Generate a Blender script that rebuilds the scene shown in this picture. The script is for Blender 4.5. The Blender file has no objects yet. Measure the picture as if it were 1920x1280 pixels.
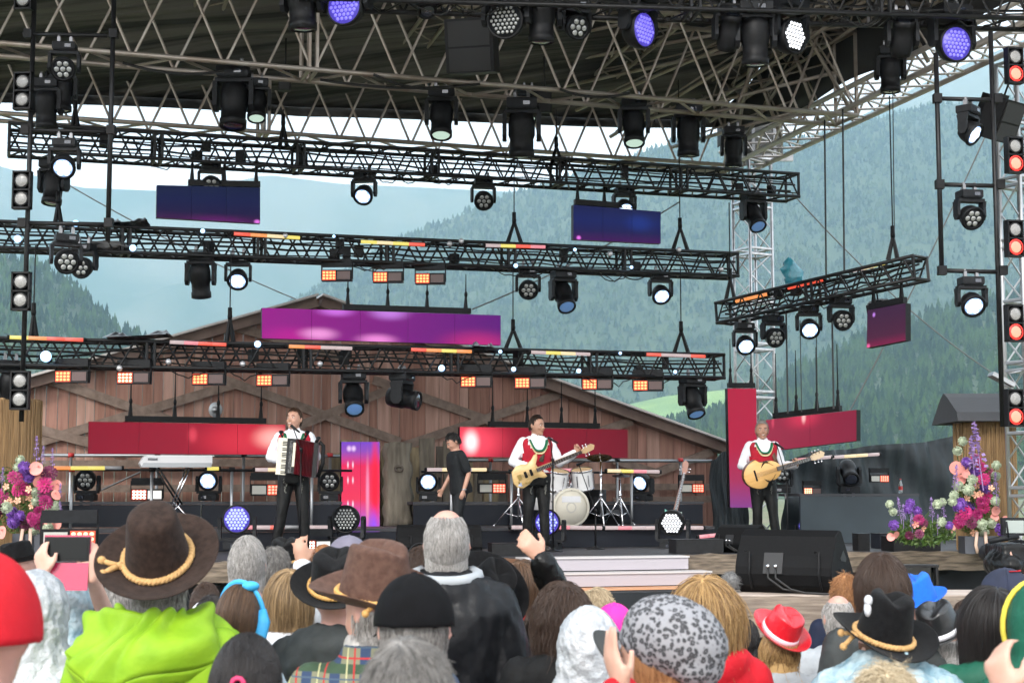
import bpy, math, random
import numpy as np
from mathutils import Vector, Matrix, Euler
rnd = random.Random(7)
SC = bpy.context.scene
COL = SC.collection
R = math.radians
# ---------------------------------------------------------------- camera
F = 2933.0; PITCH = R(5.65); CAM = Vector((0, 0, 2.0))
cam = bpy.data.objects.new('camera', bpy.data.cameras.new('camera')); COL.objects.link(cam)
cam.location = CAM; cam.rotation_euler = (R(90) + PITCH, 0, 0)
cam.data.sensor_width = 36; cam.data.lens = F / 1920 * 36
cam.data.clip_start = 0.1; cam.data.clip_end = 40000
cam.data.dof.use_dof = True; cam.data.dof.focus_distance = 20.5; cam.data.dof.aperture_fstop = 9.0
SC.camera = cam
# ---------------------------------------------------------------- world, sun, exposure
W = bpy.data.worlds.new('World'); SC.world = W; W.use_nodes = True
nt = W.node_tree; bg = nt.nodes['Background']
sky = nt.nodes.new('ShaderNodeTexSky'); sky.sky_type = 'NISHITA'; sky.sun_disc = False
SUN_EL, SUN_AZ = R(33), R(200)
sky.sun_elevation = SUN_EL; sky.sun_rotation = SUN_AZ
sky.air_density = 1.0; sky.dust_density = 1.5; sky.ozone_density = 1.0
hs = nt.nodes.new('ShaderNodeHueSaturation'); hs.inputs['Saturation'].default_value = 0.22
nt.links.new(sky.outputs[0], hs.inputs['Color'])
# even overcast cloud layer mixed over the clear sky
cl = nt.nodes.new('ShaderNodeMix'); cl.data_type = 'RGBA'; cl.inputs['Factor'].default_value = .7; cl.inputs['B'].default_value = (8, 8.15, 8.4, 1)
nt.links.new(hs.outputs[0], cl.inputs['A']); nt.links.new(cl.outputs['Result'], bg.inputs['Color']); bg.inputs['Strength'].default_value = 0.15
sl = bpy.data.lights.new('sun', 'SUN'); sl.energy = 1.25; sl.angle = R(18); sl.color = (1, .95, .88)
so = bpy.data.objects.new('sun', sl); COL.objects.link(so)
d_ = Vector((math.sin(SUN_AZ) * math.cos(SUN_EL), math.cos(SUN_AZ) * math.cos(SUN_EL), math.sin(SUN_EL)))
so.rotation_euler = d_.to_track_quat('Z', 'Y').to_euler()
vs = SC.view_settings; SC.display_settings.display_device = 'sRGB'
vs.view_transform = 'Standard'; vs.look = 'None'; vs.exposure = 1.3; vs.gamma = 1; vs.use_curve_mapping = False
cy = SC.cycles; cy.use_denoising = True; cy.use_adaptive_sampling = True; cy.adaptive_threshold = .03; cy.max_bounces = 6; cy.diffuse_bounces = 3; cy.glossy_bounces = 3
cy.transmission_bounces = 4; cy.transparent_max_bounces = 12; cy.volume_bounces = 3
cy.volume_step_rate = 4; cy.volume_max_steps = 64
cy.sample_clamp_indirect = 6; cy.caustics_reflective = False; cy.caustics_refractive = False
# ---------------------------------------------------------------- frames of reference
ANG = R(18)
UV = Vector((math.cos(ANG), math.sin(ANG), 0)); VV = Vector((-math.sin(ANG), math.cos(ANG), 0)); OO = Vector((0, 20, 0))
def ray(px, py):
    x, y = px - 960, 640 - py
    return Vector((x, F * math.cos(PITCH) - y * math.sin(PITCH), F * math.sin(PITCH) + y * math.cos(PITCH)))
def at(px, py, Y):
    r = ray(px, py); return CAM + r * (Y / r.y)
def pl(px, py, v):                       # pixel -> point on the upright stage plane v
    r = ray(px, py); t = (v - (CAM - OO).dot(VV)) / r.dot(VV); return CAM + r * t
def gz(px, py, z):                       # pixel -> point on the level z
    r = ray(px, py); return CAM + r * ((z - CAM.z) / r.z)
def S(u, v, z): return OO + UV * u + VV * v + Vector((0, 0, z))
HAZE = 0.00014
STZ = 1.28                               # stage floor
# ---------------------------------------------------------------- mesh builder
class MB:
    def __init__(s): s.v = []; s.f = []; s.sm = []
    def add(s, vs, fs, smooth=False):
        o = len(s.v); s.v += [tuple(v) for v in vs]; s.f += [tuple(i + o for i in f) for f in fs]; s.sm += [smooth] * len(fs); return s
    def box(s, c, sz, M=None):
        c = Vector(c); h = Vector(sz) / 2; P = []
        for i in (-1, 1):
            for j in (-1, 1):
                for k in (-1, 1):
                    p = Vector((i * h.x, j * h.y, k * h.z))
                    if M is not None: p = M @ p
                    P.append(c + p)
        return s.add(P, [(0, 1, 3, 2), (4, 6, 7, 5), (0, 4, 5, 1), (2, 3, 7, 6), (0, 2, 6, 4), (1, 5, 7, 3)])
    def bar(s, p, q, w, h, up=(0, 0, 1)):
        p, q = Vector(p), Vector(q); d = (q - p); L = d.length; d.normalize(); u = Vector(up)
        x = d.cross(u)
        if x.length < 1e-4: x = d.cross(Vector((0, 1, 0)))
        x.normalize(); u = x.cross(d)
        return s.box((p + q) / 2, (w, L, h), Matrix((x, d, u)).transposed())
    def prism(s, pts, a, b):             # outline pts (Vector), extruded from offset a to offset b
        n = len(pts); P = [Vector(p) + Vector(a) for p in pts] + [Vector(p) + Vector(b) for p in pts]
        return s.add(P, [tuple(range(n))[::-1], tuple(range(n, 2 * n))] + [(i, (i + 1) % n, n + (i + 1) % n, n + i) for i in range(n)])
    def path(s, pts, r, n=6, closed=False, cap=True, flat=None):
        pts = [Vector(p) for p in pts]; m = len(pts); rr = r if isinstance(r, (list, tuple)) else [r] * m
        P = []; prev = None
        for i in range(m):
            if closed: t = pts[(i + 1) % m] - pts[i - 1]
            else: t = pts[min(i + 1, m - 1)] - pts[max(i - 1, 0)]
            if t.length < 1e-9: t = Vector((0, 0, 1))
            t.normalize()
            if prev is None:
                a = Vector((0, 0, 1)) if abs(t.z) < .9 else Vector((0, 1, 0))
                x = t.cross(a).normalized()
            else:
                x = prev - t * prev.dot(t)
                if x.length < 1e-6: x = t.cross(Vector((0, 0, 1)))
                x.normalize()
            prev = x; y = t.cross(x)
            fl = flat if flat else 1.0
            for k in range(n):
                a = 2 * math.pi * k / n; P.append(pts[i] + x * (math.cos(a) * rr[i]) + y * (math.sin(a) * rr[i] * fl))
        fs = []
        for i in range(m if closed else m - 1):
            j = (i + 1) % m
            for k in range(n): fs.append((i * n + k, i * n + (k + 1) % n, j * n + (k + 1) % n, j * n + k))
        if cap and not closed: fs += [tuple(range(n))[::-1], tuple(range((m - 1) * n, m * n))]
        return s.add(P, fs, n > 5)
    def tube(s, p, q, r, n=6, r2=None): return s.path([p, q], [r, r if r2 is None else r2], n)
    def loft(s, rings, cap=True, smooth=True):   # rings: lists of the same number of points
        n = len(rings[0]); P = [p for r_ in rings for p in r_]; fs = []
        for i in range(len(rings) - 1):
            for k in range(n): fs.append((i * n + k, i * n + (k + 1) % n, (i + 1) * n + (k + 1) % n, (i + 1) * n + k))
        if cap: fs += [tuple(range(n))[::-1], tuple(range((len(rings) - 1) * n, len(rings) * n))]
        return s.add(P, fs, smooth)
    def lathe(s, prof, n=16, M=None, cap=True):  # prof [(r,z)]
        rings = []
        for r_, z in prof:
            ring = [Vector((r_ * math.cos(2 * math.pi * k / n), r_ * math.sin(2 * math.pi * k / n), z)) for k in range(n)]
            rings.append([M @ p for p in ring] if M is not None else ring)
        return s.loft(rings, cap)
    def disc(s, c, r, n=12, ax=(0, -1, 0), th=.004):
        c = Vector(c); a = Vector(ax).normalized(); return s.path([c, c + a * th], r, n)
    def ell(s, c, rad, M=None, nu=12, nv=8):
        c = Vector(c); rings = []
        for j in range(nv + 1):
            t = math.pi * (j + (.02 if j == 0 else -.02 if j == nv else 0)) / nv; ring = []
            for k in range(nu):
                a = 2 * math.pi * k / nu
                p = Vector((rad[0] * math.sin(t) * math.cos(a), rad[1] * math.sin(t) * math.sin(a), rad[2] * math.cos(t)))
                if M is not None: p = M @ p
                ring.append(c + p)
            rings.append(ring)
        return s.loft(rings[::-1])
    def sheet(s, fn, nu, nv, smooth=True):
        P = [fn(i / nu, j / nv) for j in range(nv + 1) for i in range(nu + 1)]
        return s.add(P, [(j * (nu + 1) + i, j * (nu + 1) + i + 1, (j + 1) * (nu + 1) + i + 1, (j + 1) * (nu + 1) + i) for j in range(nv) for i in range(nu)], smooth)
    def join(s, o, M=None):
        vs = [M @ Vector(v) for v in o.v] if M is not None else o.v
        b = len(s.v); s.v += [tuple(v) for v in vs]; s.f += [tuple(i + b for i in f) for f in o.f]; s.sm += o.sm; return s
    def mesh(s, name, m=None, off=None):
        me = bpy.data.meshes.new(name)
        V = s.v if off is None else [(x - off[0], y - off[1], z - off[2]) for x, y, z in s.v]
        me.from_pydata(V, [], s.f); me.polygons.foreach_set('use_smooth', s.sm)
        if m: me.materials.append(m)
        return me
def link(name, data, parent=None):
    o = bpy.data.objects.new(name, data); COL.objects.link(o)
    if parent is not None: o.parent = parent
    return o
def obj(name, mb, m, parent=None, w=False, mods=None):
    """one mesh object; w=True: the points are in world space and the parent is a plain offset"""
    off = None
    if w and parent is not None:
        off = parent.location if parent.parent is None else parent.location + parent.parent.location
    return link(name, mb.mesh(name, m, off), parent)
def tag(o, label=None, cat=None, group=None, kind=None):
    for k, v in (('label', label), ('category', cat), ('group', group), ('kind', kind)):
        if v: o[k] = v
    return o
def thing(name, label, cat, loc=(0, 0, 0), group=None, rot=None):
    o = link(name, None); o.location = loc; o.empty_display_size = .1
    if rot is not None: o.rotation_euler = rot
    return tag(o, label, cat, group)
KIDS = {}
def dup(root, label, loc=None, rot=None, group=None):
    ch = {}
    for o in COL.objects:
        if o.parent: ch.setdefault(o.parent.name, []).append(o)
    def cp(o, par):
        c = o.copy(); COL.objects.link(c); c.parent = par
        for k in ch.get(o.name, []): cp(k, c)
        return c
    r = cp(root, None)
    if loc is not None: r.location = loc
    if rot is not None: r.rotation_euler = rot
    if label: r['label'] = label
    if group: r['group'] = group
    return r
PROTO = {}
def place(key, build, label, loc, rot=(0, 0, 0), group=None):
    """first call builds and moves the original, later ones copy it with its parts"""
    if key not in PROTO:
        o = build(); PROTO[key] = o; o.location = loc; o.rotation_euler = rot; o['label'] = label
        if group: o['group'] = group
        return o
    return dup(PROTO[key], label, loc, rot, group)
def child(o, name):
    for c in COL.objects:
        if c.parent == o and c.name.split('.')[0] == name: return c
# ---------------------------------------------------------------- materials
MATS = {}
def mat(name, col, rough=.6, metal=0, col2=None, scale=8, bump=0, bscale=None, emit=None, es=0, spec=.5, stretch=(1, 1, 1), sheen=0, trans=0, alpha=1, detail=6, thr=(.35, .65), island=0, coat=0, sss=0):
    if name in MATS: return MATS[name]
    m = bpy.data.materials.new(name); m.use_nodes = True; t = m.node_tree; b = t.nodes['Principled BSDF']; L = t.links
    b.inputs['Base Color'].default_value = (*col, 1); b.inputs['Roughness'].default_value = rough; b.inputs['Metallic'].default_value = metal
    b.inputs['Specular IOR Level'].default_value = spec; b.inputs['Coat Weight'].default_value = coat
    if sheen: b.inputs['Sheen Weight'].default_value = sheen
    if sss: b.inputs['Subsurface Weight'].default_value = sss; b.inputs['Subsurface Radius'].default_value = (.02, .008, .005)
    if trans: b.inputs['Transmission Weight'].default_value = trans
    if alpha < 1: b.inputs['Alpha'].default_value = alpha
    if emit: b.inputs['Emission Color'].default_value = (*emit, 1); b.inputs['Emission Strength'].default_value = es
    if col2 or bump:
        tc = t.nodes.new('ShaderNodeTexCoord'); mp = t.nodes.new('ShaderNodeMapping'); mp.inputs['Scale'].default_value = stretch
        oi = t.nodes.new('ShaderNodeObjectInfo'); ad = t.nodes.new('ShaderNodeVectorMath'); ad.operation = 'MULTIPLY_ADD'
        ad.inputs[1].default_value = (17, 31, 23); L.new(oi.outputs['Random'], ad.inputs[0]); L.new(tc.outputs['Object'], ad.inputs[2])
        L.new(ad.outputs[0], mp.inputs['Vector'])
    if col2:
        n = t.nodes.new('ShaderNodeTexNoise'); n.inputs['Scale'].default_value = scale; n.inputs['Detail'].default_value = detail; L.new(mp.outputs[0], n.inputs['Vector'])
        mr = t.nodes.new('ShaderNodeMapRange'); mr.inputs['From Min'].default_value = thr[0]; mr.inputs['From Max'].default_value = thr[1]; L.new(n.outputs['Fac'], mr.inputs['Value'])
        mx = t.nodes.new('ShaderNodeMix'); mx.data_type = 'RGBA'; mx.inputs['A'].default_value = (*col, 1); mx.inputs['B'].default_value = (*col2, 1)
        L.new(mr.outputs[0], mx.inputs['Factor']); out = mx.outputs['Result']
        if island:
            hv = t.nodes.new('ShaderNodeHueSaturation'); m2 = t.nodes.new('ShaderNodeMapRange'); m2.inputs['To Min'].default_value = 1 - island; m2.inputs['To Max'].default_value = 1 + island
            L.new(oi.outputs['Random'], m2.inputs['Value']); L.new(m2.outputs[0], hv.inputs['Value']); L.new(out, hv.inputs['Color']); out = hv.outputs[0]
        L.new(out, b.inputs['Base Color'])
    if bump:
        n2 = t.nodes.new('ShaderNodeTexNoise'); n2.inputs['Scale'].default_value = bscale or scale * 3; n2.inputs['Detail'].default_value = detail; L.new(mp.outputs[0], n2.inputs['Vector'])
        bp = t.nodes.new('ShaderNodeBump'); bp.inputs['Strength'].default_value = 1; bp.inputs['Distance'].default_value = bump; L.new(n2.outputs['Fac'], bp.inputs['Height']); L.new(bp.outputs[0], b.inputs['Normal'])
    MATS[name] = m; return m
M_BLK = mat('black_paint', (.004, .004, .0045), .5, 0, (.008, .008, .009), 30, spec=.22)
M_BLKM = mat('black_metal', (.006, .006, .0065), .45, 0, (.012, .012, .013), 20, spec=.3)
M_DRK = mat('dark_plastic', (.007, .0075, .009), .55, 0, (.012, .013, .015), 25, spec=.22)
M_ALU = mat('aluminium', (.55, .55, .56), .35, .9, (.4, .4, .41), 12)
M_ALUB = mat('tan_aluminium', (.30, .245, .20), .42, .55, (.42, .38, .34), 3)
M_CHR = mat('chrome', (.8, .8, .82), .12, 1)
M_WHT = mat('white_paint', (.78, .78, .79), .45)
M_STEEL = mat('steel', (.35, .36, .37), .4, .8)
M_GLASS_OFF = mat('lens_glass', (.30, .31, .30), .15, .3, coat=1)
M_LENSD = mat('dark_lens', (.02, .025, .04), .06, 0, coat=1)
M_CABLE = mat('cable_rubber', (.012, .012, .012), .6)
def emi(name, c, s, base=(.5, .5, .5)): s *= .26; return mat(name, base, .4, 0, emit=c, es=s)
E_W = emi('lit_white', (.72, .86, 1), 3.2); E_PUR = emi('lit_violet', (.20, .16, 1), 2.0, (.1, .1, .2)); E_GRN = emi('lit_mint', (.7, 1, .85), 5)
E_BLU = emi('lit_blue_white', (.32, .6, 1), 5); E_RED = emi('lit_red_lamp', (1, .03, .02), 4, (.1, .02, .02)); E_ORG = emi('lit_orange', (1, .18, .04), 9)
E_WRM = emi('lit_warm_white', (1, .82, .62), 6); E_REDC = emi('lit_red_core', (1, .22, .13), 3.6, (.2, .05, .05))
def ordn(i, n=99):
    w = ['first', 'second', 'third', 'fourth', 'fifth', 'sixth', 'seventh', 'eighth', 'ninth', 'tenth', 'eleventh', 'twelfth', 'thirteenth', 'fourteenth', 'fifteenth']
    return w[i]
# ================================================================ land, sky haze, mountains
def noise2(x, y, seed=0, oct=4):
    x = np.asarray(x, float); y = np.asarray(y, float); out = np.zeros(np.broadcast(x, y).shape); a = 1.; f = 1.
    def h(i, j): 
        v = np.sin(i * 127.1 + j * 311.7 + seed * 74.7) * 43758.5453; return v - np.floor(v)
    for _ in range(oct):
        X = x * f; Y = y * f; i = np.floor(X); j = np.floor(Y); u = X - i; w = Y - j; u = u * u * (3 - 2 * u); w = w * w * (3 - 2 * w)
        out += a * ((h(i, j) * (1 - u) + h(i + 1, j) * u) * (1 - w) + (h(i, j + 1) * (1 - u) + h(i + 1, j + 1) * u) * w - .5)
        a *= .5; f *= 2.03
    return out
def npmesh(name, V, Fq, m, kind='structure', smooth=True):
    me = bpy.data.meshes.new(name); k = Fq.shape[1]
    me.vertices.add(len(V)); me.vertices.foreach_set('co', V.astype(np.float32).ravel())
    me.loops.add(Fq.size); me.loops.foreach_set('vertex_index', Fq.ravel().astype(np.int32))
    me.polygons.add(len(Fq)); me.polygons.foreach_set('loop_start', (np.arange(len(Fq)) * k).astype(np.int32))
    me.polygons.foreach_set('use_smooth', np.full(len(Fq), smooth)); me.update(calc_edges=True); me.materials.append(m)
    o = link(name, me); tag(o, kind=kind); return o
def gridfaces(nu, nv):
    i = np.arange(nu - 1); j = np.arange(nv - 1); I, J = np.meshgrid(i, j); a = (J * nu + I).ravel()
    return np.stack([a, a + 1, a + nu + 1, a + nu], 1)
g = MB(); g.sheet(lambda a, b: Vector((-8800 + 17600 * a, -300 + 9000 * b, 0)), 8, 8)
M_GR = mat('meadow_ground', (.09, .12, .045), .9, 0, (.14, .13, .08), .05, bump=.03, bscale=.4)
tag(obj('ground', g, M_GR), kind='structure')
M_FLOORG = mat('gravel_yard', (.22, .2, .18), .9, 0, (.3, .28, .26), 6)
g = MB(); g.sheet(lambda a, b: Vector((-30 + 60 * a, -20 + 34 * b, .006)), 4, 4); tag(obj('festival_yard', g, M_FLOORG), kind='structure')
# slopes: skyline given by picture samples at a typical distance, then carried through depth as real terrain
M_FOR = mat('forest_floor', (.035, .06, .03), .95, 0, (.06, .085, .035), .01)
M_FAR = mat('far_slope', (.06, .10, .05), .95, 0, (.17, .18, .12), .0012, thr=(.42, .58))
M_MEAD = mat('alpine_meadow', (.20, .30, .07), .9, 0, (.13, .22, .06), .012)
def zsky(px, py, Y): return at(px, py, Y).z
def ridge(name, Y, sky_pts, depth, m, base_py=960, nx=160, ny=26, amp=.12, seed=1, fx=1.0):
    """a mountain flank: foot at Y, crest at Y+depth where its skyline passes through the sampled bearings"""
    Y *= 2; depth *= 2; px = np.linspace(sky_pts[0][0], sky_pts[-1][0], nx); py = np.interp(px, [p[0] for p in sky_pts], [p[1] for p in sky_pts])
    V = []
    for j in range(ny):
        t = j / (ny - 1) * 1.25; Yj = Y + depth * t
        for i in range(nx):
            c = at(px[i], py[i], Y + depth); X = c.x * (Yj / (Y + depth)); s = max(0, min(1, t)); prof = (s ** .85) if t <= 1 else 1 - (t - 1) * 1.2
            V.append((X, Yj, c.z * prof))
    V = np.array(V); n = noise2(V[:, 0] / (depth * .35), V[:, 1] / (depth * .35), seed, 5)
    tt = np.repeat(np.linspace(0, 1.25, ny), nx); wgt = np.clip(np.sin(np.clip(tt, 0, 1) * math.pi), 0, 1)
    V[:, 2] += n * V[:, 2].max() * amp * wgt; V[:, 2] = np.maximum(V[:, 2], -1)
    o = npmesh(name, V, gridfaces(nx, ny), m); tag(o, kind='structure'); return V.reshape(ny, nx, 3)
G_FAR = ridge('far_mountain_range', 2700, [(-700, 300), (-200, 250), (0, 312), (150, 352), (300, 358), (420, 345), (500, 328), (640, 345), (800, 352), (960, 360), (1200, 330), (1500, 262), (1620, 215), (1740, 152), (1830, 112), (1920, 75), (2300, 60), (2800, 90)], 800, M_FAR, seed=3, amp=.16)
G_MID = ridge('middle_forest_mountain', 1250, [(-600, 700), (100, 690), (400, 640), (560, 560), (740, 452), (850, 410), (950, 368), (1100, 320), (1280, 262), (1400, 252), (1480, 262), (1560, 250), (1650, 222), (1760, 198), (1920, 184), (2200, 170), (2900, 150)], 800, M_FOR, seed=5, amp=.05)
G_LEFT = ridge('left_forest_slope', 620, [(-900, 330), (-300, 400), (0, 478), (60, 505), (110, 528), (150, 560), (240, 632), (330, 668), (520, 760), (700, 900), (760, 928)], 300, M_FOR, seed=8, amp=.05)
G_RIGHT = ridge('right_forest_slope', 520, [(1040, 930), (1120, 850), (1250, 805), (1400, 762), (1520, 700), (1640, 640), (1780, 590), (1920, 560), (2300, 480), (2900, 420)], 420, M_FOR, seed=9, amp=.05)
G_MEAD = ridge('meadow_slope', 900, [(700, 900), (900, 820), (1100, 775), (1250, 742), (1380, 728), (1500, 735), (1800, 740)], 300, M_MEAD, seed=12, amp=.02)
def conifer(h, seed, tiers=6, n=7):
    """jagged spruce: overlapping skirts of drooping boughs"""
    q = random.Random(seed); v = []; f = []
    for t in range(tiers):
        z0 = h * (.10 + .86 * t / tiers); z1 = z0 + h * .86 / tiers * 1.9; rr = h * .19 * (1 - t / tiers) ** .8 + h * .012
        o = len(v); a0 = q.random() * 6; v.append((0, 0, min(z1, h)))
        for k in range(n):
            r_ = rr * q.uniform(.72, 1.2); a = a0 + 2 * math.pi * k / n + q.uniform(-.2, .2); v.append((r_ * math.cos(a), r_ * math.sin(a), z0 + q.uniform(-.03, .03) * h))
            a2 = a + math.pi / n; r2 = rr * .45; v.append((r2 * math.cos(a2), r2 * math.sin(a2), z0 + h * .05))
        for k in range(2 * n): f.append((o, o + 1 + k, o + 1 + (k + 1) % (2 * n)))
    return np.array(v), np.array(f)
CV = [conifer(1, s, 5 + s % 3, 6) for s in range(5)]; CL = [conifer(1, 50 + s, 3, 4) for s in range(4)]
def gridsample(G, a, b):
    ny, nx, _ = G.shape; x = a * (nx - 1); y = b * (ny - 1); i = np.clip(x.astype(int), 0, nx - 2); j = np.clip(y.astype(int), 0, ny - 2); u = (x - i)[:, None]; w = (y - j)[:, None]
    return (G[j, i] * (1 - u) + G[j, i + 1] * u) * (1 - w) + (G[j + 1, i] * (1 - u) + G[j + 1, i + 1] * u) * w
def forest(name, G, n, h, protos, m, seed, b0=.05, b1=.82, mask=None, wd=1.15):
    rg = np.random.default_rng(seed); a = rg.random(n); b = b0 + (b1 - b0) * rg.random(n) ** .85; P = gridsample(G, a, b)
    if mask is not None: P = P[mask(P)]
    # drop what lies outside the view with a margin
    sx = P[:, 0] / P[:, 1]; P = P[np.abs(sx) < .40]; n = len(P)
    H = h * rg.uniform(.55, 1.25, n) * (1 + .4 * noise2(P[:, 0] / 180, P[:, 1] / 180, seed)); A = rg.random(n) * 6.28; W_ = rg.uniform(.8, 1.2, n) * wd; Vs = []; Fs = []; o = 0; k = rg.integers(0, len(protos), n)
    for q, (v, f) in enumerate(protos):
        ii = np.where(k == q)[0]; c, s = np.cos(A[ii]), np.sin(A[ii])
        X = (v[None, :, 0] * c[:, None] - v[None, :, 1] * s[:, None]) * (H[ii] * W_[ii])[:, None] + P[ii, 0][:, None]
        Y = (v[None, :, 0] * s[:, None] + v[None, :, 1] * c[:, None]) * (H[ii] * W_[ii])[:, None] + P[ii, 1][:, None]
        Z = v[None, :, 2] * H[ii][:, None] + P[ii, 2][:, None] - .5
        Vs.append(np.stack([X, Y, Z], 2).reshape(-1, 3)); Fs.append((f[None] + (np.arange(len(ii)) * len(v))[:, None, None]).reshape(-1, 3) + o); o += len(ii) * len(v)
    ob = npmesh(name, np.concatenate(Vs), np.concatenate(Fs), m, 'stuff', False)
    tag(ob, cat='forest', kind='stuff'); return ob
def treemat(name, c1, c2):
    m = mat(name, c1, .9, 0, c2, .035, spec=.12, thr=(.42, .60), detail=9); return m
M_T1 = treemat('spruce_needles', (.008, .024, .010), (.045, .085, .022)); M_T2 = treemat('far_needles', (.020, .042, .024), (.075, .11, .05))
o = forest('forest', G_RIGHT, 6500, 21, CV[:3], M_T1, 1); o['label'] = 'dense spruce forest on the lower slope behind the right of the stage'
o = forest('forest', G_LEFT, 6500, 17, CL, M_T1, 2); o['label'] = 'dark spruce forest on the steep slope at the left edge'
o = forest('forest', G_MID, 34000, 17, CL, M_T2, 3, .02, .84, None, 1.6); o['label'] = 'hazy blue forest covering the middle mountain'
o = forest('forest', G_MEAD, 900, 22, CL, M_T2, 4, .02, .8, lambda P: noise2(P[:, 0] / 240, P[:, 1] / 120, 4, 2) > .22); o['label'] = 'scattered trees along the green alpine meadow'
# the nearest spruces that can be picked apart
def build_spruce():
    t = thing('spruce_tree', 'x', 'tree'); v, f = conifer(1, 77, 9, 9); mb = MB(); mb.add([tuple(p) for p in v], [tuple(int(i) for i in q) for q in f])
    obj('crown', mb, M_T1, t); k = MB(); k.tube((0, 0, -.05), (0, 0, .3), .02, 6, .012); obj('trunk', k, mat('bark', (.09, .06, .045), .9), t); return t
rg = np.random.default_rng(5); n = 0
spr = gridsample(G_RIGHT, rg.random(900), .0 + .30 * rg.random(900)); spr = [p for p in spr if 1430 < 960 + p[0] / p[1] * F < 1960]
spr.sort(key=lambda p: p[1])
for p in spr[:70]:
    h = rnd.uniform(18, 30)
    o = place('spruce', build_spruce, 'single spruce tree at the foot of the slope right of the stage', (p[0], p[1], p[2] - .5), (0, 0, rnd.uniform(0, 6)), 'spruces at the foot of the right slope'); o.scale = (h, h, h)
# air: one closed box with an even, thin haze
hz = MB(); hz.box((0, 4200, 1149), (18000, 9200, 2300)); hm = bpy.data.materials.new('air'); hm.use_nodes = True; t = hm.node_tree; t.nodes.clear()
ou = t.nodes.new('ShaderNodeOutputMaterial'); pv = t.nodes.new('ShaderNodeVolumePrincipled'); pv.inputs['Color'].default_value = (.47, .67, .82, 1); pv.inputs['Density'].default_value = HAZE; pv.inputs['Anisotropy'].default_value = .2
t.links.new(pv.outputs[0], ou.inputs['Volume']); hm.cycles.homogeneous_volume = True
o = obj('haze', hz, hm); tag(o, 'pale blue haze in the valley air', 'haze', kind='stuff')
# ================================================================ stage floor, steps, risers
M_STF = mat('stage_floor', (.025, .025, .028), .6, 0, (.045, .045, .048), 3, spec=.25)
M_FASC = mat('dark_cloth', (.008, .010, .013), .85, 0, (.012, .015, .019), 2, bump=.004, bscale=25)
M_BEAM = mat('weathered_beam', (.25, .195, .145), .85, 0, (.09, .07, .052), 4, stretch=(1, 1, 9), bump=.01, bscale=18)
M_BEAM2 = mat('brown_beam', (.22, .10, .045), .8, 0, (.12, .06, .035), 3, stretch=(1, 1, 9), bump=.012, bscale=14)
M_RIS = mat('riser_front', (.008, .010, .016), .5, 0, (.012, .014, .02), 4, spec=.25)
M_DECKW = mat('pale_deck', (.40, .32, .27), .6, 0, (.5, .42, .36), 4)
def ubox(mb, u0, u1, v0, v1, z0, z1):
    mb.box(S((u0 + u1) / 2, (v0 + v1) / 2, (z0 + z1) / 2), (u1 - u0, v1 - v0, z1 - z0), Matrix((UV, VV, Vector((0, 0, 1)))).transposed())
def structure(name, mb, m): return tag(obj(name, mb, m), kind='structure')
VF = -1.0
m = MB(); ubox(m, -9, 9, VF, 6.6, STZ - .12, STZ); structure('stage_floor', m, M_STF)
m = MB(); ubox(m, -9, 9, VF + .35, VF + .40, 0.01, STZ - .125); structure('stage_skirt_wall', m, M_FASC)
def uof(px, py, v): return (pl(px, py, v) - OO).dot(UV)
def wobble_beam(name, u0, u1, v, z0, z1, m, label, seed, th=.12, cat='beam'):
    q = random.Random(seed); n = 26; mb = MB(); rings = []
    for i in range(n + 1):
        t = i / n; u = u0 + (u1 - u0) * t; a = q.uniform(-.012, .012); b = q.uniform(-.012, .012)
        rings.append([S(u, v, z0 + b), S(u, v - th, z0 + b), S(u, v - th - q.uniform(0, .006), (z0 + z1) / 2), S(u, v - th, z1 + a), S(u, v, z1 + a)])
    mb.loft(rings, True, False); o = obj(name, mb, m); return tag(o, label, cat)
zt = STZ - .005
# left brown sawn edging, right weathered edging, white steps in between
wobble_beam('edge_beam', uof(560, 1050, VF), uof(985, 1050, VF), VF, zt - .26, zt - .01, M_BEAM2, 'red-brown live-edge beam along the stage front left of the white steps', 3)
wobble_beam('edge_beam', uof(1278, 1050, VF), uof(1885, 1050, VF), VF, zt - .24, zt + .01, M_BEAM, 'grey weathered beam along the stage front right of the white steps', 4)
wobble_beam('edge_beam', uof(-60, 1060, VF), uof(556, 1060, VF), VF, zt - .25, zt - .01, M_BEAM, 'weathered beam along the stage front at the left behind the crowd', 5)
st = thing('front_steps', 'wide white steps leading up to the stage front in the middle', 'steps', S(0, VF, 0))
u0, u1 = uof(985, 1050, VF - .02), uof(1273, 1050, VF - .02)
for k, (z, dv) in enumerate(((zt + .002, 0), (zt - .17, .3), (zt - .34, .6))):
    m = MB(); ue = u1 + (0, .16, .16)[k]; ubox(m, u0 - .1, ue, VF - dv - .3, VF - dv - .002, z - .16, z - .022); obj('riser', m, mat('step_paint', (.38, .35, .38), .5), st, True) if k < 2 else None
    m = MB(); ubox(m, u0 - .12, ue + .01, VF - dv - .32, VF - dv - .002, z - .02, z); obj('tread', m, mat('tread_paint', (.5, .48, .48), .5) if k < 2 else mat('orange_deck', (.60, .30, .16), .6), st, True)
m = MB(); ubox(m, u0 - .12, u1 + .17, VF - 1.3, VF - .62, 0.01, zt - .365); obj('step_base', m, M_FASC, st, True)
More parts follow.
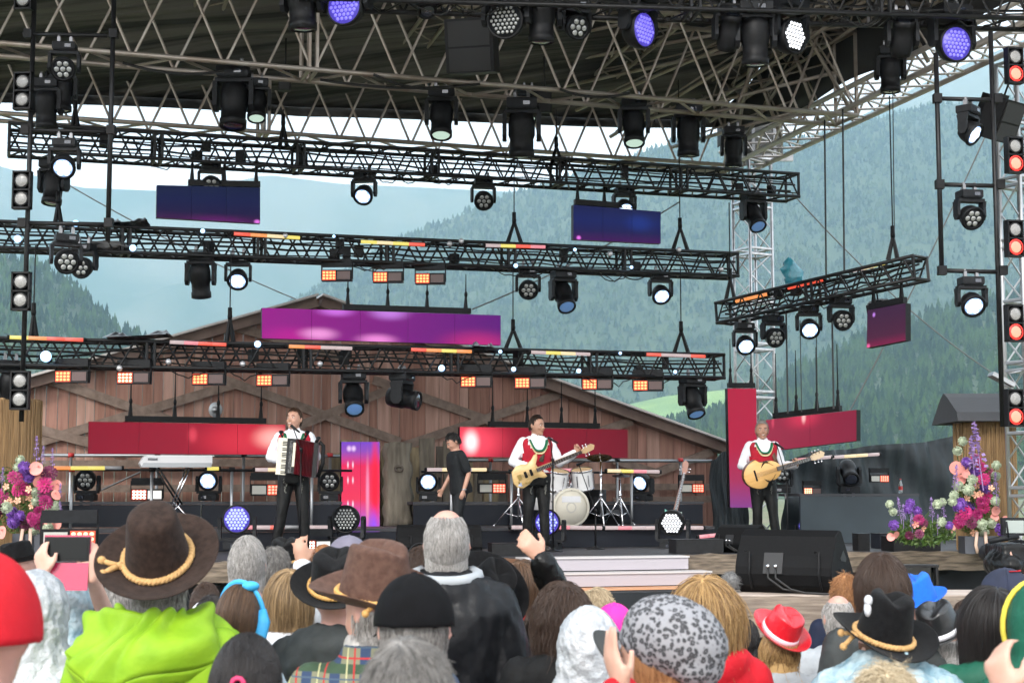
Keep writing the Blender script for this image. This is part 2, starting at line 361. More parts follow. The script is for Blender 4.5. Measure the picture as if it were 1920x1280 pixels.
# front ledge with the big monitor (about 12.5 m from the camera)
LZ = 1.235
def lb(mb, x0, x1, y0, y1, z0, z1): mb.box(((x0 + x1) / 2, (y0 + y1) / 2, (z0 + z1) / 2), (x1 - x0, y1 - y0, z1 - z0))
lx0 = at(1285, 1110, 12.3).x; 
m = MB(); lb(m, lx0, 6.5, 12.32, 13.05, LZ - .04, LZ); structure('camera_ledge_floor', m, M_DECKW)
m = MB(); lb(m, lx0 + .35, 6.5, 12.5, 12.56, .01, LZ - .045); structure('camera_ledge_skirt_wall', m, M_FASC)
q = random.Random(9); lxb = at(1365, 1120, 12.3).x
fb = thing('ledge_fascia', 'rough grey timber boards facing the ledge below the big monitor', 'fascia', (lxb, 12.3, 0))
for (za, zb) in ((LZ - .006, LZ - .158), (LZ - .164, LZ - .32)):
    m = MB(); rings = []
    for i in range(31):
        x = lxb + (6.4 - lxb) * i / 30; a = q.uniform(-.006, .006); rings.append([Vector((x, 12.315, zb + a)), Vector((x, 12.27, zb + a)), Vector((x, 12.265, (za + zb) / 2)), Vector((x, 12.27, za + a * .5)), Vector((x, 12.315, za + a * .5))])
    m.loft(rings, True, False); obj('plank', m, mat('ledge_timber', (.26, .21, .165), .85, 0, (.13, .10, .08), 5, stretch=(.6, 1, 9), bump=.008, bscale=20), fb, True)
# front riser with its lights, back bench
def riser(name, px0, px1, v, pyt, v2, label, z0=STZ, m_=M_RIS):
    a = uof(px0, pyt, v); b = uof(px1, pyt, v); z = pl((px0 + px1) / 2, pyt, v).z; t = thing(name, label, 'riser', S(a, v, z0))
    n = max(1, round((b - a) / 2.0)); w = (b - a) / n
    for i in range(n): mb = MB(); ubox(mb, a + i * w + .004, a + (i + 1) * w - .004, v, v + .04, z0 + .004, z - .045); obj('panel', mb, m_, t, True)
    mb = MB(); ubox(mb, a - .01, b + .01, v - .01, v2, z - .04, z); obj('deck', mb, mat('riser_deck', (.04, .04, .045), .6), t, True); return z
ZR = riser('front_riser', 96, 1338, 2.0, 990, 3.5, 'long low black riser carrying the drums and light strips across the stage')
ZB = riser('back_bench', 100, 640, 3.5, 940, 4.1, 'black bench for floor lights behind the accordion player', ZR + .002)
ZB2 = riser('back_bench', 775, 1318, 3.5, 940, 4.1, 'black bench for floor lights behind the drum kit', ZR + .002)
ZB3 = riser('drum_fill_riser', 1500, 1722, 2.6, 925, 3.6, 'tall grey-blue flight case bench behind the right guitarist', STZ + .002, mat('case_front', (.022, .034, .042), .5, 0, (.03, .044, .053), 3))
# ================================================================ trusses
def box_truss(P, Q, w, h, r, rl, pitch, m, label, name='lighting_truss', frames=2.4, side=None, sag=0, cat='truss', group=None, lace=(1, 1, 1, 1)):
    P, Q = Vector(P), Vector(Q); d = (Q - P).normalized(); L = (Q - P).length; up = Vector((0, 0, 1)); x = side or d.cross(up).normalized(); up = x.cross(d).normalized()
    t = thing(name, label, cat, P, group); C = [(-w / 2, -h / 2), (w / 2, -h / 2), (w / 2, h / 2), (-w / 2, h / 2)]
    def c(k, s): a, b = C[k % 4]; return P + d * s + x * a + up * b
    for k in range(4): mb = MB(); mb.tube(c(k, 0), c(k, L), r, 7); obj('chord', mb, m, t, True)
    n = max(2, int(round(L / pitch)))
    for k in range(4):
        if not lace[k]: continue
        mb = MB()
        for i in range(n):
            a, b = L * i / n, L * (i + 1) / n; mid = (a + b) / 2
            mb.tube(c(k, a + .02), c(k + 1, mid), rl, 5); mb.tube(c(k + 1, mid), c(k, b - .02), rl, 5)
        obj('lacing', mb, m, t, True)
    if frames:
        k = max(1, round(L / frames))
        for i in range(k + 1):
            mb = MB()
            for e in ((-.05, .05) if 0 < i < k else (0,)):
                s = min(max(L * i / k + e, .015), L - .015)
                for j in range(4): mb.tube(c(j, s), c(j + 1, s), r * .85, 5)
            obj('end_frame', mb, m, t, True)
    if m is M_BLKM:
        q = random.Random(int(L * 100))
        for k, (a, b) in enumerate(((-.2, -.05), (.15, .12), (-.1, .28), (.25, -.3))):
            mb = MB(); mb.path([P + d * (L * i / 24) + x * (w * a) + up * (h * b + q.uniform(-.03, .02)) for i in range(25)], .016 if k < 2 else .010, 5); obj('power_cable', mb, M_CABLE, t, True)
        for i in range(int(L / 1.6)): a_ = q.uniform(.3, L - 1); mb = MB(); mb.path([P + d * (a_ + .07 * j) + x * (w * .4) - up * (h / 2 + q.uniform(.08, .16) * math.sin(j / 8 * math.pi)) for j in range(9)], .008, 4); obj('cable_loop', mb, M_CABLE, t, True)
        for i in range(int(L / 1.3)): mb = MB(); s_ = q.uniform(.2, L - .2); mb.box(P + d * s_ + up * q.uniform(-.08, .12), (.12, .1, q.uniform(.1, .2)), Matrix.Rotation(q.uniform(0, 3), 3, 'Z')); obj('junction_box', mb, M_BLK, t, True)
    return t
def vtruss(P, Q, *a, **k): return box_truss(P, Q, *a, side=UV.copy(), **k)
# roof girders (tan, weathered aluminium)
zg = 7.6
def gird(v, u0, u1, zb, h, w, label):
    return box_truss(S(u0, v, zb + h / 2), S(u1, v, zb + h / 2), w, h, .035, .02, 1.15, M_ALUB, label, 'roof_girder', frames=6.9)
def pu(px, py, v): return (pl(px, py, v) - OO).dot(UV)
gird(4.75, -10.5, 5.5, pl(700, 262, 4.5).z, 1.25, .5, 'rear tan roof girder with tall zigzag braces above the back edge')
gird(.95, -10.5, 5.5, pl(820, 150, .65).z, 1.25, .6, 'front tan roof girder with tall zigzag braces under the dark tarpaulin')
gird(-1.6, -8.5, 5.5, 8.55, 1.2, .6, 'nearest tan roof girder crossing behind the top row of moving heads')
# eaves and rafters running towards the audience
ue = 5.62
vtruss(S(ue, 4.9, zg + .1), S(ue, -6.5, zg + .25), .55, .3, .04, .018, .62, mat('pale_aluminium', (.62, .57, .53), .35, .6, (.5, .46, .43), 4), 'pale eaves truss running from the corner tower to the top right', name='eaves_truss', frames=0)
for i, (u, z) in enumerate(((5.0, 8.7), (2.9, 9.0), (-.4, 9.05), (-3.6, 9.05), (-6.4, 9.0))):
    vtruss(S(u, 5.0, z - .1), S(u, -2.5, z + .3), .4, .4, .03, .014, .8, M_ALUB, ['steep rafter truss nearest the right eaves', 'rafter truss right of the middle under the tarpaulin', 'middle rafter truss behind the hanging black speaker', 'rafter truss left of the hanging black speaker', 'leftmost rafter truss under the tarpaulin'][i], name='rafter_truss', frames=0)
tk = thing('corner_bracing', 'fan of tan struts inside the right corner of the roof', 'bracing', S(5, 3, 8))
for (a, b) in (((3.2, 4.6, 7.9), (5.5, -1, 9.4)), ((2.6, 4.6, 8.3), (5.5, -1.6, 9.2)), ((5.4, 4.6, 7.7), (4.2, .9, 9.3)), ((5.4, 4.6, 7.7), (5.2, .9, 9.1)), ((5.5, .9, 7.7), (4.4, .9, 9.4)), ((5.5, 3.0, 7.7), (4.9, 3, 9.2)), ((5.5, 1.8, 7.7), (5.0, 1.8, 9.0)), ((1.6, 4.6, 8.9), (4.6, .9, 8.9)), ((.6, 4.6, 9.0), (3.6, .9, 9.1)), ((5.5, -1.2, 7.8), (4.6, -1.2, 9.3)), ((3.7, 4.6, 8.2), (5.5, 1.2, 8.3)), ((2.1, 4.6, 8.6), (5.5, .2, 8.8)), ((4.3, 4.6, 7.8), (5.5, 2.4, 8.0))):
    m = MB(); m.tube(S(*a), S(*b), .03, 6); m.tube(S(a[0] + .1, a[1], a[2] + .1), S(b[0], b[1] + .2, b[2] + .2), .016, 5); obj('strut', m, M_ALUB, tk, True)
# tarpaulin roof
m = MB()
M_TARP = mat('roof_tarpaulin', (.010, .010, .010), .7, 0, (.13, .122, .11), 1.0, stretch=(.15, 4, 1), bump=.09, bscale=1.6, thr=(.42, .62))  # near-black and pale streaks put the light and shade of folds into the colour
vb = 5.35
def roofz(u, t):      # t 0 rear .. 1 front
    return 8.06 + .085 * max(0, u + 1.8) + .13 * math.cos((max(-11, u) + 2.5) * .42) + 2.3 * math.sin(t * 1.5) + .05 * math.sin(t * 55) * (1 - t)
m.sheet(lambda a, b: S(-11 + 16.5 * a, vb - 12.5 * b, roofz(-11 + 16.5 * a, b)), 60, 80)
m.sheet(lambda a, b: S(-11 + 16.5 * a, vb + .02 - .05 * b, roofz(-11 + 16.5 * a, 0) - .16 * b), 60, 2)
o = structure('roof', m, M_TARP); o.modifiers.new('s', 'SOLIDIFY').thickness = .012
m = MB(); m.sheet(lambda a, b: S(5.5, vb - 12.5 * b, roofz(5.5, b) - .02 - (roofz(5.5, b) - 8.06 - .06 * math.sin(b * 22)) * a), 6, 40); o = structure('roof_side_wall', m, mat('black_tarp', (.02, .02, .022), .6)); o.modifiers.new('s', 'SOLIDIFY').thickness = .01
# ballast block at the corner, tower below
m = thing('tower_head_block', 'grey steel head block on top of the right rear tower', 'tower block', pl(1420, 260, 4.6))
b_ = MB(); c0 = pl(1422, 245, 4.8); b_.box(c0, (.75, .5, .95)); obj('housing', b_, mat('sleeve_steel', (.16, .16, .15), .5, .4, (.10, .10, .095), 3), m, True)
b_ = MB(); c0 = pl(1440, 296, 4.5); b_.box(c0, (.85, .06, .12)); obj('plate', b_, M_ALU, m, True)
for x_ in (1390, 1412, 1452): b_ = MB(); c0 = pl(x_, 245, 4.5); b_.box(c0, (.05, .05, .95)); obj('rail', b_, M_STEEL, m, True)
def tower(px, pyt, pyb, v, w, m, label, pitch=.8):
    a = pl(px, pyb, v); b = pl(px, pyt, v); top = Vector((a.x, a.y, b.z)); return box_truss(Vector((a.x, a.y, STZ)), top, w, w, .028, .013, pitch, m, label, 'truss_tower', frames=.8, side=Vector((math.cos(.5), math.sin(.5), 0)), cat='tower')
tower(1419, 300, 960, 4.6, .46, M_ALU, 'silver truss tower rising behind the right guitarist')
tower(1926, 120, 800, -2.5, .34, mat('grey_aluminium', (.45, .46, .47), .4, .8), 'grey truss tower at the right picture edge behind the red lamps')
# black lighting trusses hung over the stage
def lt(px0, py0, px1, py1, v, label, w=.34, h=.34, pitch=.42): 
    return box_truss(pl(px0, py0, v), pl(px1, py1, v), w, h, .027, .014, pitch, M_BLKM, label, 'lighting_truss', frames=1.9)
lt(15, 262, 1487, 352, 2.6, 'highest black lighting truss, crossing in front of the white sky', .42, .36, .4)
lt(-30, 442, 1376, 499, 2.2, 'middle black lighting truss above the blue screens, with a row of strobes')
lt(-30, 660, 1350, 688, 2.0, 'lowest black lighting truss crossing in front of the barn wall')
box_truss(at(1355, 588, 23.2), at(1728, 502, 20.4), .3, .3, .026, .012, .36, M_BLKM, 'short tilted black lighting truss on the right', 'lighting_truss', frames=1.8)
# front truss at the very top
box_truss(at(560, -28, 16.6), at(1990, 14, 17.6), .42, .42, .03, .014, .45, M_BLKM, 'near black front truss along the top edge carrying moving heads', 'lighting_truss', frames=2.2)
# pipe ladders
def pipe_frame(label, xs, ys, Y, rungs, r=.028):
    t = thing('pipe_ladder', label, 'pipe frame', at(xs[0][0], rungs[0], Y))
    for (xa, ya, xb, yb) in xs:
        m = MB(); a = at(xb, yb, Y); b = at(xa, ya, Y); m.tube(a, Vector((a.x, a.y, b.z)), r, 8); obj('pole', m, M_BLKM, t, True)
    for y in rungs:
        m = MB(); m.tube(at(ys[0], y, Y), at(ys[1], y + 3, Y), r * .9, 8); obj('rung', m, M_BLKM, t, True)
    for (xa, ya, xb, yb) in xs:
        for y in rungs: m = MB(); c = at(xb, y, Y); m.box((at(xb, 500, Y).x, Y, c.z), (.09, .09, .1)); obj('clamp', m, M_BLK, t, True)
    return t
pipe_frame('black pipe ladder at the left holding three wash lights', [(45, -20, 40, 790), (198, -20, 202, 452)], (42, 201), 17.0, (64, 244, 418))
pipe_frame('black pipe ladder at the right holding three wash lights', [(1756, 100, 1766, 512), (1872, 60, 1880, 800)], (1762, 1877), 17.3, (185, 346, 507))
# ================================================================ mural barn wall of boards
BV = 5.6
q = random.Random(21)
def barn_top(px):
    return np.interp(px, [-80, 55, 320, 592, 640, 1040, 1365, 1500], [745, 703, 636, 559, 570, 715, 836, 888])
barn = thing('barn_wall', 'brown plank barn gable with crossed beams behind the stage', 'barn', pl(700, 990, BV))
BM = [mat('barn_board_%s' % w_, c, .85, 0, c2, 2.5, stretch=(6, 6, .35), bump=.006, bscale=9, thr=(.3, .7)) for w_, c, c2 in (('brown', (.42, .225, .165), (.23, .112, .082)), ('reddish', (.48, .26, .20), (.28, .14, .106)), ('pale', (.56, .35, .28), (.36, .21, .16)), ('dark', (.30, .155, .118), (.43, .24, .18)))]
px = -60
while px < 1340:
    w_ = q.uniform(15, 26); a = pl(px, 995, BV); b = pl(px + w_ - 1.0, 995, BV); dv = q.uniform(0, .02)
    za = pl(px, float(barn_top(px)), BV).z; zb = pl(px + w_, float(barn_top(px + w_)), BV).z
    m = MB(); m.prism([Vector((a.x, a.y, STZ)), Vector((b.x, b.y, STZ)), Vector((b.x, b.y, zb)), Vector((a.x, a.y, za))], VV * (-.025 - dv), VV * .0)
    obj('plank', m, q.choice(BM[:1] + BM), barn, True); px += w_
M_CB = mat('cross_beam', (.19, .135, .105), .85, 0, (.28, .21, .17), 3, stretch=(3, 3, 3), bump=.006, bscale=9)
def beam(x0, y0, x1, y1, w, lift=.07, nm='cross_beam', mm=None):
    m = MB(); m.bar(pl(x0, y0, BV - .04 - lift), pl(x1, y1, BV - .04 - lift), .06, w, (0, 0, 1)); obj(nm, m, mm or M_CB, barn, True)
for i, (x0, y0, x1, y1) in enumerate(((89, 711, 475, 840), (40, 838, 440, 720), (420, 712, 750, 828), (540, 806, 745, 724), (700, 712, 960, 804), (750, 838, 1063, 734), (54, 800, 230, 846), (437, 612, 640, 668), (1080, 822, 1185, 789), (1150, 862, 1235, 888), (1225, 888, 1335, 846))):
    beam(x0, y0, x1, y1, .14, .07 + .004 * i)
for (x0, x1, y) in ((60, 1335, 912), (60, 620, 866), (1150, 1335, 935)): beam(x0, y + 4, x1, y, .11, .15 + y * 1e-4, 'rail_beam')
# roof edges
for (x0, y0, x1, y1) in ((-80, 745, 592, 555), (600, 555, 1365, 832)):
    m = MB(); m.bar(pl(x0, y0 + 12, BV - .2), pl(x1, y1 + 12, BV - .2), .3, .16); obj('barge_board', m, mat('barge_wood', (.24, .17, .14), .8, 0, (.16, .11, .09), 3), barn, True)
    m = MB(); m.bar(pl(x0, y0, BV - .25), pl(x1, y1, BV - .25), .5, .035); obj('roof_edge', m, mat('pale_edge', (.62, .58, .55), .6), barn, True)
# old upright fence boards behind the middle
q = random.Random(4)
fn = thing('old_board_fence', 'weathered upright boards with a big tree stump slab at mid stage', 'fence', pl(700, 985, 4.6))
OW = [mat('old_wood_%s' % n_, c, .9, 0, c2, 3, stretch=(4, 4, .7), bump=.02, bscale=6) for n_, c, c2 in (('ochre', (.34, .27, .16), (.17, .13, .085)), ('grey', (.25, .215, .165), (.13, .11, .085)), ('dark', (.10, .085, .07), (.16, .13, .10)))]
x = 598
for (w_, yt, k) in ((18, 872, 1), (22, 850, 0), (40, 824, 0), (17, 840, 2), (18, 830, 1), (20, 845, 0), (26, 828, 1), (28, 838, 0), (30, 822, 1), (14, 836, 2), (14, 826, 1), (13, 842, 2), (14, 828, 1), (16, 850, 0), (18, 878, 1), (30, 880, 0), (18, 890, 2)):
    a = pl(x, 985, 4.6); b = pl(x + w_ - 1.5, 985, 4.6); z1 = pl(x, yt, 4.6).z; m = MB(); rings = []
    for j in range(7):
        t_ = j / 6; z = STZ + (z1 - STZ) * t_; e = q.uniform(-.012, .012); rings.append([Vector((a.x + e, a.y, z)), Vector((b.x + e, b.y, z + q.uniform(-.02, .02) * (j == 6))), Vector((b.x + e, b.y, z)) + VV * .05, Vector((a.x + e, a.y, z)) + VV * .05])
    m.loft(rings, True, False); obj('plank', m, OW[k], fn, True); x += w_
sl_ = thing('wood_slab', 'tall gnarled tree slab with knot standing right of the pink light column', 'slab', pl(740, 985, 3.8))
m = MB(); rings = []
for j in range(15):
    t_ = j / 14; y = 985 - 155 * t_; xa = 718 + 2.5 * math.sin(j * 1.9); xb = 776 + 3 * math.sin(j * 1.4 + 1) - 6 * t_
    A, B = pl(xa, y, 3.9), pl(xb, y, 3.9); n_ = 8; rings.append([A + (B - A) * (.5 - .5 * math.cos(math.pi * k / 4)) + VV * (-.09 * math.sin(math.pi * k / 4)) for k in range(8)])
m.loft(rings); obj('bark_slab', m, OW[1], sl_, True)
m = MB(); m.path([pl(748 + 7 * math.cos(a), 878 + 5 * math.sin(a), 3.78) for a in [i * .628 for i in range(10)]], .018, 6, True); obj('knot', m, OW[2], sl_, True)
# reed pillars left and right
M_REED = mat('reed_mat', (.36, .225, .105), .85, 0, (.20, .12, .055), 3, stretch=(25, 25, .6), bump=.01, bscale=8)
def pillar(px0, px1, pyt, Y, label, roof=False):
    a = at(px0, 1000, Y); b = at(px1, 1000, Y); c = (a + b) / 2; zt_ = at(px0, pyt, Y).z; r_ = (b.x - a.x) / 2; t = thing('reed_pillar', label, 'pillar', (c.x, Y + r_, STZ if Y > 18.9 else 0)); z0 = t.location.z
    q = random.Random(int(px1)); n = 46
    m = MB(); m.lathe([(r_ * .96, z0), (r_ * .96, zt_)], 24, Matrix.Translation((c.x, Y + r_, 0))); obj('core', m, M_REED, t, True)
    m = MB()
    for k in range(170):
        th = 2 * math.pi * k / 170; rr = r_ * q.uniform(.98, 1.005); x, y = c.x + rr * math.cos(th), Y + r_ + rr * math.sin(th); m.tube((x, y, z0 + .01), (x + q.uniform(-.01, .01), y, zt_ - q.uniform(0, .03)), r_ * .019, 4)
    tag(obj('reed', m, M_REED, t, True), kind='stuff'); return t, c, r_, zt_
pillar(-75, 50, 745, 19.9, 'tall reed-clad pillar at the left edge behind the flowers')
t, c, r_, z_ = pillar(1812, 1925, 782, 20.6, 'reed-clad pillar with a small black roof at the right')
m = MB(); yy = 20.6 + r_; X0, X1 = c.x - r_ - .14, c.x + r_ + .12; zz = z_ - .02
prof = [(yy - r_ - .25, zz - .04), (yy - r_ - .2, zz + .08), (yy - r_ * .4, zz + .30), (yy, zz + .36), (yy + r_ * .4, zz + .30), (yy + r_ + .25, zz - .04)]
m.prism([Vector((X0, y, z)) for y, z in prof], (0, 0, 0), (X1 - X0, 0, 0)); obj('roof', m, mat('roof_felt', (.035, .037, .042), .75, bump=.004, bscale=20), t, True)
# black drapes
def drape(label, px0, px1, top, v, z0=STZ, amp=.05, m_=None, wob=0):
    m = MB(); n = 70
    def fn(a, b):
        px = px0 + (px1 - px0) * a; yt = float(np.interp(px, [p[0] for p in top], [p[1] for p in top])) + 5 * math.sin(a * 9 + 1)
        g_ = pl(px, yt, v); base = pl(px, 985, v); z = z0 + (g_.z - z0) * b; off = amp * math.sin(a * 40 + 2.5 * math.sin(b * 3)) * (1 - .5 * b) + amp * .7 * math.sin(a * 91 + b * 7) * b + amp * 1.2 * math.sin(b * 9 + a * 14)
        return Vector((base.x + wob * math.sin(b * 7), base.y, z)) + VV * off
    m.sheet(fn, n, 14); o = obj('black_drape', m, m_ or mat('drape_sheet', (.010, .016, .020), .6, 0, (.016, .025, .030), 2, bump=.02, bscale=4)); o.modifiers.new('s', 'SOLIDIFY').thickness = .01; return tag(o, label, 'drape')
drape('dark green-black sheeting sagging behind the right guitarist up to the reed pillar', 1470, 1830, [(1470, 862), (1520, 842), (1600, 846), (1680, 832), (1760, 820), (1812, 812), (1840, 812)], 4.2)
drape('dark ragged curtain edge between the barn and the tall red screen', 1335, 1400, [(1335, 858), (1350, 850), (1400, 853)], 4.3, amp=.015, wob=.03)
m = MB(); ubox(m, pu(1465, 900, 4.45), pu(1850, 900, 4.45), 4.5, 4.55, STZ, 2.6)
# ================================================================ fixtures
def yoke(mb, w, h, top, th=.035, dp=.11):
    """U bracket hanging from z=top: two arms joined by a bridge"""
    mb.box((0, 0, top - .02), (w, dp * 1.2, .04))
    for s in (-1, 1):
        rings = []
        for (z, d_) in ((top - .03, dp * 1.25), (top - h * .5, dp), (top - h, dp * 1.1), (top - h - .05, dp * .5)):
            x = s * w / 2; rings.append([Vector((x - th / 2, -d_ / 2, z)), Vector((x + th / 2, -d_ / 2, z)), Vector((x + th / 2, d_ / 2, z)), Vector((x - th / 2, d_ / 2, z))])
        mb.loft(rings, True, False)
def hexpts(n_r, d):
    P = [(0, 0)]
    for r_ in range(1, n_r + 1):
        for k in range(6):
            a0 = math.pi / 3 * k; a1 = math.pi / 3 * (k + 1)
            for j in range(r_):
                t = j / r_; P.append((d * r_ * (math.cos(a0) * (1 - t) + math.cos(a1) * t), d * r_ * (math.sin(a0) * (1 - t) + math.sin(a1) * t)))
    return P
AX = Matrix.Rotation(math.pi / 2, 4, 'X')      # lathe z axis -> -y
def base_box(t, w=.26, d=.2, h=.1):
    m = MB(); hh = h; rings = []
    for z, s in ((0, .96), (-.012, 1), (-hh + .02, 1), (-hh, .9)): rings.append([Vector((x * w / 2 * s, y * d / 2 * s, z)) for x, y in ((-1, -1), (1, -1), (1, 1), (-1, 1))])
    m.loft(rings, True, False); b = obj('base', m, M_DRK, t)
    m = MB()
    for s in (-.07, .07): m = MB(); m.box((s, 0, .035), (.035, .05, .07)); m.tube((s, 0, .06), (s, 0, .10), .02, 7); obj('clamp', m, mat('clamp_steel', (.25, .25, .26), .4, .7), b)
    m = MB(); m.box((.05, -d / 2 - .004, -hh * .5), (.07, .01, .04)); obj('display', m, M_LENSD, b)
def wash(lens, style):
    """compact moving head: base, yoke, short round head with seven lenses"""
    def f():
        t = thing('moving_head', 'x', 'moving head'); base_box(t); m = MB(); yoke(m, .33, .20, -.10); obj('yoke', m, M_DRK, t)
        m = MB(); m.lathe([(.05, -.10), (.10, -.085), (.125, -.03), (.135, .03), (.14, .085), (.132, .10), (.118, .10), (.112, .088)], 20, AX)
        h = obj('head', m, M_BLK, t); h.location = (0, 0, -.30)
        m = MB(); m.lathe([(.141, .06), (.146, .07), (.146, .098), (.14, .105)], 20, AX, False); obj('bezel', m, M_DRK, h)
        if style == 'on':
            m = MB(); m.disc((0, -.084, 0), .108, 20, th=.006); obj('lens_plate', m, mat('lit_plate', (.2, .25, .3), .4, emit=(.30, .5, 1), es=.55), h)
            for (x, z) in hexpts(1, .068): m = MB(); m.ell((x, -.092, z), (.037, .014, .037), None, 10, 6); obj('lens', m, lens, h)
        else:
            m = MB(); m.disc((0, -.086, 0), .115, 18, th=.006); obj('lens_plate', m, M_DRK, h)
            for (x, z) in hexpts(1, .072): m = MB(); m.ell((x, -.094, z), (.032, .012, .032), None, 10, 6); obj('lens', m, lens, h)
        return t
    return f
def spot(lens):
    """long-barrelled spot moving head"""
    def f():
        t = thing('moving_head', 'x', 'moving head'); base_box(t, .32, .26, .12); m = MB(); yoke(m, .36, .27, -.12, .045, .15); obj('yoke', m, M_DRK, t)
        m = MB(); m.lathe([(.06, -.22), (.12, -.20), (.14, -.12), (.14, .02), (.125, .06), (.125, .17), (.135, .18), (.135, .25), (.115, .255), (.108, .235)], 18, AX)
        h = obj('head', m, M_BLK, t); h.location = (0, 0, -.36)
        m = MB(); m.ell((0, -.235, 0), (.108, .02, .108), None, 16, 6); obj('lens', m, lens, h)
        return t
    return f
def bigwash(lens, lit):
    """large round face with 37 lenses"""
    def f():
        t = thing('moving_head', 'x', 'moving head'); base_box(t, .38, .3, .13); m = MB(); yoke(m, .50, .30, -.13, .05, .14); obj('yoke', m, M_DRK, t)
        m = MB(); m.lathe([(.08, -.14), (.15, -.12), (.19, -.05), (.205, .03), (.212, .09), (.20, .10), (.185, .085)], 26, AX); h = obj('head', m, M_BLK, t); h.location = (0, 0, -.44)
        m = MB(); m.disc((0, -.082, 0), .186, 24, th=.006); obj('lens_plate', m, mat('violet_plate', (.05, .045, .12), .4, emit=(.12, .08, .9), es=.22) if lit == 'v' else M_DRK, h)
        for (x, z) in hexpts(3, .05): m = MB(); m.ell((x, -.092, z), (.021, .012, .021), None, 8, 4); obj('lens', m, lens, h)
        return t
    return f
def blinder(states):
    def f():
        t = thing('blinder_light', 'x', 'blinder'); m = MB()
        for (x, z, sx, sz) in ((-.115, -.25, .02, .52), (.115, -.25, .02, .52), (0, 0, .25, .025), (0, -.5, .25, .025), (0, -.25, .25, .02)): m.box((x, 0, z), (sx, .12, sz))
        obj('frame', m, M_BLK, t); m = MB(); m.box((0, .05, -.25), (.22, .02, .5)); obj('back', m, M_DRK, t)
        for k, s in enumerate(states):
            z = -.125 - .25 * k; m = MB(); m.lathe([(.05, -.03), (.095, .0), (.105, .045), (.098, .05)], 18, Matrix.Translation((0, 0, z)) @ AX); r_ = obj('reflector', m, M_BLKM, t)
            m = MB(); m.ell((0, -.04, z), (.094, .022, .094), None, 16, 6); obj('lens', m, {'off': M_FROST, 'red': E_REDC}[s], r_)
            if s == 'red': m = MB(); m.lathe([(.096, .035), (.112, .05), (.112, .055), (.096, .058)], 18, Matrix.Translation((0, 0, z)) @ AX, False); obj('glow_ring', m, E_RED, r_)
        return t
    return f
M_FROST = mat('frosted_lamp', (.27, .265, .25), .35, 0, (.18, .175, .17), 60, coat=.5)
def strobe(lit, dim, flip=False):
    """flat panel: left half of glowing cells, right half pale plate"""
    def f():
        t = thing('strobe_panel', 'x', 'strobe light'); m = MB(); m.box((0, 0, 0), (.42, .10, .155)); b = obj('housing', m, M_BLK, t)
        m = MB(); m.box((0, 0, .175), (.42, .11, .10)); m.box((-.215, 0, .07), (.012, .05, .23)); m.box((.215, 0, .07), (.012, .05, .23)); obj('bracket', m, M_DRK, t)
        s = -1 if not flip else 1
        m = MB(); m.box((-s * .1, -.052, 0), (.18, .01, .11)); obj('plate', m, dim, t)
        for i in range(4):
            for j in range(3): m = MB(); m.ell((s * (.035 + .046 * i), -.054, -.040 + .040 * j), (.019, .01, .016), None, 8, 4); obj('cell', m, lit, t)
        m = MB(); m.box((s * .105, -.0515, 0), (.19, .004, .13)); obj('glow_plate', m, mat('ember_plate', (.1, .02, .01), .5, emit=(1, .07, .02), es=.5), t)
        return t
    return f
M_PLATE = mat('strobe_plate', (.10, .055, .05), .4)
M_PLATEB = mat('strobe_plate_pale', (.42, .42, .38), .4)
def aim(o, pan, tilt):
    o.rotation_euler = (o.rotation_euler[0], 0, R(pan))
    for c in COL.objects:
        if c.parent == o and c.name.startswith('head'): c.rotation_euler = (R(tilt), 0, 0)
def hang(key, build, label, px, py, v, Y=None, pan=0, tilt=35, group=None, s=1):
    P = pl(px, py, v) if Y is None else at(px, py, Y); o = place(key, build, label, P, (0, 0, 0), group); aim(o, pan, tilt); o.scale = (s, s, s); return o
WON = ('w_on', wash(E_W, 'on')); WOF = ('w_off', wash(M_GLASS_OFF, 'off')); WGR = ('w_green', wash(E_GRN, 'on')); SPO = ('s_off', spot(M_LENSD)); SPB = ('s_blue', spot(mat('blue_lens', (.05, .1, .3), .1, 0, emit=(.3, .6, 1), es=.10)))
SPL = ('s_lit', spot(emi('soft_lens', (.75, 1, .85), 1.1, (.2, .25, .2)))); BWV = ('b_violet', bigwash(E_PUR, 'v')); BWO = ('b_off', bigwash(M_GLASS_OFF, 'o')); BWW = ('b_white', bigwash(emi('cool_lens', (.9, .93, 1), 2.4), 'o'))
BWC = ('b_blue', bigwash(emi('bluish_lens', (.32, .38, 1), 3, (.1, .1, .2)), 'v'))
g = 'moving heads under the lighting trusses'
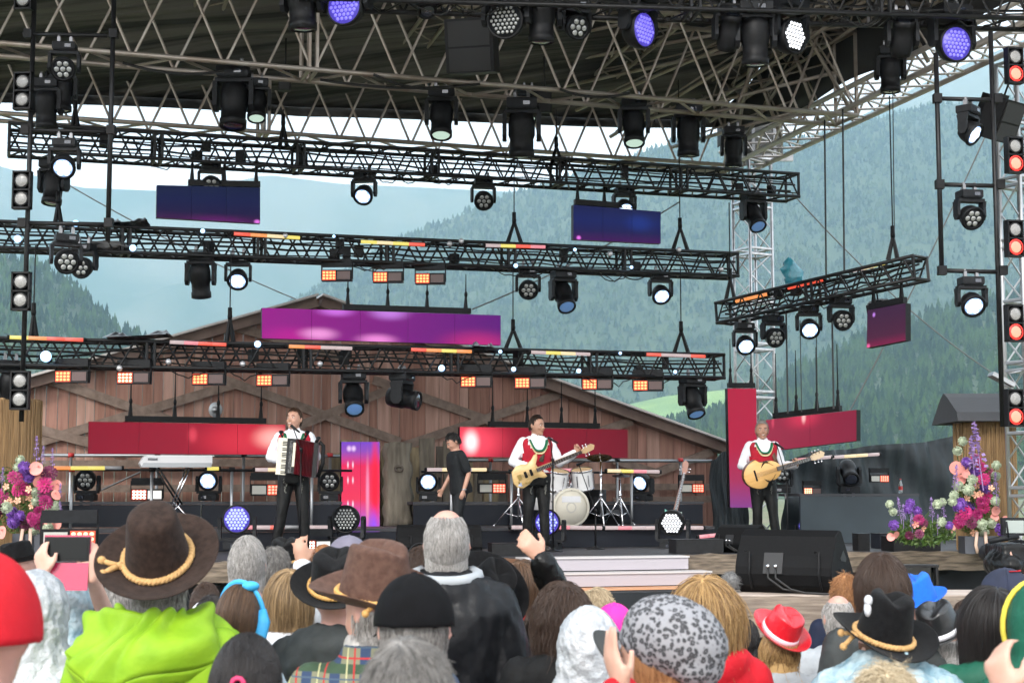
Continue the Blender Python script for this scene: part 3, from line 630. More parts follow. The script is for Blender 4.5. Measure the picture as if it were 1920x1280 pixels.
# highest truss: hang points lie at the truss underside (py)
for a in ((WOF, 'unlit seven-lens moving head right above the left blue screen', 396, 306, 2.6, 15, 25), (WON, 'lit white moving head hanging just right of the left blue screen', 683, 324, 2.6, -10, 40),
          (WOF, 'unlit seven-lens moving head hanging between the two blue screens', 906, 336, 2.6, 10, 30), (WON, 'lit white moving head hanging in front of the right blue screen', 1170, 352, 2.6, 15, 40),
          (SPB, 'black long-barrel spot under the right end of the highest truss', 1412, 362, 2.6, 20, 52),
          (SPO, 'black spot pointing away under the middle truss, left of the violet screen', 377, 474, 2.2, 0, 110), (WON, 'lit white moving head under the middle truss above the violet screen', 447, 480, 2.2, 5, 40),
          (WOF, 'unlit seven-lens moving head under the middle truss near its chain', 990, 502, 2.2, 5, 25), (SPB, 'black long-barrel spot aiming right-down under the middle truss', 1056, 508, 2.2, 18, 50), (WON, 'small lit white head under the right end of the middle truss', 1238, 512, 2.2, 12, 40),
          (SPB, 'black long-barrel spot under the lowest truss below the violet screen', 663, 696, 2.0, 12, 45), (SPO, 'grey-black spot turned sideways under the lowest truss', 754, 698, 2.0, 70, 10), (SPB, 'black spot pointing down-right under the right end of the lowest truss', 1298, 705, 2.0, 22, 60)):
    hang(a[0][0], a[0][1], a[1], a[2], a[3], a[4], None, a[5], a[6], g)
hang('s_off', SPO[1], 'black spot aiming down beside the top left lit wash light', 102, 300, 2.6, None, -15, 80, g); hang('s_off', SPO[1], 'black spot pointing away at the left end of the lowest truss', 20, 676, 2.0, None, 30, 110, g)
# tilted truss at right
for a in ((WGR, 'mint-glowing moving head at the left end of the tilted right truss', 1396, 606, 22.9, 5, 35), (WOF, 'unlit seven-lens head second from the left on the tilted right truss', 1449, 592, 22.5, 20, 20), (WGR, 'mint-glowing moving head in the middle of the tilted right truss', 1516, 574, 22.0, 0, 35), (WOF, 'unlit seven-lens head right of the mint ones on the tilted right truss', 1576, 558, 21.5, 12, 20)):
    hang(a[0][0], a[0][1], a[1], a[2], a[3], 0, a[4], a[5], a[6], g)
# pipe ladders
for a in ((WOF, 'unlit seven-lens head on the top rung of the left pipe ladder', 122, 82, 17, 5, 20), (WON, 'lit white moving head on the middle rung of the left pipe ladder', 122, 262, 17, 5, 35), (WOF, 'unlit seven-lens head on the lowest rung of the left pipe ladder', 125, 440, 17, 25, 20),
          (WON, 'lit head seen from the side on the top rung of the right pipe ladder', 1815, 200, 17.3, 50, 35), (WOF, 'unlit seven-lens head on the middle rung of the right pipe ladder', 1817, 358, 17.3, 12, 30), (WON, 'lit white moving head on the lowest rung of the right pipe ladder', 1820, 520, 17.3, 5, 35)):
    hang(a[0][0], a[0][1], a[1], a[2], a[3], 0, a[4], a[5], a[6], 'wash lights on the pipe ladders', .95)
hang('w_off', WOF[1], 'dark seven-lens head half hidden behind the left ladder at mid height', 158, 458, 2.0, None, -10, 15, g)
# near front truss
gg = 'moving heads on the near front truss'
for a in ((BWV, 'violet-glowing round wash light at the top left of centre', 652, -58, 16.6, -20, 5, 1), (SPO, 'black barrel spot pointing down beside the violet wash at top', 568, -62, 16.6, -10, 95, 1.15), (SPO, 'small black spot left of the hanging black speaker at top', 795, -48, 16.8, 30, 60, .8),
          (BWO, 'unlit round wash light right of the hanging black speaker', 950, -32, 16.9, -15, 8, 1), (SPO, 'black barrel spot pointing down right of the unlit round wash light', 1015, -30, 17.0, 5, 95, 1.1), (WOF, 'small seven-lens head at the top right of centre', 1078, 2, 17.1, 25, 20, 1),
          (BWV, 'violet round wash light turned sideways at the top right of centre', 1196, -14, 17.1, 48, 5, 1), (SPO, 'black round-headed spot at the top beside the dark barrel spot', 1366, 12, 17.2, 10, -60, .9), (SPO, 'black barrel spot pointing down between the two round wash lights', 1415, 8, 17.2, 0, 95, 1.15),
          (BWW, 'white-lens round wash light turned sideways at the top right', 1478, -2, 17.3, 40, 5, 1), (SPO, 'black round-headed spot above the right eaves', 1690, 24, 17.4, 0, -60, .9), (BWV, 'violet-glowing round wash light at the far top right', 1783, 14, 17.5, 18, 8, 1)):
    hang(a[0][0], a[0][1], a[1], a[2], a[3], 0, a[4], a[5], a[6], gg, a[7])
# dark heads on the roof girders
gg = 'dark moving heads on the roof girders'
for a in ((SPL, 'black head with pale lit lens under the middle of the roof girder', 828, 168, .95, 0, 72, 1.1), (SPL, 'black head with pale lit lens under the right of the roof girder', 1188, 186, .95, 0, 72, 1.1), (SPO, 'black head pointing down on the left roof girder', 440, 128, .95, 0, 80, 1.3), (SPL, 'black head with small bright lens on the left roof girder', 482, 150, .95, 10, 70, .9),
          (SPO, 'black head pointing straight down below the roof girder at left', 88, 150, .95, 0, 98, 1), (SPO, 'black head pointing straight down beside the left pipe ladder', 118, 128, .95, 10, 90, .9), (SPO, 'black long head hanging down in front of the sky right of centre', 978, 188, .95, 0, 98, 1.3), (SPL, 'black head with pale lens near the roof centre', 990, 165, 1.6, 10, 70, .8), (SPO, 'black head pointing down near the right roof corner', 1290, 200, 1.5, 0, 95, 1.2), (SPO, 'black head hanging beside the tower head block', 1375, 240, 2.6, 0, 95, 1.0), (SPO, 'black barrel head over the right eaves truss', 1668, 90, -1.0, 0, 92, 1.0)):
    hang(a[0][0], a[0][1], a[1], a[2], a[3], a[4], None, a[5], a[6], gg, a[7])
hang('s_lit2', SPL[1], 'small lit head beside the pipe ladder at the far upper left', 108, 122, 1.6, None, 0, 70, gg, .7)
# hanging speakers
def cab(label, px, py, Y, w, h, d, pan, tilt, nm='hanging_speaker'):
    t = thing(nm, label, 'speaker', at(px, py, Y), None, (R(tilt), 0, R(pan))); m = MB()
    rings = [[Vector((x * w / 2 * s, y, z * h / 2)) for x, z in ((-1, -1), (1, -1), (1, 1), (-1, 1))] for y, s in ((-d / 2, 1), (d / 6, 1), (d / 2, .7))]; m.loft(rings, True, False); c = obj('cabinet', m, M_BLK, t)
    m = MB(); m.box((0, -d / 2 - .006, h * .22), (w * .86, .012, h * .46)); m.box((0, -d / 2 - .006, -h * .26), (w * .86, .012, h * .42)); obj('grille', m, mat('grille', (.02, .02, .02), .7, bump=.004, bscale=200), t)
    m = MB(); m.tube((0, 0, h / 2), (0, 0, h / 2 + .5), .012); m.box((0, 0, h / 2 + .02), (.12, .06, .04)); obj('bracket', m, M_BLKM, t); return t
cab('big black loudspeaker hung from the roof girder at top centre', 888, 88, 19.5, .62, .68, .5, -12, 12); cab('black speaker hung tilted beside the right pipe ladder', 1868, 222, 18.2, .42, .5, .4, 40, 25)
cab('small black speaker hung tilted behind the small dark screen', 1650, 588, 21.6, .28, .34, .26, -30, 25); cab('tiny black speaker box on the roof girder right of the left heads', 535, 155, 21, .16, .24, .15, 0, 0); cab('small black speaker box hanging near the roof centre', 1022, 192, 22, .2, .3, .2, -8, 10)
# blinders
off2 = ('bl_off', blinder(('off', 'off'))); rd = ('bl_red', blinder(('off', 'red'))); 
for i, y in enumerate((-48, 138, 323, 512, 697)): hang(off2[0], off2[1], 'unlit two-lamp blinder on the left pole, %s from the top' % ordn(i), 47 - i * 2, y, 0, 16.85, -8 + i * 3, 0, 'blinders on the left pole', .80)
for i, y in enumerate((92, 259, 415, 573, 731)): hang(rd[0], rd[1], 'red-glowing two-lamp blinder at the right edge, %s from the top' % ordn(i), 1900, y, 0, 17.1, 14, 0, 'red blinders at the right edge', .78)
# strobes
lit_o = E_ORG; so_ = ('st_o', strobe(emi('strobe_cell', (1, .42, .15), 3.4, (.2, .1, .05)), M_PLATE)); sw = ('st_w', strobe(emi('strobe_cell_warm', (1, .7, .42), 4, (.2, .1, .05)), M_PLATE))
for i, x in enumerate((632, 728, 807)): hang(so_[0], so_[1], 'orange strobe panel under the middle truss, %s from the left' % ordn(i), x, 517 + i * 3, 2.1, None, -4, 0, 'orange strobes under the middle truss')
for i, x in enumerate((136, 252, 392, 512, 893, 994, 1120, 1215)):
    k = sw if i == 1 else so_; hang(k[0], k[1], ('orange strobe panel under the lowest truss, %s from the left' % ordn(i)) if i != 1 else 'warm-white strobe panel under the lowest truss, second from the left', x, 706 + i * 2.4, 1.9, None, -4, 0, 'orange strobes under the lowest truss', 1.04)
# pin bulbs
def bulb():
    t = thing('pin_bulb', 'x', 'bulb lamp'); m = MB(); m.ell((0, 0, 0), (.045, .045, .045), None, 12, 8); obj('globe', m, E_BLU, t); m = MB(); m.tube((0, .03, 0), (0, .1, -.02), .025, 8); obj('socket', m, M_BLK, t); return t
BL = ((33, 448, 2.1, 1.1), (142, 419, 2.0, 1), (249, 465, 2.0, 1), (380, 433, 2.0, .7), (626, 443, 2.0, .45), (967, 498, 2.0, .7), (1078, 468, 2.0, .55), (1184, 501, 2.0, .55), (86, 668, 1.8, 1.6), (483, 645, 1.8, 1), (828, 690, 1.8, 1), (938, 659, 1.8, .6), (963, 692, 1.8, .75), (1085, 695, 1.8, .75), (1163, 662, 1.8, .5), (1266, 697, 1.8, .6))
for i, (x, y, v, s) in enumerate(BL): hang('bulb', bulb, ('tiny blue-white bulb %s from the left on the %s truss') % (ordn(i if i < 8 else i - 8), 'middle' if i < 8 else 'lowest'), x, y, v, None, 0, 0, 'blue-white pin bulbs on the trusses', s)
def obulb():
    t = thing('pin_bulb', 'x', 'bulb lamp'); m = MB(); m.ell((0, 0, 0), (.04, .04, .04), None, 12, 8); obj('globe', m, mat('clear_bulb', (.6, .6, .62), .1, .5), t); m = MB(); m.tube((0, .03, 0), (0, .1, -.02), .022, 8); obj('socket', m, M_BLK, t); return t
for i, (x, y, v) in enumerate(((224, 690, 1.8), (316, 678, 1.8), (455, 682, 1.8), (600, 682, 1.8), (843, 457, 2.0), (1144, 476, 2.0), (1273, 468, 2.0), (1352, 505, 2.0), (535, 420 + 22, 2.0), (865, 452, 2.0))): hang('obulb', obulb, 'unlit clear bulb clipped to the %s truss near its %s' % ((('lowest', 'left end'), ('lowest', 'crumpled plastic sheet'), ('lowest', 'red tube'), ('lowest', 'centre under the violet screen'), ('middle', 'centre joint'), ('middle', 'right bulb light'), ('middle', 'right chain hoist'), ('middle', 'right end'), ('middle', 'red and yellow tube'), ('middle', 'third strobe panel'))[i]), x, y, v, None, 0, 0, 'unlit clear bulbs on the trusses')
# LED tubes on the trusses
B_ = (.12, .1, .1)
TC = {'w': emi('tube_warm', (1, .80, .45), 1.5, B_), 'y': emi('tube_yellow', (1, .85, .16), 1.4, B_), 'r': emi('tube_red', (1, .10, .05), 1.5, B_), 'p': emi('tube_pale', (.95, .75, .75), .9, B_), 'x': mat('tube_clear', (.3, .3, .31), .3), 'o': emi('tube_orange', (1, .34, .08), 1.5, B_), 'k': emi('tube_pink', (1, .32, .38), 1.3, B_)}
def ledtube(P, Q, cols, label, r=.022, group=None):
    t = thing('light_tube', label, 'light tube', P, group); n = len(cols)
    for i, c in enumerate(cols): m = MB(); m.tube(P + (Q - P) * (i / n), P + (Q - P) * ((i + 1) / n), r, 8); obj('segment', m, TC[c], t, True)
    for e, s in ((P, -1), (Q, 1)): m = MB(); d_ = (Q - P).normalized(); m.tube(e, e + d_ * s * .03, r * 1.2, 8); obj('end_cap', m, M_BLK, t, True)
def ltb(x0, y0, x1, y1, v, cols, label): ledtube(pl(x0, y0, v), pl(x1, y1, v), cols, label, .024, 'glowing tubes on the trusses')
for a in ((438, 438, 562, 446, 2.0, 'rowy', 'red-to-yellow light tube lying on the left half of the middle truss'), (676, 453, 796, 459, 2.0, 'ywyr', 'yellow light tube on the middle truss above the three strobes'), (910, 460, 1022, 463, 2.0, 'pyrk', 'yellow and red light tube on the middle truss by its centre chain'),
          (18, 632, 156, 637, 1.8, 'yorr', 'yellow and red light tube at the left end of the lowest truss'), (318, 641, 424, 646, 1.8, 'pkrr', 'red light tube on the lowest truss left of centre'), (541, 649, 660, 653, 1.8, 'orpp', 'orange light tube on the lowest truss under the violet screen'), (770, 655, 884, 659, 1.8, 'royo', 'orange-red light tube on the lowest truss at centre'), (995, 660, 1106, 664, 1.8, 'pywp', 'pale yellow light tube on the lowest truss right of its chain'), (1211, 664, 1322, 668, 1.8, 'rppr', 'pale red light tube at the right end of the lowest truss')): ltb(*a)
for i, (x0, y0, x1, y1, Ya, Yb, c, l) in enumerate(((1380, 565, 1440, 551, 22.8, 22.4, 'ooo', 'orange light tube at the left end of the tilted right truss'), (1478, 540, 1545, 524, 22.1, 21.6, 'rrr', 'red light tube in the middle of the tilted right truss'), (1600, 508, 1660, 493, 21.2, 20.8, 'pwy', 'yellow light tube near the right end of the tilted truss'))): ledtube(at(x0, y0, Ya), at(x1, y1, Yb), c, l, .024, 'glowing tubes on the trusses')
for a in ((100, 877, 228, 877, 3.3, 'oyyx', 'yellow light tube on a pipe behind the left flowers'), (388, 878, 410, 878, 3.3, 'y', 'short yellow light tube end right of the keyboard'), (478, 880, 526, 880, 3.2, 'pw', 'white light tube behind the accordion player'), (800, 880, 912, 880, 3.3, 'pwpw', 'white light tube in front of the crew member'), (1040, 881, 1075, 881, 3.3, 'kk', 'pink light tube above the drums'), (1138, 882, 1236, 884, 3.3, 'wykp', 'yellow-pink light tube right of the cymbal'),
          (275, 988, 395, 988, 1.9, 'kppk', 'pink light tube along the riser behind the brown hat'), (452, 988, 560, 988, 1.9, 'kprx', 'pink and red light tube along the riser behind the accordion player'), (580, 988, 662, 988, 1.9, 'pppp', 'white light tube along the riser left of the unlit floor wash'), (958, 988, 985, 988, 1.9, 'pp', 'short pale light tube on the riser above the raised hand'), (1047, 988, 1130, 989, 1.9, 'kppp', 'pale pink light tube under the bass drum'), (1132, 989, 1236, 989, 1.9, 'pkpp', 'pale light tube along the riser by the cymbal stands'), (1238, 989, 1318, 989, 1.9, 'pppp', 'pale light tube along the right end of the riser'),
          (1495, 862, 1560, 856, 3.4, 'kp', 'pink light tube right of the right guitarist'), (1560, 857, 1648, 851, 3.4, 'pwwp', 'white light tube on the dark sheeting at right'), (1310, 1006, 1350, 1002, 1.0, 'kk', 'short pink tube on the stage left of the small monitor')):
    ledtube(pl(a[0], a[1], a[4]), pl(a[2], a[3], a[4]), a[5], a[6], .026, 'glowing tubes behind the band')
# ================================================================ LED screens
def screen_mat(name, stops, spots, es=1.0, horiz=True):
    """LED picture: vertical blend plus soft bright patches; it is what the screen itself shows"""
    m = bpy.data.materials.new(name); m.use_nodes = True; t = m.node_tree; b = t.nodes['Principled BSDF']; L = t.links; tc = t.nodes.new('ShaderNodeTexCoord'); sp = t.nodes.new('ShaderNodeSeparateXYZ'); L.new(tc.outputs['UV'], sp.inputs[0])
    cr = t.nodes.new('ShaderNodeValToRGB'); e = cr.color_ramp.elements
    for i, (p, c) in enumerate(stops):
        k = e[i] if i < 2 else e.new(p); k.position = p; k.color = (*c, 1)
    L.new(sp.outputs[0 if horiz else 1], cr.inputs[0]); out = cr.outputs[0]
    for (cx, cyy, rx, ry, c) in spots:
        v = t.nodes.new('ShaderNodeVectorMath'); v.operation = 'SUBTRACT'; v.inputs[1].default_value = (cx, cyy, 0); L.new(tc.outputs['UV'], v.inputs[0]); w = t.nodes.new('ShaderNodeVectorMath'); w.operation = 'DIVIDE'; w.inputs[1].default_value = (rx, ry, 1); L.new(v.outputs[0], w.inputs[0])
        l = t.nodes.new('ShaderNodeVectorMath'); l.operation = 'LENGTH'; L.new(w.outputs[0], l.inputs[0]); mr = t.nodes.new('ShaderNodeMapRange'); mr.interpolation_type = 'SMOOTHERSTEP'; mr.inputs['From Min'].default_value = 1; mr.inputs['From Max'].default_value = 0; L.new(l.outputs['Value'], mr.inputs['Value'])
        mx = t.nodes.new('ShaderNodeMix'); mx.data_type = 'RGBA'; mx.inputs['B'].default_value = (*c, 1); L.new(mr.outputs[0], mx.inputs['Factor']); L.new(out, mx.inputs['A']); out = mx.outputs['Result']
    L.new(out, b.inputs['Emission Color']); b.inputs['Emission Strength'].default_value = es * .43; b.inputs['Base Color'].default_value = (.006, .006, .007, 1); b.inputs['Roughness'].default_value = .5; b.inputs['Specular IOR Level'].default_value = .12; return m
def screen(label, quad, m_, ncol, nrow=1, bar=None, depth=.1, mullion=.003):
    """quad: four world corners bl, br, tr, tl"""
    bl, br, tr, tl = quad; t = thing('led_screen', label, 'LED screen', (bl + br) / 2); X = (br - bl).normalized(); N = X.cross((tl - bl).normalized()).normalized()
    for i in range(ncol):
        for j in range(nrow):
            a0, a1 = i / ncol, (i + 1) / ncol; b0, b1 = j / nrow, (j + 1) / nrow; e = mullion / (br - bl).length
            def P(a, b): return (bl * (1 - a) + br * a) * (1 - b) + (tl * (1 - a) + tr * a) * b
            c = [P(a0 + e / 2, b0), P(a1 - e / 2, b0), P(a1 - e / 2, b1), P(a0 + e / 2, b1)]; mb = MB(); mb.add(c + [p - N * depth for p in c], [(0, 1, 2, 3)] + [(7, 6, 5, 4), (0, 4, 5, 1), (1, 5, 6, 2), (2, 6, 7, 3), (3, 7, 4, 0)])
            o = obj('panel', mb, m_, t, True); o.data.materials.append(M_BLK); uv = o.data.uv_layers.new(name='u'); uvs = [(a0, b0), (a1, b0), (a1, b1), (a0, b1)]
            for k, p in enumerate(o.data.polygons):
                if k: p.material_index = 1
                else:
                    for li, q_ in zip(p.loop_indices, uvs): uv.data[li].uv = q_
    if bar:
        m = MB(); m.bar(P_((tl, tr), bar[0]) + Vector((0, 0, .05)) - N * .03, P_((tl, tr), bar[1]) + Vector((0, 0, .05)) - N * .03, .08, .08); obj('hanging_bar', m, M_BLK, t, True)
        for k in range(bar[2]):
            f_ = bar[0] + (bar[1] - bar[0]) * (k + .12) / (bar[2] - .76); p = P_((tl, tr), f_) + Vector((0, 0, .09)) - N * .03
            m = MB(); m.path([p, p + Vector((0, 0, .22)), p + Vector((0, 0, bar[3]))], [.035, .012, .006], 5); m.ell(p + Vector((0, 0, .2)), (.025, .025, .05), None, 6, 5); obj('hanger', m, M_BLK, t, True)
    m = MB()
    return t
def P_(ab, f): return ab[0] * (1 - f) + ab[1] * f
def qd(v, *p): return [pl(x, y, v) for x, y in p]
RD, RDD, PK = (.50, .008, .03), (.27, .006, .022), (1, .55, .5)
screen('long red LED screen behind the keyboard and accordion player', qd(3.3, (165, 850), (535, 852), (535, 796), (166, 790)), screen_mat('red_picture', [(0, (.26, .006, .024)), (.45, (.32, .009, .03)), (1, (.55, .014, .04))], [(.78, .45, .35, .9, (.70, .03, .06)), (.94, .55, .16, .6, (1.2, .5, .45)), (.52, .62, .04, .4, (.75, .06, .1))]), 4, 1, (.18, .90, 4, .65))
screen('red LED screen behind the bass player', qd(3.3, (862, 856), (1177, 858), (1177, 805), (862, 800)), screen_mat('red_picture_two', [(0, (.45, .01, .035)), (.4, (.27, .006, .024)), (1, (.17, .005, .018))], [(.07, .5, .30, 1.1, (1.1, .08, .14)), (.065, .5, .07, .62, (1.4, 1.1, 1.1))]), 4, 1, (.17, .83, 4, .62))
screen('wide violet and pink LED screen above the barn roof', qd(2.6, (491, 634), (939, 647), (939, 591), (491, 577)), screen_mat('violet_picture', [(0, (.30, .008, .24)), (1, (.11, .007, .19))], [(.12, .1, .20, .5, (.45, .01, .28)), (.47, .05, .13, .32, (.85, .25, .7)), (.52, .98, .13, .40, (.55, .2, .75)), (.23, .2, .12, .32, (.85, .3, .7)), (.9, .0, .25, .7, (.5, .02, .2)), (.3, .98, .12, .3, (.6, .15, .75))]), 5, 1, (.33, .87, 4, .5))
BP = screen_mat('blue_picture', [(0, (.04, .004, .06)), (.25, (.008, .005, .05)), (.6, (.003, .008, .06)), (1, (.004, .010, .045))], [(.97, .04, .05, .10, (.9, .2, .9)), (.6, .0, .5, .25, (.09, .006, .11))], 1.0, False)
screen('left dark blue LED screen under the highest truss', qd(2.5, (293, 408), (488, 419), (488, 352), (294, 347)), BP, 3, 1, (.3, 1, 3, .35))
BP2 = screen_mat('blue_picture_two', [(0, (.05, .005, .09)), (.3, (.010, .010, .08)), (.6, (.006, .014, .11)), (1, (.008, .012, .07))], [(.06, .06, .04, .10, (.9, .2, .9)), (.75, .6, .25, .4, (.01, .03, .2))], 1.0, False)
screen('right dark blue LED screen under the highest truss', qd(2.5, (1075, 449), (1239, 457), (1239, 397), (1075, 384)), BP2, 3, 1, (.02, .7, 3, .3))
screen('tall narrow red LED screen at the foot of the silver tower', qd(3.4, (1369, 951), (1421, 951), (1418, 728), (1364, 728)), screen_mat('red_column', [(0, (.22, .05, .24)), (.22, (.36, .03, .10)), (.5, (.42, .012, .05)), (1, (.40, .012, .045))], [], 1.1, False), 1, 4, (.05, .95, 2, .7))
screen('angled red LED screen behind the right guitarist', [at(1436, 846, 23.6), at(1606, 826, 22.4), at(1606, 768, 22.4), at(1436, 787, 23.6)], screen_mat('red_picture_three', [(0, (.30, .025, .06)), (.6, (.26, .015, .045)), (1, (.22, .012, .04))], [(.42, .9, .3, .5, (.55, .03, .08)), (.43, .95, .04, .3, (1, .5, .5)), (.08, .9, .03, .3, (.6, .06, .12))], 1.1), 2, 1, (.08, .82, 4, .9))
screen('small dark purple LED screen under the tilted right truss', [at(1625, 652, 21.2), at(1698, 638, 20.6), at(1698, 568, 20.6), at(1626, 582, 21.2)], screen_mat('dusk_picture', [(0, (.20, .01, .06)), (.25, (.07, .012, .045)), (1, (.045, .014, .05))], [(.04, .03, .08, .12, (1, .15, .4)), (.18, .85, .06, .1, (.6, .25, .9))], 1.0, False), 1, 1, (.05, .95, 2, .3))
screen('glowing pink and violet LED column at mid stage', qd(3.9, (640, 1008), (712, 1008), (712, 828), (640, 828)), screen_mat('column_picture', [(0, (.18, .08, .7)), (.18, (.5, .12, .6)), (.4, (.9, .05, .12)), (.75, (.85, .03, .12)), (.9, (.3, .08, .5)), (1, (.2, .07, .6))],
       [(.2, .93, .1, .05, (.9, .6, 1)), (.32, .93, .1, .05, (.9, .6, 1)), (.17, .76, .04, .06, (1, .7, .85)), (.30, .76, .04, .06, (1, .7, .85)), (.17, .6, .04, .06, (1, .7, .85)), (.30, .6, .04, .06, (1, .7, .85)), (.17, .35, .04, .06, (1, .75, .9)), (.30, .35, .04, .06, (1, .75, .9)), (.17, .14, .04, .06, (1, .75, .9)), (.30, .14, .04, .06, (1, .75, .9)), (.88, .5, .18, .9, (1, .02, .06)), (.68, .45, .08, .6, (.95, .3, .5)), (.85, .1, .2, .3, (.35, .1, .95))], 1.0, False), 2, 4)
# ================================================================ chain hoists, steels, cables
def hoist(label, x, ytop, yb, v, spread=14, Y=None, bag=True):
    g_ = (lambda a, b: pl(a, b, v)) if Y is None else (lambda a, b: at(a, b, Y)); B = g_(x, yb); K = g_(x, yb - 44); T = g_(x, ytop); t = thing('chain_hoist', label, 'hoist', B)
    m = MB(); m.tube(K, Vector((K.x, K.y, T.z)), .009, 5); obj('chain', m, M_BLK, t, True); m = MB(); m.tube(K + Vector((0, 0, -.02)), K + Vector((0, 0, .14)), .03, 7); m.ell(K + Vector((0, 0, .02)), (.035, .03, .05), None, 7, 5); obj('hook', m, M_BLK, t, True)
    m = MB(); a = g_(x - spread, yb); b = g_(x + spread, yb)
    m.path([K, a], [.022, .035], 5); m.path([K, b], [.022, .035], 5); obj('sling', m, M_BLK, t, True)
for a in (('chain hoist holding the middle truss near its centre', 964, 150, 460, 2.2), ('chain hoist holding the middle truss near its right end', 1275, 150, 470, 2.2), ('chain hoist holding the lowest truss near its centre', 962, 505, 661, 2.0, 17), ('chain hoist holding the lowest truss near its right end', 1277, 500, 664, 2.0), ('chain hoist holding the lowest truss above the accordion player', 431, 470, 640, 2.0, 6), ('chain hoist at the left end of the middle truss', 109, 345, 423, 2.2, 6), ('chain hoist on the highest truss at left', 141, 150, 245, 2.6, 6), ('chain hoist on the highest truss above the left blue screen', 531, 205, 277, 2.6, 7), ('chain hoist on the highest truss right of centre', 1043, 205, 318, 2.6, 12), ('chain hoist at the left end of the lowest truss', 63, 460, 632, 2.0, 5)): hoist(*a)
hoist('chain hoist on the right end of the tilted truss', 1674, 180, 487, 0, 9, 20.7); hoist('chain hoist on the left end of the tilted truss', 1369, 380, 566, 0, 9, 23.1)
def wire(label, P, Q, r=.008, sag=0, nm='steel_cable', m_=None):
    m = MB(); m.path([P + (Q - P) * (i / 12) + Vector((0, 0, -sag * 4 * (i / 12) * (1 - i / 12))) for i in range(13)], r, 5); return tag(obj(nm, m, m_ or M_CABLE), label, 'cable')
M_WIRE = mat('steel_rope', (.2, .2, .2), .5, .5)
wire('guy wire running down-right behind the left blue screen', at(130, 348, 25.0), at(590, 575, 28), .012, .1, m_=M_WIRE); wire('guy wire from the violet screen up to the right blue screen', at(885, 580, 25.2), at(1275, 378, 26), .012, .1, m_=M_WIRE)
wire('long guy wire from the tower down to the right pillar', at(1485, 362, 25.5), at(1862, 700, 27.5), .012, .2, m_=M_WIRE); wire('guy wire crossing the right forest from the pipe ladder to the angled screen', at(1850, 250, 24), at(1592, 772, 25), .012, .1, m_=M_WIRE)
wire('thin wire over the barn boards beside the accordion player', at(600, 700, 25.3), at(468, 790, 25.2), .007, 0, m_=M_WIRE)
for i, (x, ya, yb, Y, l) in enumerate(((1546, 225, 520, 22.5, 'thin black cable hanging left of the thicker one above the tilted truss'), (1580, 205, 512, 22, 'thick black cable hanging from the eaves to the tilted truss'), (1474, 585, 775, 22.6, 'black cable hanging from the tilted truss to the angled screen'), (1500, 600, 772, 22.5, 'thin cable left of centre over the angled screen'), (1530, 600, 770, 22.3, 'thin cable over the middle of the angled screen'), (1560, 590, 766, 22.1, 'black cable over the right half of the angled screen'), (1674, 175, 445, 20.7, 'thin chain above the right end of the tilted truss'))):
    wire(l, at(x, ya, Y), at(x + 3, yb, Y), .014 if 'thick' in l or l.startswith('black') else .007)
wire('loose black cable looping under the right end of the middle truss', pl(1160, 510, 2.2), pl(1222, 508, 2.2), .01, .12)
for i, (xa, ya, xb, yb) in enumerate(((230, 118, 420, 134), (600, 150, 900, 158), (1050, 168, 1180, 175), (700, 140, 840, 165))): wire(('left', 'middle', 'right', 'short middle')[i] + ' black cable strapped along the front roof girder', pl(xa, ya, .6), pl(xb, yb, .6), .02, .08).update_tag()
for o in COL.objects:
    if (o.get('label') or '').endswith('cable strapped along the front roof girder'): o['group'] = 'cables on the roof girder'
# teal plastic cover and black sheet on the trusses
def crumple(label, P, w, h, m_, seed, name, cat, flat=False):
    q = random.Random(seed); m = MB(); rings = []
    for j in range(9):
        t_ = j / 8; r_ = w * (.35 + .9 * math.sin(t_ * math.pi * .9 + .25)) * .5 * (1 if t_ < .9 else .3); rings.append([P + Vector((math.cos(2 * math.pi * k / 10) * r_ * q.uniform(.6, 1.3) + w * .12 * math.sin(t_ * 5), math.sin(2 * math.pi * k / 10) * r_ * .6, h * t_ + q.uniform(-.02, .02))) for k in range(10)])
    m.loft(rings, True, False); return tag(obj(name, m, m_), label, cat)
crumple('teal plastic bag tied on top of the tilted right truss', at(1484, 540, 22.1), .22, .44, mat('teal_plastic', (.02, .16, .22), .25, 0, (.04, .26, .32), 9, coat=.5), 3, 'plastic_bag', 'bag')
for (xa, ya, xb, yb, v, l) in ((200, 640, 318, 634, 1.9, 'crumpled black plastic sheet on the lowest truss at left'), (205, 428, 275, 424, 2.1, 'crumpled black sheet on the middle truss at left'), (885, 655, 925, 657, 1.9, 'small bunched black sheet on the lowest truss')):
    q = random.Random(xa); m = MB(); A, B = pl(xa, ya, v), pl(xb, yb, v); m.sheet(lambda a, b: A + (B - A) * a + Vector((0, -.25 + .5 * b, .03 + .05 * math.sin(a * 9) * math.sin(b * 3) + q.uniform(0, .05) * math.sin(math.pi * b))), 18, 6, False); tag(obj('plastic_sheet', m, mat('black_plastic', (.03, .035, .04), .3)), l, 'sheet')
crumple('grey sheet bundle inside the middle truss at left', pl(205, 470, 2.2), .5, .12, mat('grey_cloth', (.12, .12, .12), .8), 8, 'cloth_bundle', 'cloth')
wl = thing('floodlight_arm', 'grey floodlight panel on an arm beside the reed pillar roof', 'floodlight', at(1880, 710, 19)); m = MB(); m.box(at(1878, 712, 19), (.3, .22, .05), Matrix.Rotation(.5, 3, 'Y')); obj('lamp_head', m, M_STEEL, wl, True); m = MB(); m.tube(at(1878, 718, 19), at(1908, 735, 19), .015); m.tube(at(1890, 700, 19), at(1915, 696, 19), .012); obj('arm', m, M_STEEL, wl, True)
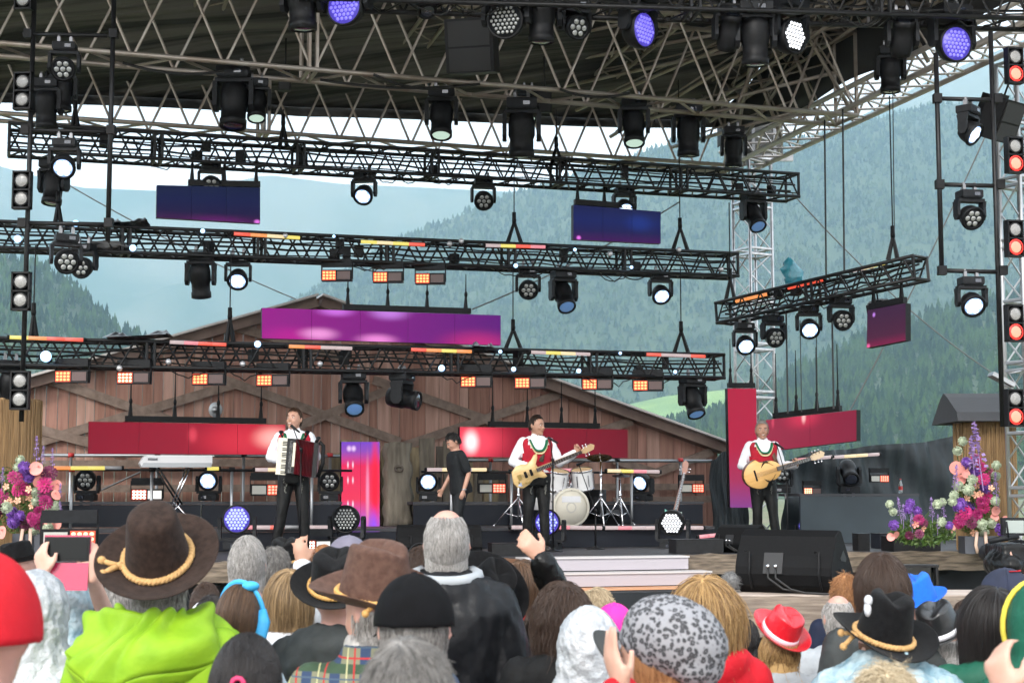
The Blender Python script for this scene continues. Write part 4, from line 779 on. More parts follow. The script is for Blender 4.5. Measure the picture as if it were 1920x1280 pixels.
# ================================================================ people
def noise3(P, sc, seed=0):
    x, y, z = P[:, 0] * sc, P[:, 1] * sc, P[:, 2] * sc; o = 0
    for k in range(4):
        f = 1.9 ** k; o = o + (np.sin(x * f + 2.1 * np.sin(y * f * .8 + seed + k) + seed * 1.7) * np.cos(z * f * .9 + 1.6 * np.sin(x * f * .7 + k * 2 + seed)) + np.sin(y * f * 1.1 + 1.8 * np.sin(z * f * .9 + seed * .6))) / 2 / (1.6 ** k)
    return o / 2
def finish(mb, name, m, parent, voxel=.014, smooth=3, wr=0, wsc=18, seed=1, fold=None, w=False):
    """grow one continuous skin over the collected volumes"""
    me = mb.mesh('tmp'); o = bpy.data.objects.new('tmp', me); COL.objects.link(o)
    r_ = o.modifiers.new('r', 'REMESH'); r_.mode = 'VOXEL'; r_.voxel_size = voxel; r_.use_smooth_shade = True
    s = o.modifiers.new('s', 'SMOOTH'); s.iterations = smooth; s.factor = .5
    dg = bpy.context.evaluated_depsgraph_get(); me2 = bpy.data.meshes.new_from_object(o.evaluated_get(dg)); bpy.data.objects.remove(o); bpy.data.meshes.remove(me)
    n = len(me2.vertices)
    if wr or fold:
        co = np.empty(n * 3, np.float32); me2.vertices.foreach_get('co', co); co = co.reshape(-1, 3); no = np.empty(n * 3, np.float32); me2.vertices.foreach_get('normal', no); no = no.reshape(-1, 3)
        d = np.zeros(n)
        if wr:
            cw = co * np.array([1.25, 1.25, .42]) + np.stack([co[:, 2] * .35 * np.sin(seed), co[:, 2] * 0, co[:, 0] * .3], 1) + .02 * np.stack([noise3(co, 9, seed), noise3(co, 8, seed + 2), noise3(co, 7, seed + 4)], 1)
            v = noise3(cw, wsc * 1.15, seed); v2 = noise3(cw[:, [2, 1, 0]], wsc * 2.1, seed + 5); d += wr * (.55 - 1.9 * np.abs(v)) * .8 + wr * .45 * (.5 - 1.6 * np.abs(v2))
        if fold is not None: d += fold(co, no)
        co = co + no * d[:, None]; me2.vertices.foreach_set('co', co.astype(np.float32).ravel()); me2.update()
    me2.polygons.foreach_set('use_smooth', np.ones(len(me2.polygons), bool)); me2.materials.clear(); me2.materials.append(m); me2.name = name
    return link(name, me2, parent)
SK = {k: mat('skin_' + k, c, .5, 0, c2, 14, bump=.0006, bscale=120, sss=.08) for k, c, c2 in (('fair', (.52, .30, .22), (.58, .35, .27)), ('warm', (.46, .25, .17), (.52, .29, .21)), ('tan', (.36, .19, .125), (.42, .235, .16)), ('pink', (.56, .30, .24), (.5, .26, .2)))}
def rfix(v): return Vector(v)
def hand(mb, Wp, d, n, side=1, curl=.4, spread=.1, s=1, thumb=.7):
    """palm, four unequal bent fingers and a thumb from the side of the palm; n = way the palm faces"""
    d = Vector(d).normalized(); n = Vector(n); n = (n - d * n.dot(d)).normalized(); x = d.cross(n).normalized() * side; W_ = Vector(Wp); rings = []
    for (t, w_, h_) in ((-.025, .027, .021), (.0, .027, .019), (.03, .038, .017), (.07, .043, .015), (.092, .040, .012)):
        c = W_ + d * t * s; rings.append([c + x * (math.cos(a) * w_ * s) + n * (math.sin(a) * h_ * s) for a in [2 * math.pi * k / 10 for k in range(10)]])
    mb.loft(rings)
    for i, (L, r_) in enumerate(((.072, .0095), (.080, .0098), (.074, .0092), (.057, .0082))):
        b = W_ + d * (.078 - .006 * (i == 3)) * s + x * ((.030 - .0205 * i) * s); a = spread * (1.2 - .8 * i); dd = (d + x * a).normalized(); pts = [b - dd * .02 * s, b]; p = b; ang = 0; c_ = curl * (1 + .12 * i)
        for L2 in (.45, .31, .24):
            ang += c_; q_ = dd * math.cos(ang) + n * math.sin(ang); p = p + q_ * (L * L2 * s); pts.append(p)
        mb.path(pts, [r_ * s * k for k in (1.05, 1.05, 1.0, .92, .72)], 7)
        mb.ell(p, (r_ * .8 * s,) * 3, None, 6, 5)
    b = W_ + d * .018 * s + x * .024 * s; t1 = (d * .55 + x * thumb + n * .25).normalized(); p1 = b + t1 * .042 * s; t2 = (d * .9 + x * thumb * .35 + n * .35).normalized(); p2 = p1 + t2 * .036 * s
    mb.path([b - t1 * .01, b, p1, p2, p2 + t2 * .012 * s], [.014 * s, .0145 * s, .0115 * s, .0105 * s, .006 * s], 7)
TORSO = ((.84, .158, .112, .01), (.92, .168, .122, .012), (1.0, .158, .112, .006), (1.1, .145, .102, 0), (1.2, .155, .108, -.004), (1.3, .172, .115, -.004), (1.38, .182, .108, .004), (1.43, .165, .092, .01), (1.465, .115, .078, .014), (1.49, .07, .066, .014), (1.53, .057, .058, .01))
def torso(mb, off=0, z0=.84, z1=1.53, lean=None, bulk=1, n=20, flare=0):
    rings = []; T = [r_ for r_ in TORSO if z0 - 1e-6 <= r_[0] <= z1 + 1e-6]
    for z, rx, ry, yc in T:
        k = bulk if z < 1.42 else 1 + (bulk - 1) * .5; e = off + flare * max(0, (1.2 - z)); ring = []
        for i in range(n):
            a = 2 * math.pi * i / n; c, s = math.cos(a), math.sin(a); p = Vector(((abs(c) ** .8) * math.copysign(1, c) * (rx * k + e), yc + (abs(s) ** .8) * math.copysign(1, s) * (ry * k + e), z)); ring.append(lean @ p if lean else p)
        rings.append(ring)
    mb.loft(rings)
def arm_pts(S_, E_, W_): return [Vector(S_), Vector(E_), Vector(W_)]
def limb(mb, pts, rr, n=10, sub=3):
    P = []; Rr = []
    for i in range(len(pts) - 1):
        for k in range(sub): t = k / sub; P.append(pts[i].lerp(pts[i + 1], t)); Rr.append(rr[i] * (1 - t) + rr[i + 1] * t + (.004 * math.sin(t * math.pi) if i < 2 else 0))
    P.append(pts[-1]); Rr.append(rr[-1]); mb.path(P, Rr, n)
    for p, r_ in zip(pts, rr): mb.ell(p, (r_ * .99,) * 3, None, 8, 6)
HEADR = ((.125, .012, .015, .006), (.120, .026, .033, .006), (.110, .041, .052, .005), (.09, .057, .072, .004), (.06, .071, .089, .002), (.03, .0785, .099, 0), (0, .0775, .097, -.001), (-.03, .073, .09, -.006), (-.06, .064, .076, -.016), (-.085, .052, .060, -.028), (-.105, .038, .042, -.040), (-.118, .02, .022, -.046))
def head_mesh(mb, M, chin=1):
    rings = []
    for z, rx, ry, yc in HEADR:
        ring = []
        for i in range(18):
            a = 2 * math.pi * i / 18; ring.append(M @ Vector((math.cos(a) * rx, yc + math.sin(a) * ry * (1.04 if math.sin(a) < 0 and z < 0 else 1), z)))
        rings.append(ring)
    mb.loft(rings)
    for s in (-1, 1):
        mb.ell(M @ Vector((s * .081, .012, -.008)), (.010, .019, .031), M.to_3x3() @ Matrix.Rotation(s * .35, 3, 'Z'), 8, 6)
        mb.ell(M @ Vector((s * .034, -.076, -.032)), (.026, .018, .02), M.to_3x3(), 8, 6)      # cheek
    mb.ell(M @ Vector((0, -.085, .026)), (.05, .014, .010), M.to_3x3(), 8, 6)                 # brow
    mb.path([M @ Vector(p) for p in ((0, -.09, .018), (0, -.107, -.008), (0, -.117, -.028), (0, -.10, -.038))], [.007, .009, .0135, .010], 7)
    mb.ell(M @ Vector((0, -.083, -.098)), (.022, .018, .016), M.to_3x3(), 8, 6); mb.ell(M @ Vector((0, -.090, -.062)), (.026, .012, .012), M.to_3x3(), 8, 6)
M_EYEW = mat('eye_white', (.75, .73, .7), .3); M_EYE = mat('eye_dark', (.02, .015, .012), .2); M_LIP = mat('lips', (.30, .09, .07), .5); M_TEETH = mat('teeth', (.8, .78, .72), .3)
def face(t, M, smile=True, browc=None):
    for s in (-1, 1):
        m = MB(); m.ell(M @ Vector((s * .031, -.0885, .006)), (.014, .006, .0065), M.to_3x3(), 8, 5); e = obj('eye', m, M_EYEW, t)
        m = MB(); m.ell(M @ Vector((s * .031, -.0935, .006)), (.006, .003, .006), M.to_3x3(), 7, 4); obj('iris', m, M_EYE, e)
        m = MB(); m.path([M @ Vector((s * x, y, z)) for x, y, z in ((.014, -.0985, .024), (.032, -.0975, .029), (.05, -.086, .023))], [.003, .0042, .002], 5); obj('eyebrow', m, browc or M_EYE, t)
    m = MB(); w_ = .03 if smile else .022; m.path([M @ Vector((x, -.1005 + abs(x) * .25, -.064 + (x * x * 12 if smile else 0))) for x in (-w_, -w_ / 2, 0, w_ / 2, w_)], [.003, .006, .0065, .006, .003], 6); o = obj('mouth', m, M_LIP, t)
    if smile: m = MB(); m.path([M @ Vector((x, -.1065 + abs(x) * .25, -.062 + x * x * 11)) for x in (-.019, 0, .019)], [.002, .0042, .002], 5); obj('teeth', m, M_TEETH, o)
def hairmat(name, c, c2=None, rough=.45):
    k = 'hair_' + name
    if k in MATS: return MATS[k]
    m = bpy.data.materials.new(k); m.use_nodes = True; t = m.node_tree; b = t.nodes['Principled BSDF']; hi = t.nodes.new('ShaderNodeHairInfo'); mx = t.nodes.new('ShaderNodeMix'); mx.data_type = 'RGBA'
    c2 = c2 or tuple(x * .45 for x in c); c2 = tuple(x * .75 for x in c2); mx.inputs['A'].default_value = (*c, 1); mx.inputs['B'].default_value = (*c2, 1); t.links.new(hi.outputs['Random'], mx.inputs['Factor']); t.links.new(mx.outputs['Result'], b.inputs['Base Color']); b.inputs['Roughness'].default_value = rough; b.inputs['Specular IOR Level'].default_value = .35
    MATS[k] = m; return m
SKR = np.array([.083, .1035, .132])
def strands(t, M, style, hm, n=3500, L=.04, seed=1, rad=.0011, frizz=.3, wave=0, zf=.5, zb=-.62, bald=0, tie=None, lift=.5, part='hair', under=None, scale=1.0, top=2):
    rg = np.random.default_rng(seed); d = rg.normal(size=(n * 3, 3)); d /= np.linalg.norm(d, axis=1)[:, None]
    fr = np.clip(-d[:, 1], -1, 1); thr = np.where(fr > 0, zb + (zf - zb) * np.clip(fr * 1.35 + .28, 0, 1) ** .9, zb + .28 * np.clip(1 + d[:, 1] * 1.5 - .5, 0, 1) * 0 + (.42) * np.clip(.55 - np.abs(d[:, 1]), 0, 1))
    keep = (d[:, 2] > thr + .05 * rg.normal(size=len(d)) * .5) & (d[:, 2] < top)
    if bald: keep &= ~((d[:, 2] > 1 - bald) | ((d[:, 1] < 0) & (d[:, 2] > .55 - .1 * bald)) & (rg.random(len(d)) < .93))
    d = d[keep][:n]; n = len(d); P = d * SKR * scale * (.985 + .02 * rg.random((n, 1))); steps = 9; Ls = L * rg.uniform(.75, 1.1, n); out = [P.copy()]; crown = np.array([.01, .035, .135]); ph = rg.random(n) * 6.28
    J = np.stack([noise3(d + sd * 3.1, 6.5, seed + sd * 2) for sd in range(3)], 1) * frizz * 1.5 + rg.normal(size=(n, 3)) * frizz * .42 * (1 + 1.6 * (rg.random((n, 1)) < .07))
    for k in range(steps):
        N = P / (SKR ** 2); N /= np.linalg.norm(N, axis=1)[:, None]; near = np.clip(1.35 - np.linalg.norm(P / (SKR * 1.05), axis=1), 0, 1)
        if tie is not None:
            tp = np.array(tie); g = tp - P; ds = np.linalg.norm(g, axis=1); g /= ds[:, None] + 1e-6; past = np.array(out).shape[0] > 6; far = (ds < .035) | past
            g = np.where(far[:, None], np.array([0, .12, -1.]), g)
        else:
            aw = P - crown; aw /= np.linalg.norm(aw, axis=1)[:, None] + 1e-6; wz = np.clip(P[:, 2:3] / .09 + .25, 0, 1); g = aw * .8 * wz + np.array([0, 0, -1.]) * (.5 + k / steps * 1.5) + (1 - wz) * np.array([0, 0, -1.2]) - (P * [1, 1, 0]) * 1.5 * (1 - wz)
        T = g - N * (g * N).sum(1)[:, None] * np.clip(near * 3, 0, 1)[:, None]; T /= np.linalg.norm(T, axis=1)[:, None] + 1e-6
        D = T + N * lift * (1 - k / steps) * np.clip(P[:, 2:3] / .1 + .8, .05, 1)
        D = D + J * (.5 + k / steps); 
        if wave: D = D + np.stack([np.sin(ph + k * 1.6), np.cos(ph * 2 + k * 1.6), np.zeros(n)], 1) * wave
        D /= np.linalg.norm(D, axis=1)[:, None]; P = P + D * (Ls / steps)[:, None]
        q_ = np.linalg.norm(P / (SKR * scale * 1.01), axis=1); ins = q_ < 1; P[ins] = P[ins] / q_[ins][:, None]
        rxy = np.hypot(P[:, 0], P[:, 1] - .01); low = (P[:, 2] < -.05); mn = np.where(P[:, 2] < -.2, .105, .078); f_ = np.where(low & (rxy < mn), mn / (rxy + 1e-6), 1); P[:, 0] *= f_; P[:, 1] = (P[:, 1] - .01) * f_ + .01
        out.append(P.copy())
    A = np.stack(out, 1); m4 = np.array(M); A = A @ m4[:3, :3].T + m4[:3, 3]
    cu = bpy.data.hair_curves.new(part); cu.add_curves([steps + 1] * n); cu.position_data.foreach_set('vector', A.astype(np.float32).ravel())
    ra = cu.attributes.get('radius') or cu.attributes.new('radius', 'FLOAT', 'POINT'); ra.data.foreach_set('value', np.tile(np.linspace(rad, rad * .35, steps + 1), n).astype(np.float32)); cu.materials.append(hm)
    base = bpy.data.objects.new(part, cu)
    # dark close cap below the strands
    m = MB(); P_s = []; nu, nv = 28, 18
    def f(a, b):
        th = a * 2 * math.pi; ph_ = b * math.pi * .80; return Vector((math.sin(ph_) * math.cos(th), math.sin(ph_) * math.sin(th), math.cos(ph_)))
    vv = [f(i / nu, j / nv) for j in range(nv + 1) for i in range(nu + 1)]; fs = []
    for j in range(nv):
        for i in range(nu):
            c = (vv[j * (nu + 1) + i] + vv[(j + 1) * (nu + 1) + i + 1]) / 2; ff = -c.y; th_ = zb + (zf - zb) * min(1, max(0, ff * 1.35 + .28)) ** .9 if ff > 0 else zb + .42 * max(0, .55 - abs(c.y))
            if c.z < top and c.z > th_ + .03 and not (bald and (c.z > 1 - bald - .05 or (c.y < 0 and c.z > .5))): fs.append((j * (nu + 1) + i, j * (nu + 1) + i + 1, (j + 1) * (nu + 1) + i + 1, (j + 1) * (nu + 1) + i))
    m.add([M @ Vector((v.x * SKR[0] * scale, v.y * SKR[1] * scale, v.z * SKR[2] * scale)) for v in vv], fs, True)
    if L > .12 and tie is None:          # inner mass of long hair
        rings = []
        for k in range(0, steps + 1, 1):
            pass
        sel = rg.choice(n, min(n, 500), replace=False); ang = np.arctan2(d[sel][:, 1], d[sel][:, 0])
        zs = np.linspace(.03, A_z_min(out, sel) * .82, 7)
        for z in zs:
            rr = .083 if z > -.05 else .088; rings.append([M @ Vector((math.cos(a) * rr * (1 - .0 * k), .004 + math.sin(a) * rr * 1.12, z)) for a in [math.radians(-25 + 230 * i / 16) for i in range(17)]])
        mm = []; 
        P_ = [p for r_ in rings for p in r_]; nn = 17; m.add(P_, [(i * nn + k, i * nn + k + 1, (i + 1) * nn + k + 1, (i + 1) * nn + k) for i in range(len(rings) - 1) for k in range(nn - 1)], True)
    cap = obj(part, m, under or hm, t); base.name = 'strands'; COL.objects.link(base); base.parent = cap; return cap
def A_z_min(out, sel): return float(np.percentile(out[-1][sel][:, 2], 30))
def Mhead(base, tilt): return Matrix.Translation(base) @ Euler((R(tilt[0]), R(tilt[1]), R(tilt[2])), 'XYZ').to_matrix().to_4x4()
# ---- hats, in head space (front = -y)
def felt_hat(t, M, m_, rc=.092, hc=.125, br=.085, dent=.035, curl=.018, taper=.80, cord=None, flop=0, name='hat', backup=0, label=None, band=None, crease=True, knot=None, sweep=0):
    H = MB(); nu = 40; prof = []
    for k in range(9):
        s = k / 8; prof.append((rc + br * (1 - s), 'b', s))
    for k in range(1, 15):
        s = k / 14; prof.append((rc * (1 - (1 - taper) * s) if s < .8 else rc * taper * math.cos((s - .8) / .2 * math.pi / 2 * .96), 'c', s))
    rings = []
    for r_, typ, s in prof:
        ring = []
        for i in range(nu):
            a = 2 * math.pi * i / nu; c, sn = math.cos(a), math.sin(a)
            if typ == 'b':
                e = 1 - s; z = curl * e ** 1.6 * (1 + .9 * c * c) - flop * e * (sn < 0) * abs(sn) + backup * e * max(0, sn) ** 2 + sweep * e * math.sin(2 * a + .6); x, y = c * r_, sn * r_ * 1.17
            else:
                z = hc * min(1, s / .8) * (1 - .0 * s) + (.012 * math.sin((s - .8) / .2 * 1.5) if s > .8 else 0); x, y = c * r_, sn * r_ * 1.17
                if crease:
                    z -= dent * math.exp(-(x / .026) ** 2) * max(0, (s - .7) / .3) ** .6 * (1.25 if y < 0 else .8)
                    pin = max(0, min(1, (s - .35) / .5)) * max(0, -sn); x *= 1 - .22 * pin
            ring.append(M @ Vector((x, y, z)))
        rings.append(ring)
    n = nu; P = [p for r_ in rings for p in r_]; H.add(P, [(i * n + k, i * n + (k + 1) % n, (i + 1) * n + (k + 1) % n, (i + 1) * n + k) for i in range(len(rings) - 1) for k in range(n)] + [tuple(range((len(rings) - 1) * n, len(rings) * n))], True)
    o = obj(name, H, m_, t); md = o.modifiers.new('s', 'SOLIDIFY'); md.thickness = .004; md.offset = 0; sb = o.modifiers.new('u', 'SUBSURF'); sb.levels = 1; sb.render_levels = 1
    if label: o['label'] = label
    if cord:
        for ph in (0, math.pi):
            m = MB(); pts = []
            for i in range(120):
                a = 2 * math.pi * i / 120; k = a * 26 + ph; rr = rc * .985 + .006; pts.append(M @ Vector((math.cos(a) * (rr + .0045 * math.cos(k)), math.sin(a) * (rr + .0045 * math.cos(k)) * 1.17, .013 + .0045 * math.sin(k))))
            m.path(pts, cord[1], 6, True); obj('cord', m, cord[0], o)
        if knot:
            a = R(knot[0]); b = Vector((math.cos(a) * (rc + .012), math.sin(a) * (rc + .012) * 1.17, .013)); out = Vector((math.cos(a), math.sin(a), 0)); m = MB(); m.ell(M @ b, (.014, .014, .013), None, 8, 6); tg = Vector((-out.y, out.x, 0))
            for k, (l1, l2) in enumerate(knot[1]):
                m.path([M @ b, M @ (b + out * l1 * .5 + tg * (.012 if k else -.012) + Vector((0, 0, .006))), M @ (b + out * l1 + tg * (.02 if k else -.03) + Vector((0, 0, l2)))], [cord[1] * 1.1, cord[1] * 1.2, cord[1] * 1.1], 6); m.ell(M @ (b + out * l1 + tg * (.02 if k else -.03) + Vector((0, 0, l2))), (cord[1] * 1.9,) * 3, None, 7, 5)
            obj('knot', m, cord[0], o)
    if band:
        m = MB(); nn = 40; rg_ = []
        for z, e in ((.004, .0035), (.004 + band[1], .0035 - (1 - taper) * rc * band[1] / hc * .8)): rg_.append([M @ Vector((math.cos(2 * math.pi * i / nn) * (rc + e), math.sin(2 * math.pi * i / nn) * (rc + e) * 1.17, z)) for i in range(nn)])
        m.loft(rg_, False); b_ = obj('band', m, band[0], o); b_.modifiers.new('s', 'SOLIDIFY').thickness = .0015
    return o
def ball_cap(t, M, m_, name='cap', visor=None, r=(.090, .108, .105), back=True, label=None, vis_len=.07, yaw=0, loose=0):
    m = MB(); M2 = M @ Matrix.Rotation(R(yaw), 4, 'Z')
    def f(a, b):
        th = 2 * math.pi * a; ph_ = b * math.pi * .53; bl = 1 + loose * math.sin(ph_) * math.sin(th * 9 + b * 6) * .5 + loose * .6 * math.sin(th * 5 + b * 11)
        sm = .0028 * (abs(math.sin(th * 3)) < .09); return M2 @ Vector((math.sin(ph_) * math.cos(th) * r[0] * bl, .0 + math.sin(ph_) * math.sin(th) * r[1] * bl, math.cos(ph_) * r[2] * bl - .002 - sm))
    m.sheet(f, 48, 18); m.ell(M2 @ Vector((0, 0, r[2])), (.008, .008, .005), M2.to_3x3(), 8, 5)
    o = obj(name, m, m_, t); o.modifiers.new('s', 'SOLIDIFY').thickness = .003
    if label: o['label'] = label
    if vis_len:
        m = MB(); m.sheet(lambda a, b: M2 @ Vector((math.sin((a - .5) * 2.2) * (r[0] * .98 + vis_len * b * .25), -math.cos((a - .5) * 2.2) * (r[1] + vis_len * b) + .0, -.012 - .022 * (2 * a - 1) ** 2 - .01 * b)), 16, 5); v = obj('visor', m, visor or m_, o); v.modifiers.new('s', 'SOLIDIFY').thickness = .004
    return o
CLOTH = {}
def cloth(name, c, c2=None, rough=.75, bump=.002, bscale=60, **k): return mat('cloth_' + name, c, rough, 0, c2 or tuple(x * .8 for x in c), 12, bump=bump, bscale=bscale, spec=.22, **k)
PANT = cloth('dark_jeans', (.03, .035, .05)); SHOE = mat('shoe_leather', (.03, .025, .022), .5)
def person(label, base, yaw, h=1.75, A=None, B=None, hA=None, hB=None, tilt=(0, 0, 0), skin='fair', top=None, pants=PANT, voxel=.016, bulk=1.0, seed=1, facial=False, smile=True, hood=False, wr=.007, wsc=16, sleeve=1.0, short=False, lean=0, legs=None, tv=None, topname='jacket', collar=None, fold=None, cat='person', group=None, soff=.020, hip=.84, pz=1.0, hs_=1.0):
    """standing figure facing -y in its own space; A is the +x arm, B the -x arm: (elbow, wrist) points"""
    t = thing('person', label, cat, base, group, (0, 0, R(yaw))); k = h / 1.75; t.scale = (k, k, k)
    Ln = Matrix.Translation((0, 0, .95)) @ Matrix.Rotation(R(lean), 4, 'X') @ Matrix.Translation((0, 0, -.95))
    SA, SB = Ln @ Vector((.178, .005, 1.405)), Ln @ Vector((-.178, .005, 1.405))
    A = A or ((.235, .03, 1.13), (.245, -.06, .88)); B = B or ((-.235, .03, 1.13), (-.245, -.06, .88)); A = [Vector(p) for p in A]; B = [Vector(p) for p in B]
    legs = legs or (((.095, 0, .90), (.105, -.01, .48), (.11, .02, .085)), ((-.095, 0, .90), (-.105, -.01, .48), (-.11, .02, .085)))
    hb = Ln @ Vector((0, -.005, 1.625)); M = Mhead(hb, tilt) @ Matrix.Scale(hs_, 4); bd = MB(); torso(bd, 0, lean=Ln, bulk=bulk); head_mesh(bd, M); bd.path([Ln @ Vector((0, .016, 1.46)), Ln @ Vector((0, .012, 1.53)), M @ Vector((0, .012, -.05))], [.06, .056, .058], 12)
    for S_, X in ((SA, A), (SB, B)): limb(bd, [S_, X[0], X[1]], [.052, .039, .026])
    for X, hh, sd in ((A, hA, 1), (B, hB, -1)):
        hh = hh or {}; dd = hh.get('d') or (X[1] - X[0]); hand(bd, X[1], dd, hh.get('n', (-sd, 0, 0)), hh.get('side', 1), hh.get('curl', .35), hh.get('spread', .06), hh.get('s', 1), hh.get('thumb', .7))
    for L_ in legs: limb(bd, [Vector(p) for p in L_], [.082, .055, .038])
    for L_ in legs: a = Vector(L_[2]); bd.ell(a + Vector((0, -.05, -.055)), (.034, .10, .024), None, 10, 6)
    finish(bd, 'body', SK[skin], t, voxel, 3)
    # trousers
    m = MB(); torso(m, .014, .84, pz, lean=Ln, bulk=bulk)
    for L_ in legs: limb(m, [Vector(p) for p in L_], [.098, .070, .058], 12)
    finish(m, 'trousers', pants, t, .02, 3, .006, 14, seed + 3)
    for L_ in legs:
        a = Vector(L_[2]); m = MB(); rings = []
        for (y, w_, hh_) in ((.065, .028, .055), (.04, .038, .075), (-.04, .043, .065), (-.11, .047, .048), (-.165, .034, .034), (-.18, .01, .02)): rings.append([a + Vector((math.cos(q_) * w_, y, -.085 + max(0.002, hh_ * (.5 + .5 * math.sin(q_))))) for q_ in [2 * math.pi * i / 10 for i in range(10)]])
        m.loft(rings); obj('shoe', m, SHOE, t)
    if top:
        m = MB(); torso(m, soff, hip, 1.49 if not hood else 1.53, lean=Ln, bulk=bulk, flare=.06)
        for S_, X in ((SA, A), (SB, B)):
            E_, W_ = X; W2 = E_.lerp(W_, .90 if not short else .0); pts = [S_, E_, W2] if not short else [S_, S_.lerp(E_, .75)]
            limb(m, pts, ([.052 + soff, .045 + soff * sleeve, .034 + soff * sleeve] if not short else [.052 + soff, .05 + soff]), 12)
        if collar: 
            for z, r_ in ((1.47, .08), (1.50, .072)): m.path([Ln @ Vector((math.cos(a) * r_, .014 + math.sin(a) * r_, z + .02 * math.sin(a))) for a in [2 * math.pi * i / 16 for i in range(16)]], .017, 7, True)
        if hood:
            for i in range(9): a = math.pi * (i / 8); m.ell(Ln @ Vector((math.cos(a) * .125, .02 + math.sin(a) * .095, 1.475 - .035 * math.sin(a))), (.05, .045, .04 + .025 * math.sin(a)), None, 10, 6)
        finish(m, topname, top, t, tv or max(voxel, .014), 3, wr, wsc, seed, fold)
    if facial: face(t, M, smile)
    return t, M, Ln
# ================================================================ the band
M_SHIRT = cloth('white_shirt', (.78, .79, .82), (.68, .69, .74), .7); M_VEST = cloth('red_vest', (.42, .012, .03), (.33, .01, .025)); M_GREEN = cloth('green_trim', (.01, .13, .06)); M_CREAM = cloth('cream_trim', (.72, .58, .33))
M_LED = mat('leather_black', (.004, .004, .004), .5, 0, (.009, .009, .009), 9, bump=.004, bscale=35, spec=.25); M_EMB = mat('embroidery', (.14, .14, .12), .6); M_BELT = mat('tooled_belt', (.10, .09, .06), .5, 0, (.04, .035, .025), 60)
def vest(t, z0=1.0, zn=1.30, Ln=None, bulk=1):
    """red waistcoat with a deep scooped neck, then green and cream edging"""
    Ln = Ln or Matrix(); m = MB(); n = 40; T = [r_ for r_ in TORSO if r_[0] >= z0 - .01 and r_[0] <= 1.47]; zs = np.linspace(T[0][0], 1.455, 22); off = .030
    def ringp(z, a, e=off): rx = np.interp(z, [r_[0] for r_ in TORSO], [r_[1] for r_ in TORSO]) * bulk; ry = np.interp(z, [r_[0] for r_ in TORSO], [r_[2] for r_ in TORSO]) * bulk; yc = np.interp(z, [r_[0] for r_ in TORSO], [r_[3] for r_ in TORSO]); c, s = math.cos(a), math.sin(a); return Ln @ Vector((abs(c) ** .8 * math.copysign(1, c) * (rx + e), yc + abs(s) ** .8 * math.copysign(1, s) * (ry + e), z))
    P = [ringp(z, 2 * math.pi * k / n) for z in zs for k in range(n)]; fs = []
    def neck(x): return zn + (abs(x) / .108) ** 3 * .13
    for i in range(len(zs) - 1):
        for k in range(n):
            a = 2 * math.pi * (k + .5) / n; x = math.cos(a) * .17; z = zs[i]
            if math.sin(a) < 0 and abs(x) < .12 and z > neck(x): continue
            if abs(math.cos(a)) > .86 and z > 1.25: continue            # armholes
            fs.append((i * n + k, i * n + (k + 1) % n, (i + 1) * n + (k + 1) % n, (i + 1) * n + k))
    m.add(P, fs, True); v = obj('waistcoat', m, M_VEST, t); v.modifiers.new('s', 'SOLIDIFY').thickness = .006
    for mm, dz, r_ in ((M_GREEN, .002, .019), (M_CREAM, -.032, .017)):
        m = MB(); pts = []
        for i in range(17):
            x = -.112 + .224 * i / 16; z = min(neck(x) + dz, 1.45); rx = float(np.interp(z, [q[0] for q in TORSO], [q[1] for q in TORSO])) * bulk + off; c = max(-1, min(1, x / rx)); a = -math.acos(math.copysign(abs(c) ** 1.25, c)); pts.append(ringp(z, a, off + .005))
        m.path(pts, r_, 8, flat=.35); obj('trim', m, mm, v)
    return v
def lederhosen(t, Ln=Matrix()):
    m = MB(); torso(m, .024, 1.0, 1.1, lean=Ln); finish(m, 'belt', M_BELT, t, .012, 2)
    m = MB(); m.ell((0, -.14, 1.05), (.05, .012, .04), None, 12, 6); obj('buckle', m, M_EMB, t)
    for s in (-1, 1):
        q = random.Random(5 + s); m = MB()
        for i in range(16): m.ell((s * .095 + q.uniform(-.03, .03) * (1 - i / 20), -.106 + .001 * i, .90 - .011 * i), (.009, .01, .009), None, 6, 4)
        o = obj('embroidery', m, M_EMB, t); o['kind'] = 'stuff'
        m = MB(); m.path([(s * .125, -.10 + .01 * k, .93 - .06 * k) for k in range(4)], .004, 5); obj('piping', m, M_EMB, t)
def neck_collar(t, Ln=Matrix()):
    m = MB()
    for s in (-1, 1): m.add([Ln @ Vector(p) for p in ((s * .004, -.075, 1.475), (s * .045, -.095, 1.435), (s * .078, -.03, 1.49), (s * .060, -.035, 1.52), (s * .01, -.068, 1.50))], [(0, 1, 2, 3, 4)], False)
    o = obj('collar', m, M_SHIRT, t); o.modifiers.new('s', 'SOLIDIFY').thickness = .006
def feet(px, py, v): p = pl(px, py, v); return Vector((p.x, p.y, STZ))
def face_yaw(P): return math.degrees(math.atan2(-P.x, -P.y)) if False else math.degrees(math.atan2(P.x, -P.y)) * 0
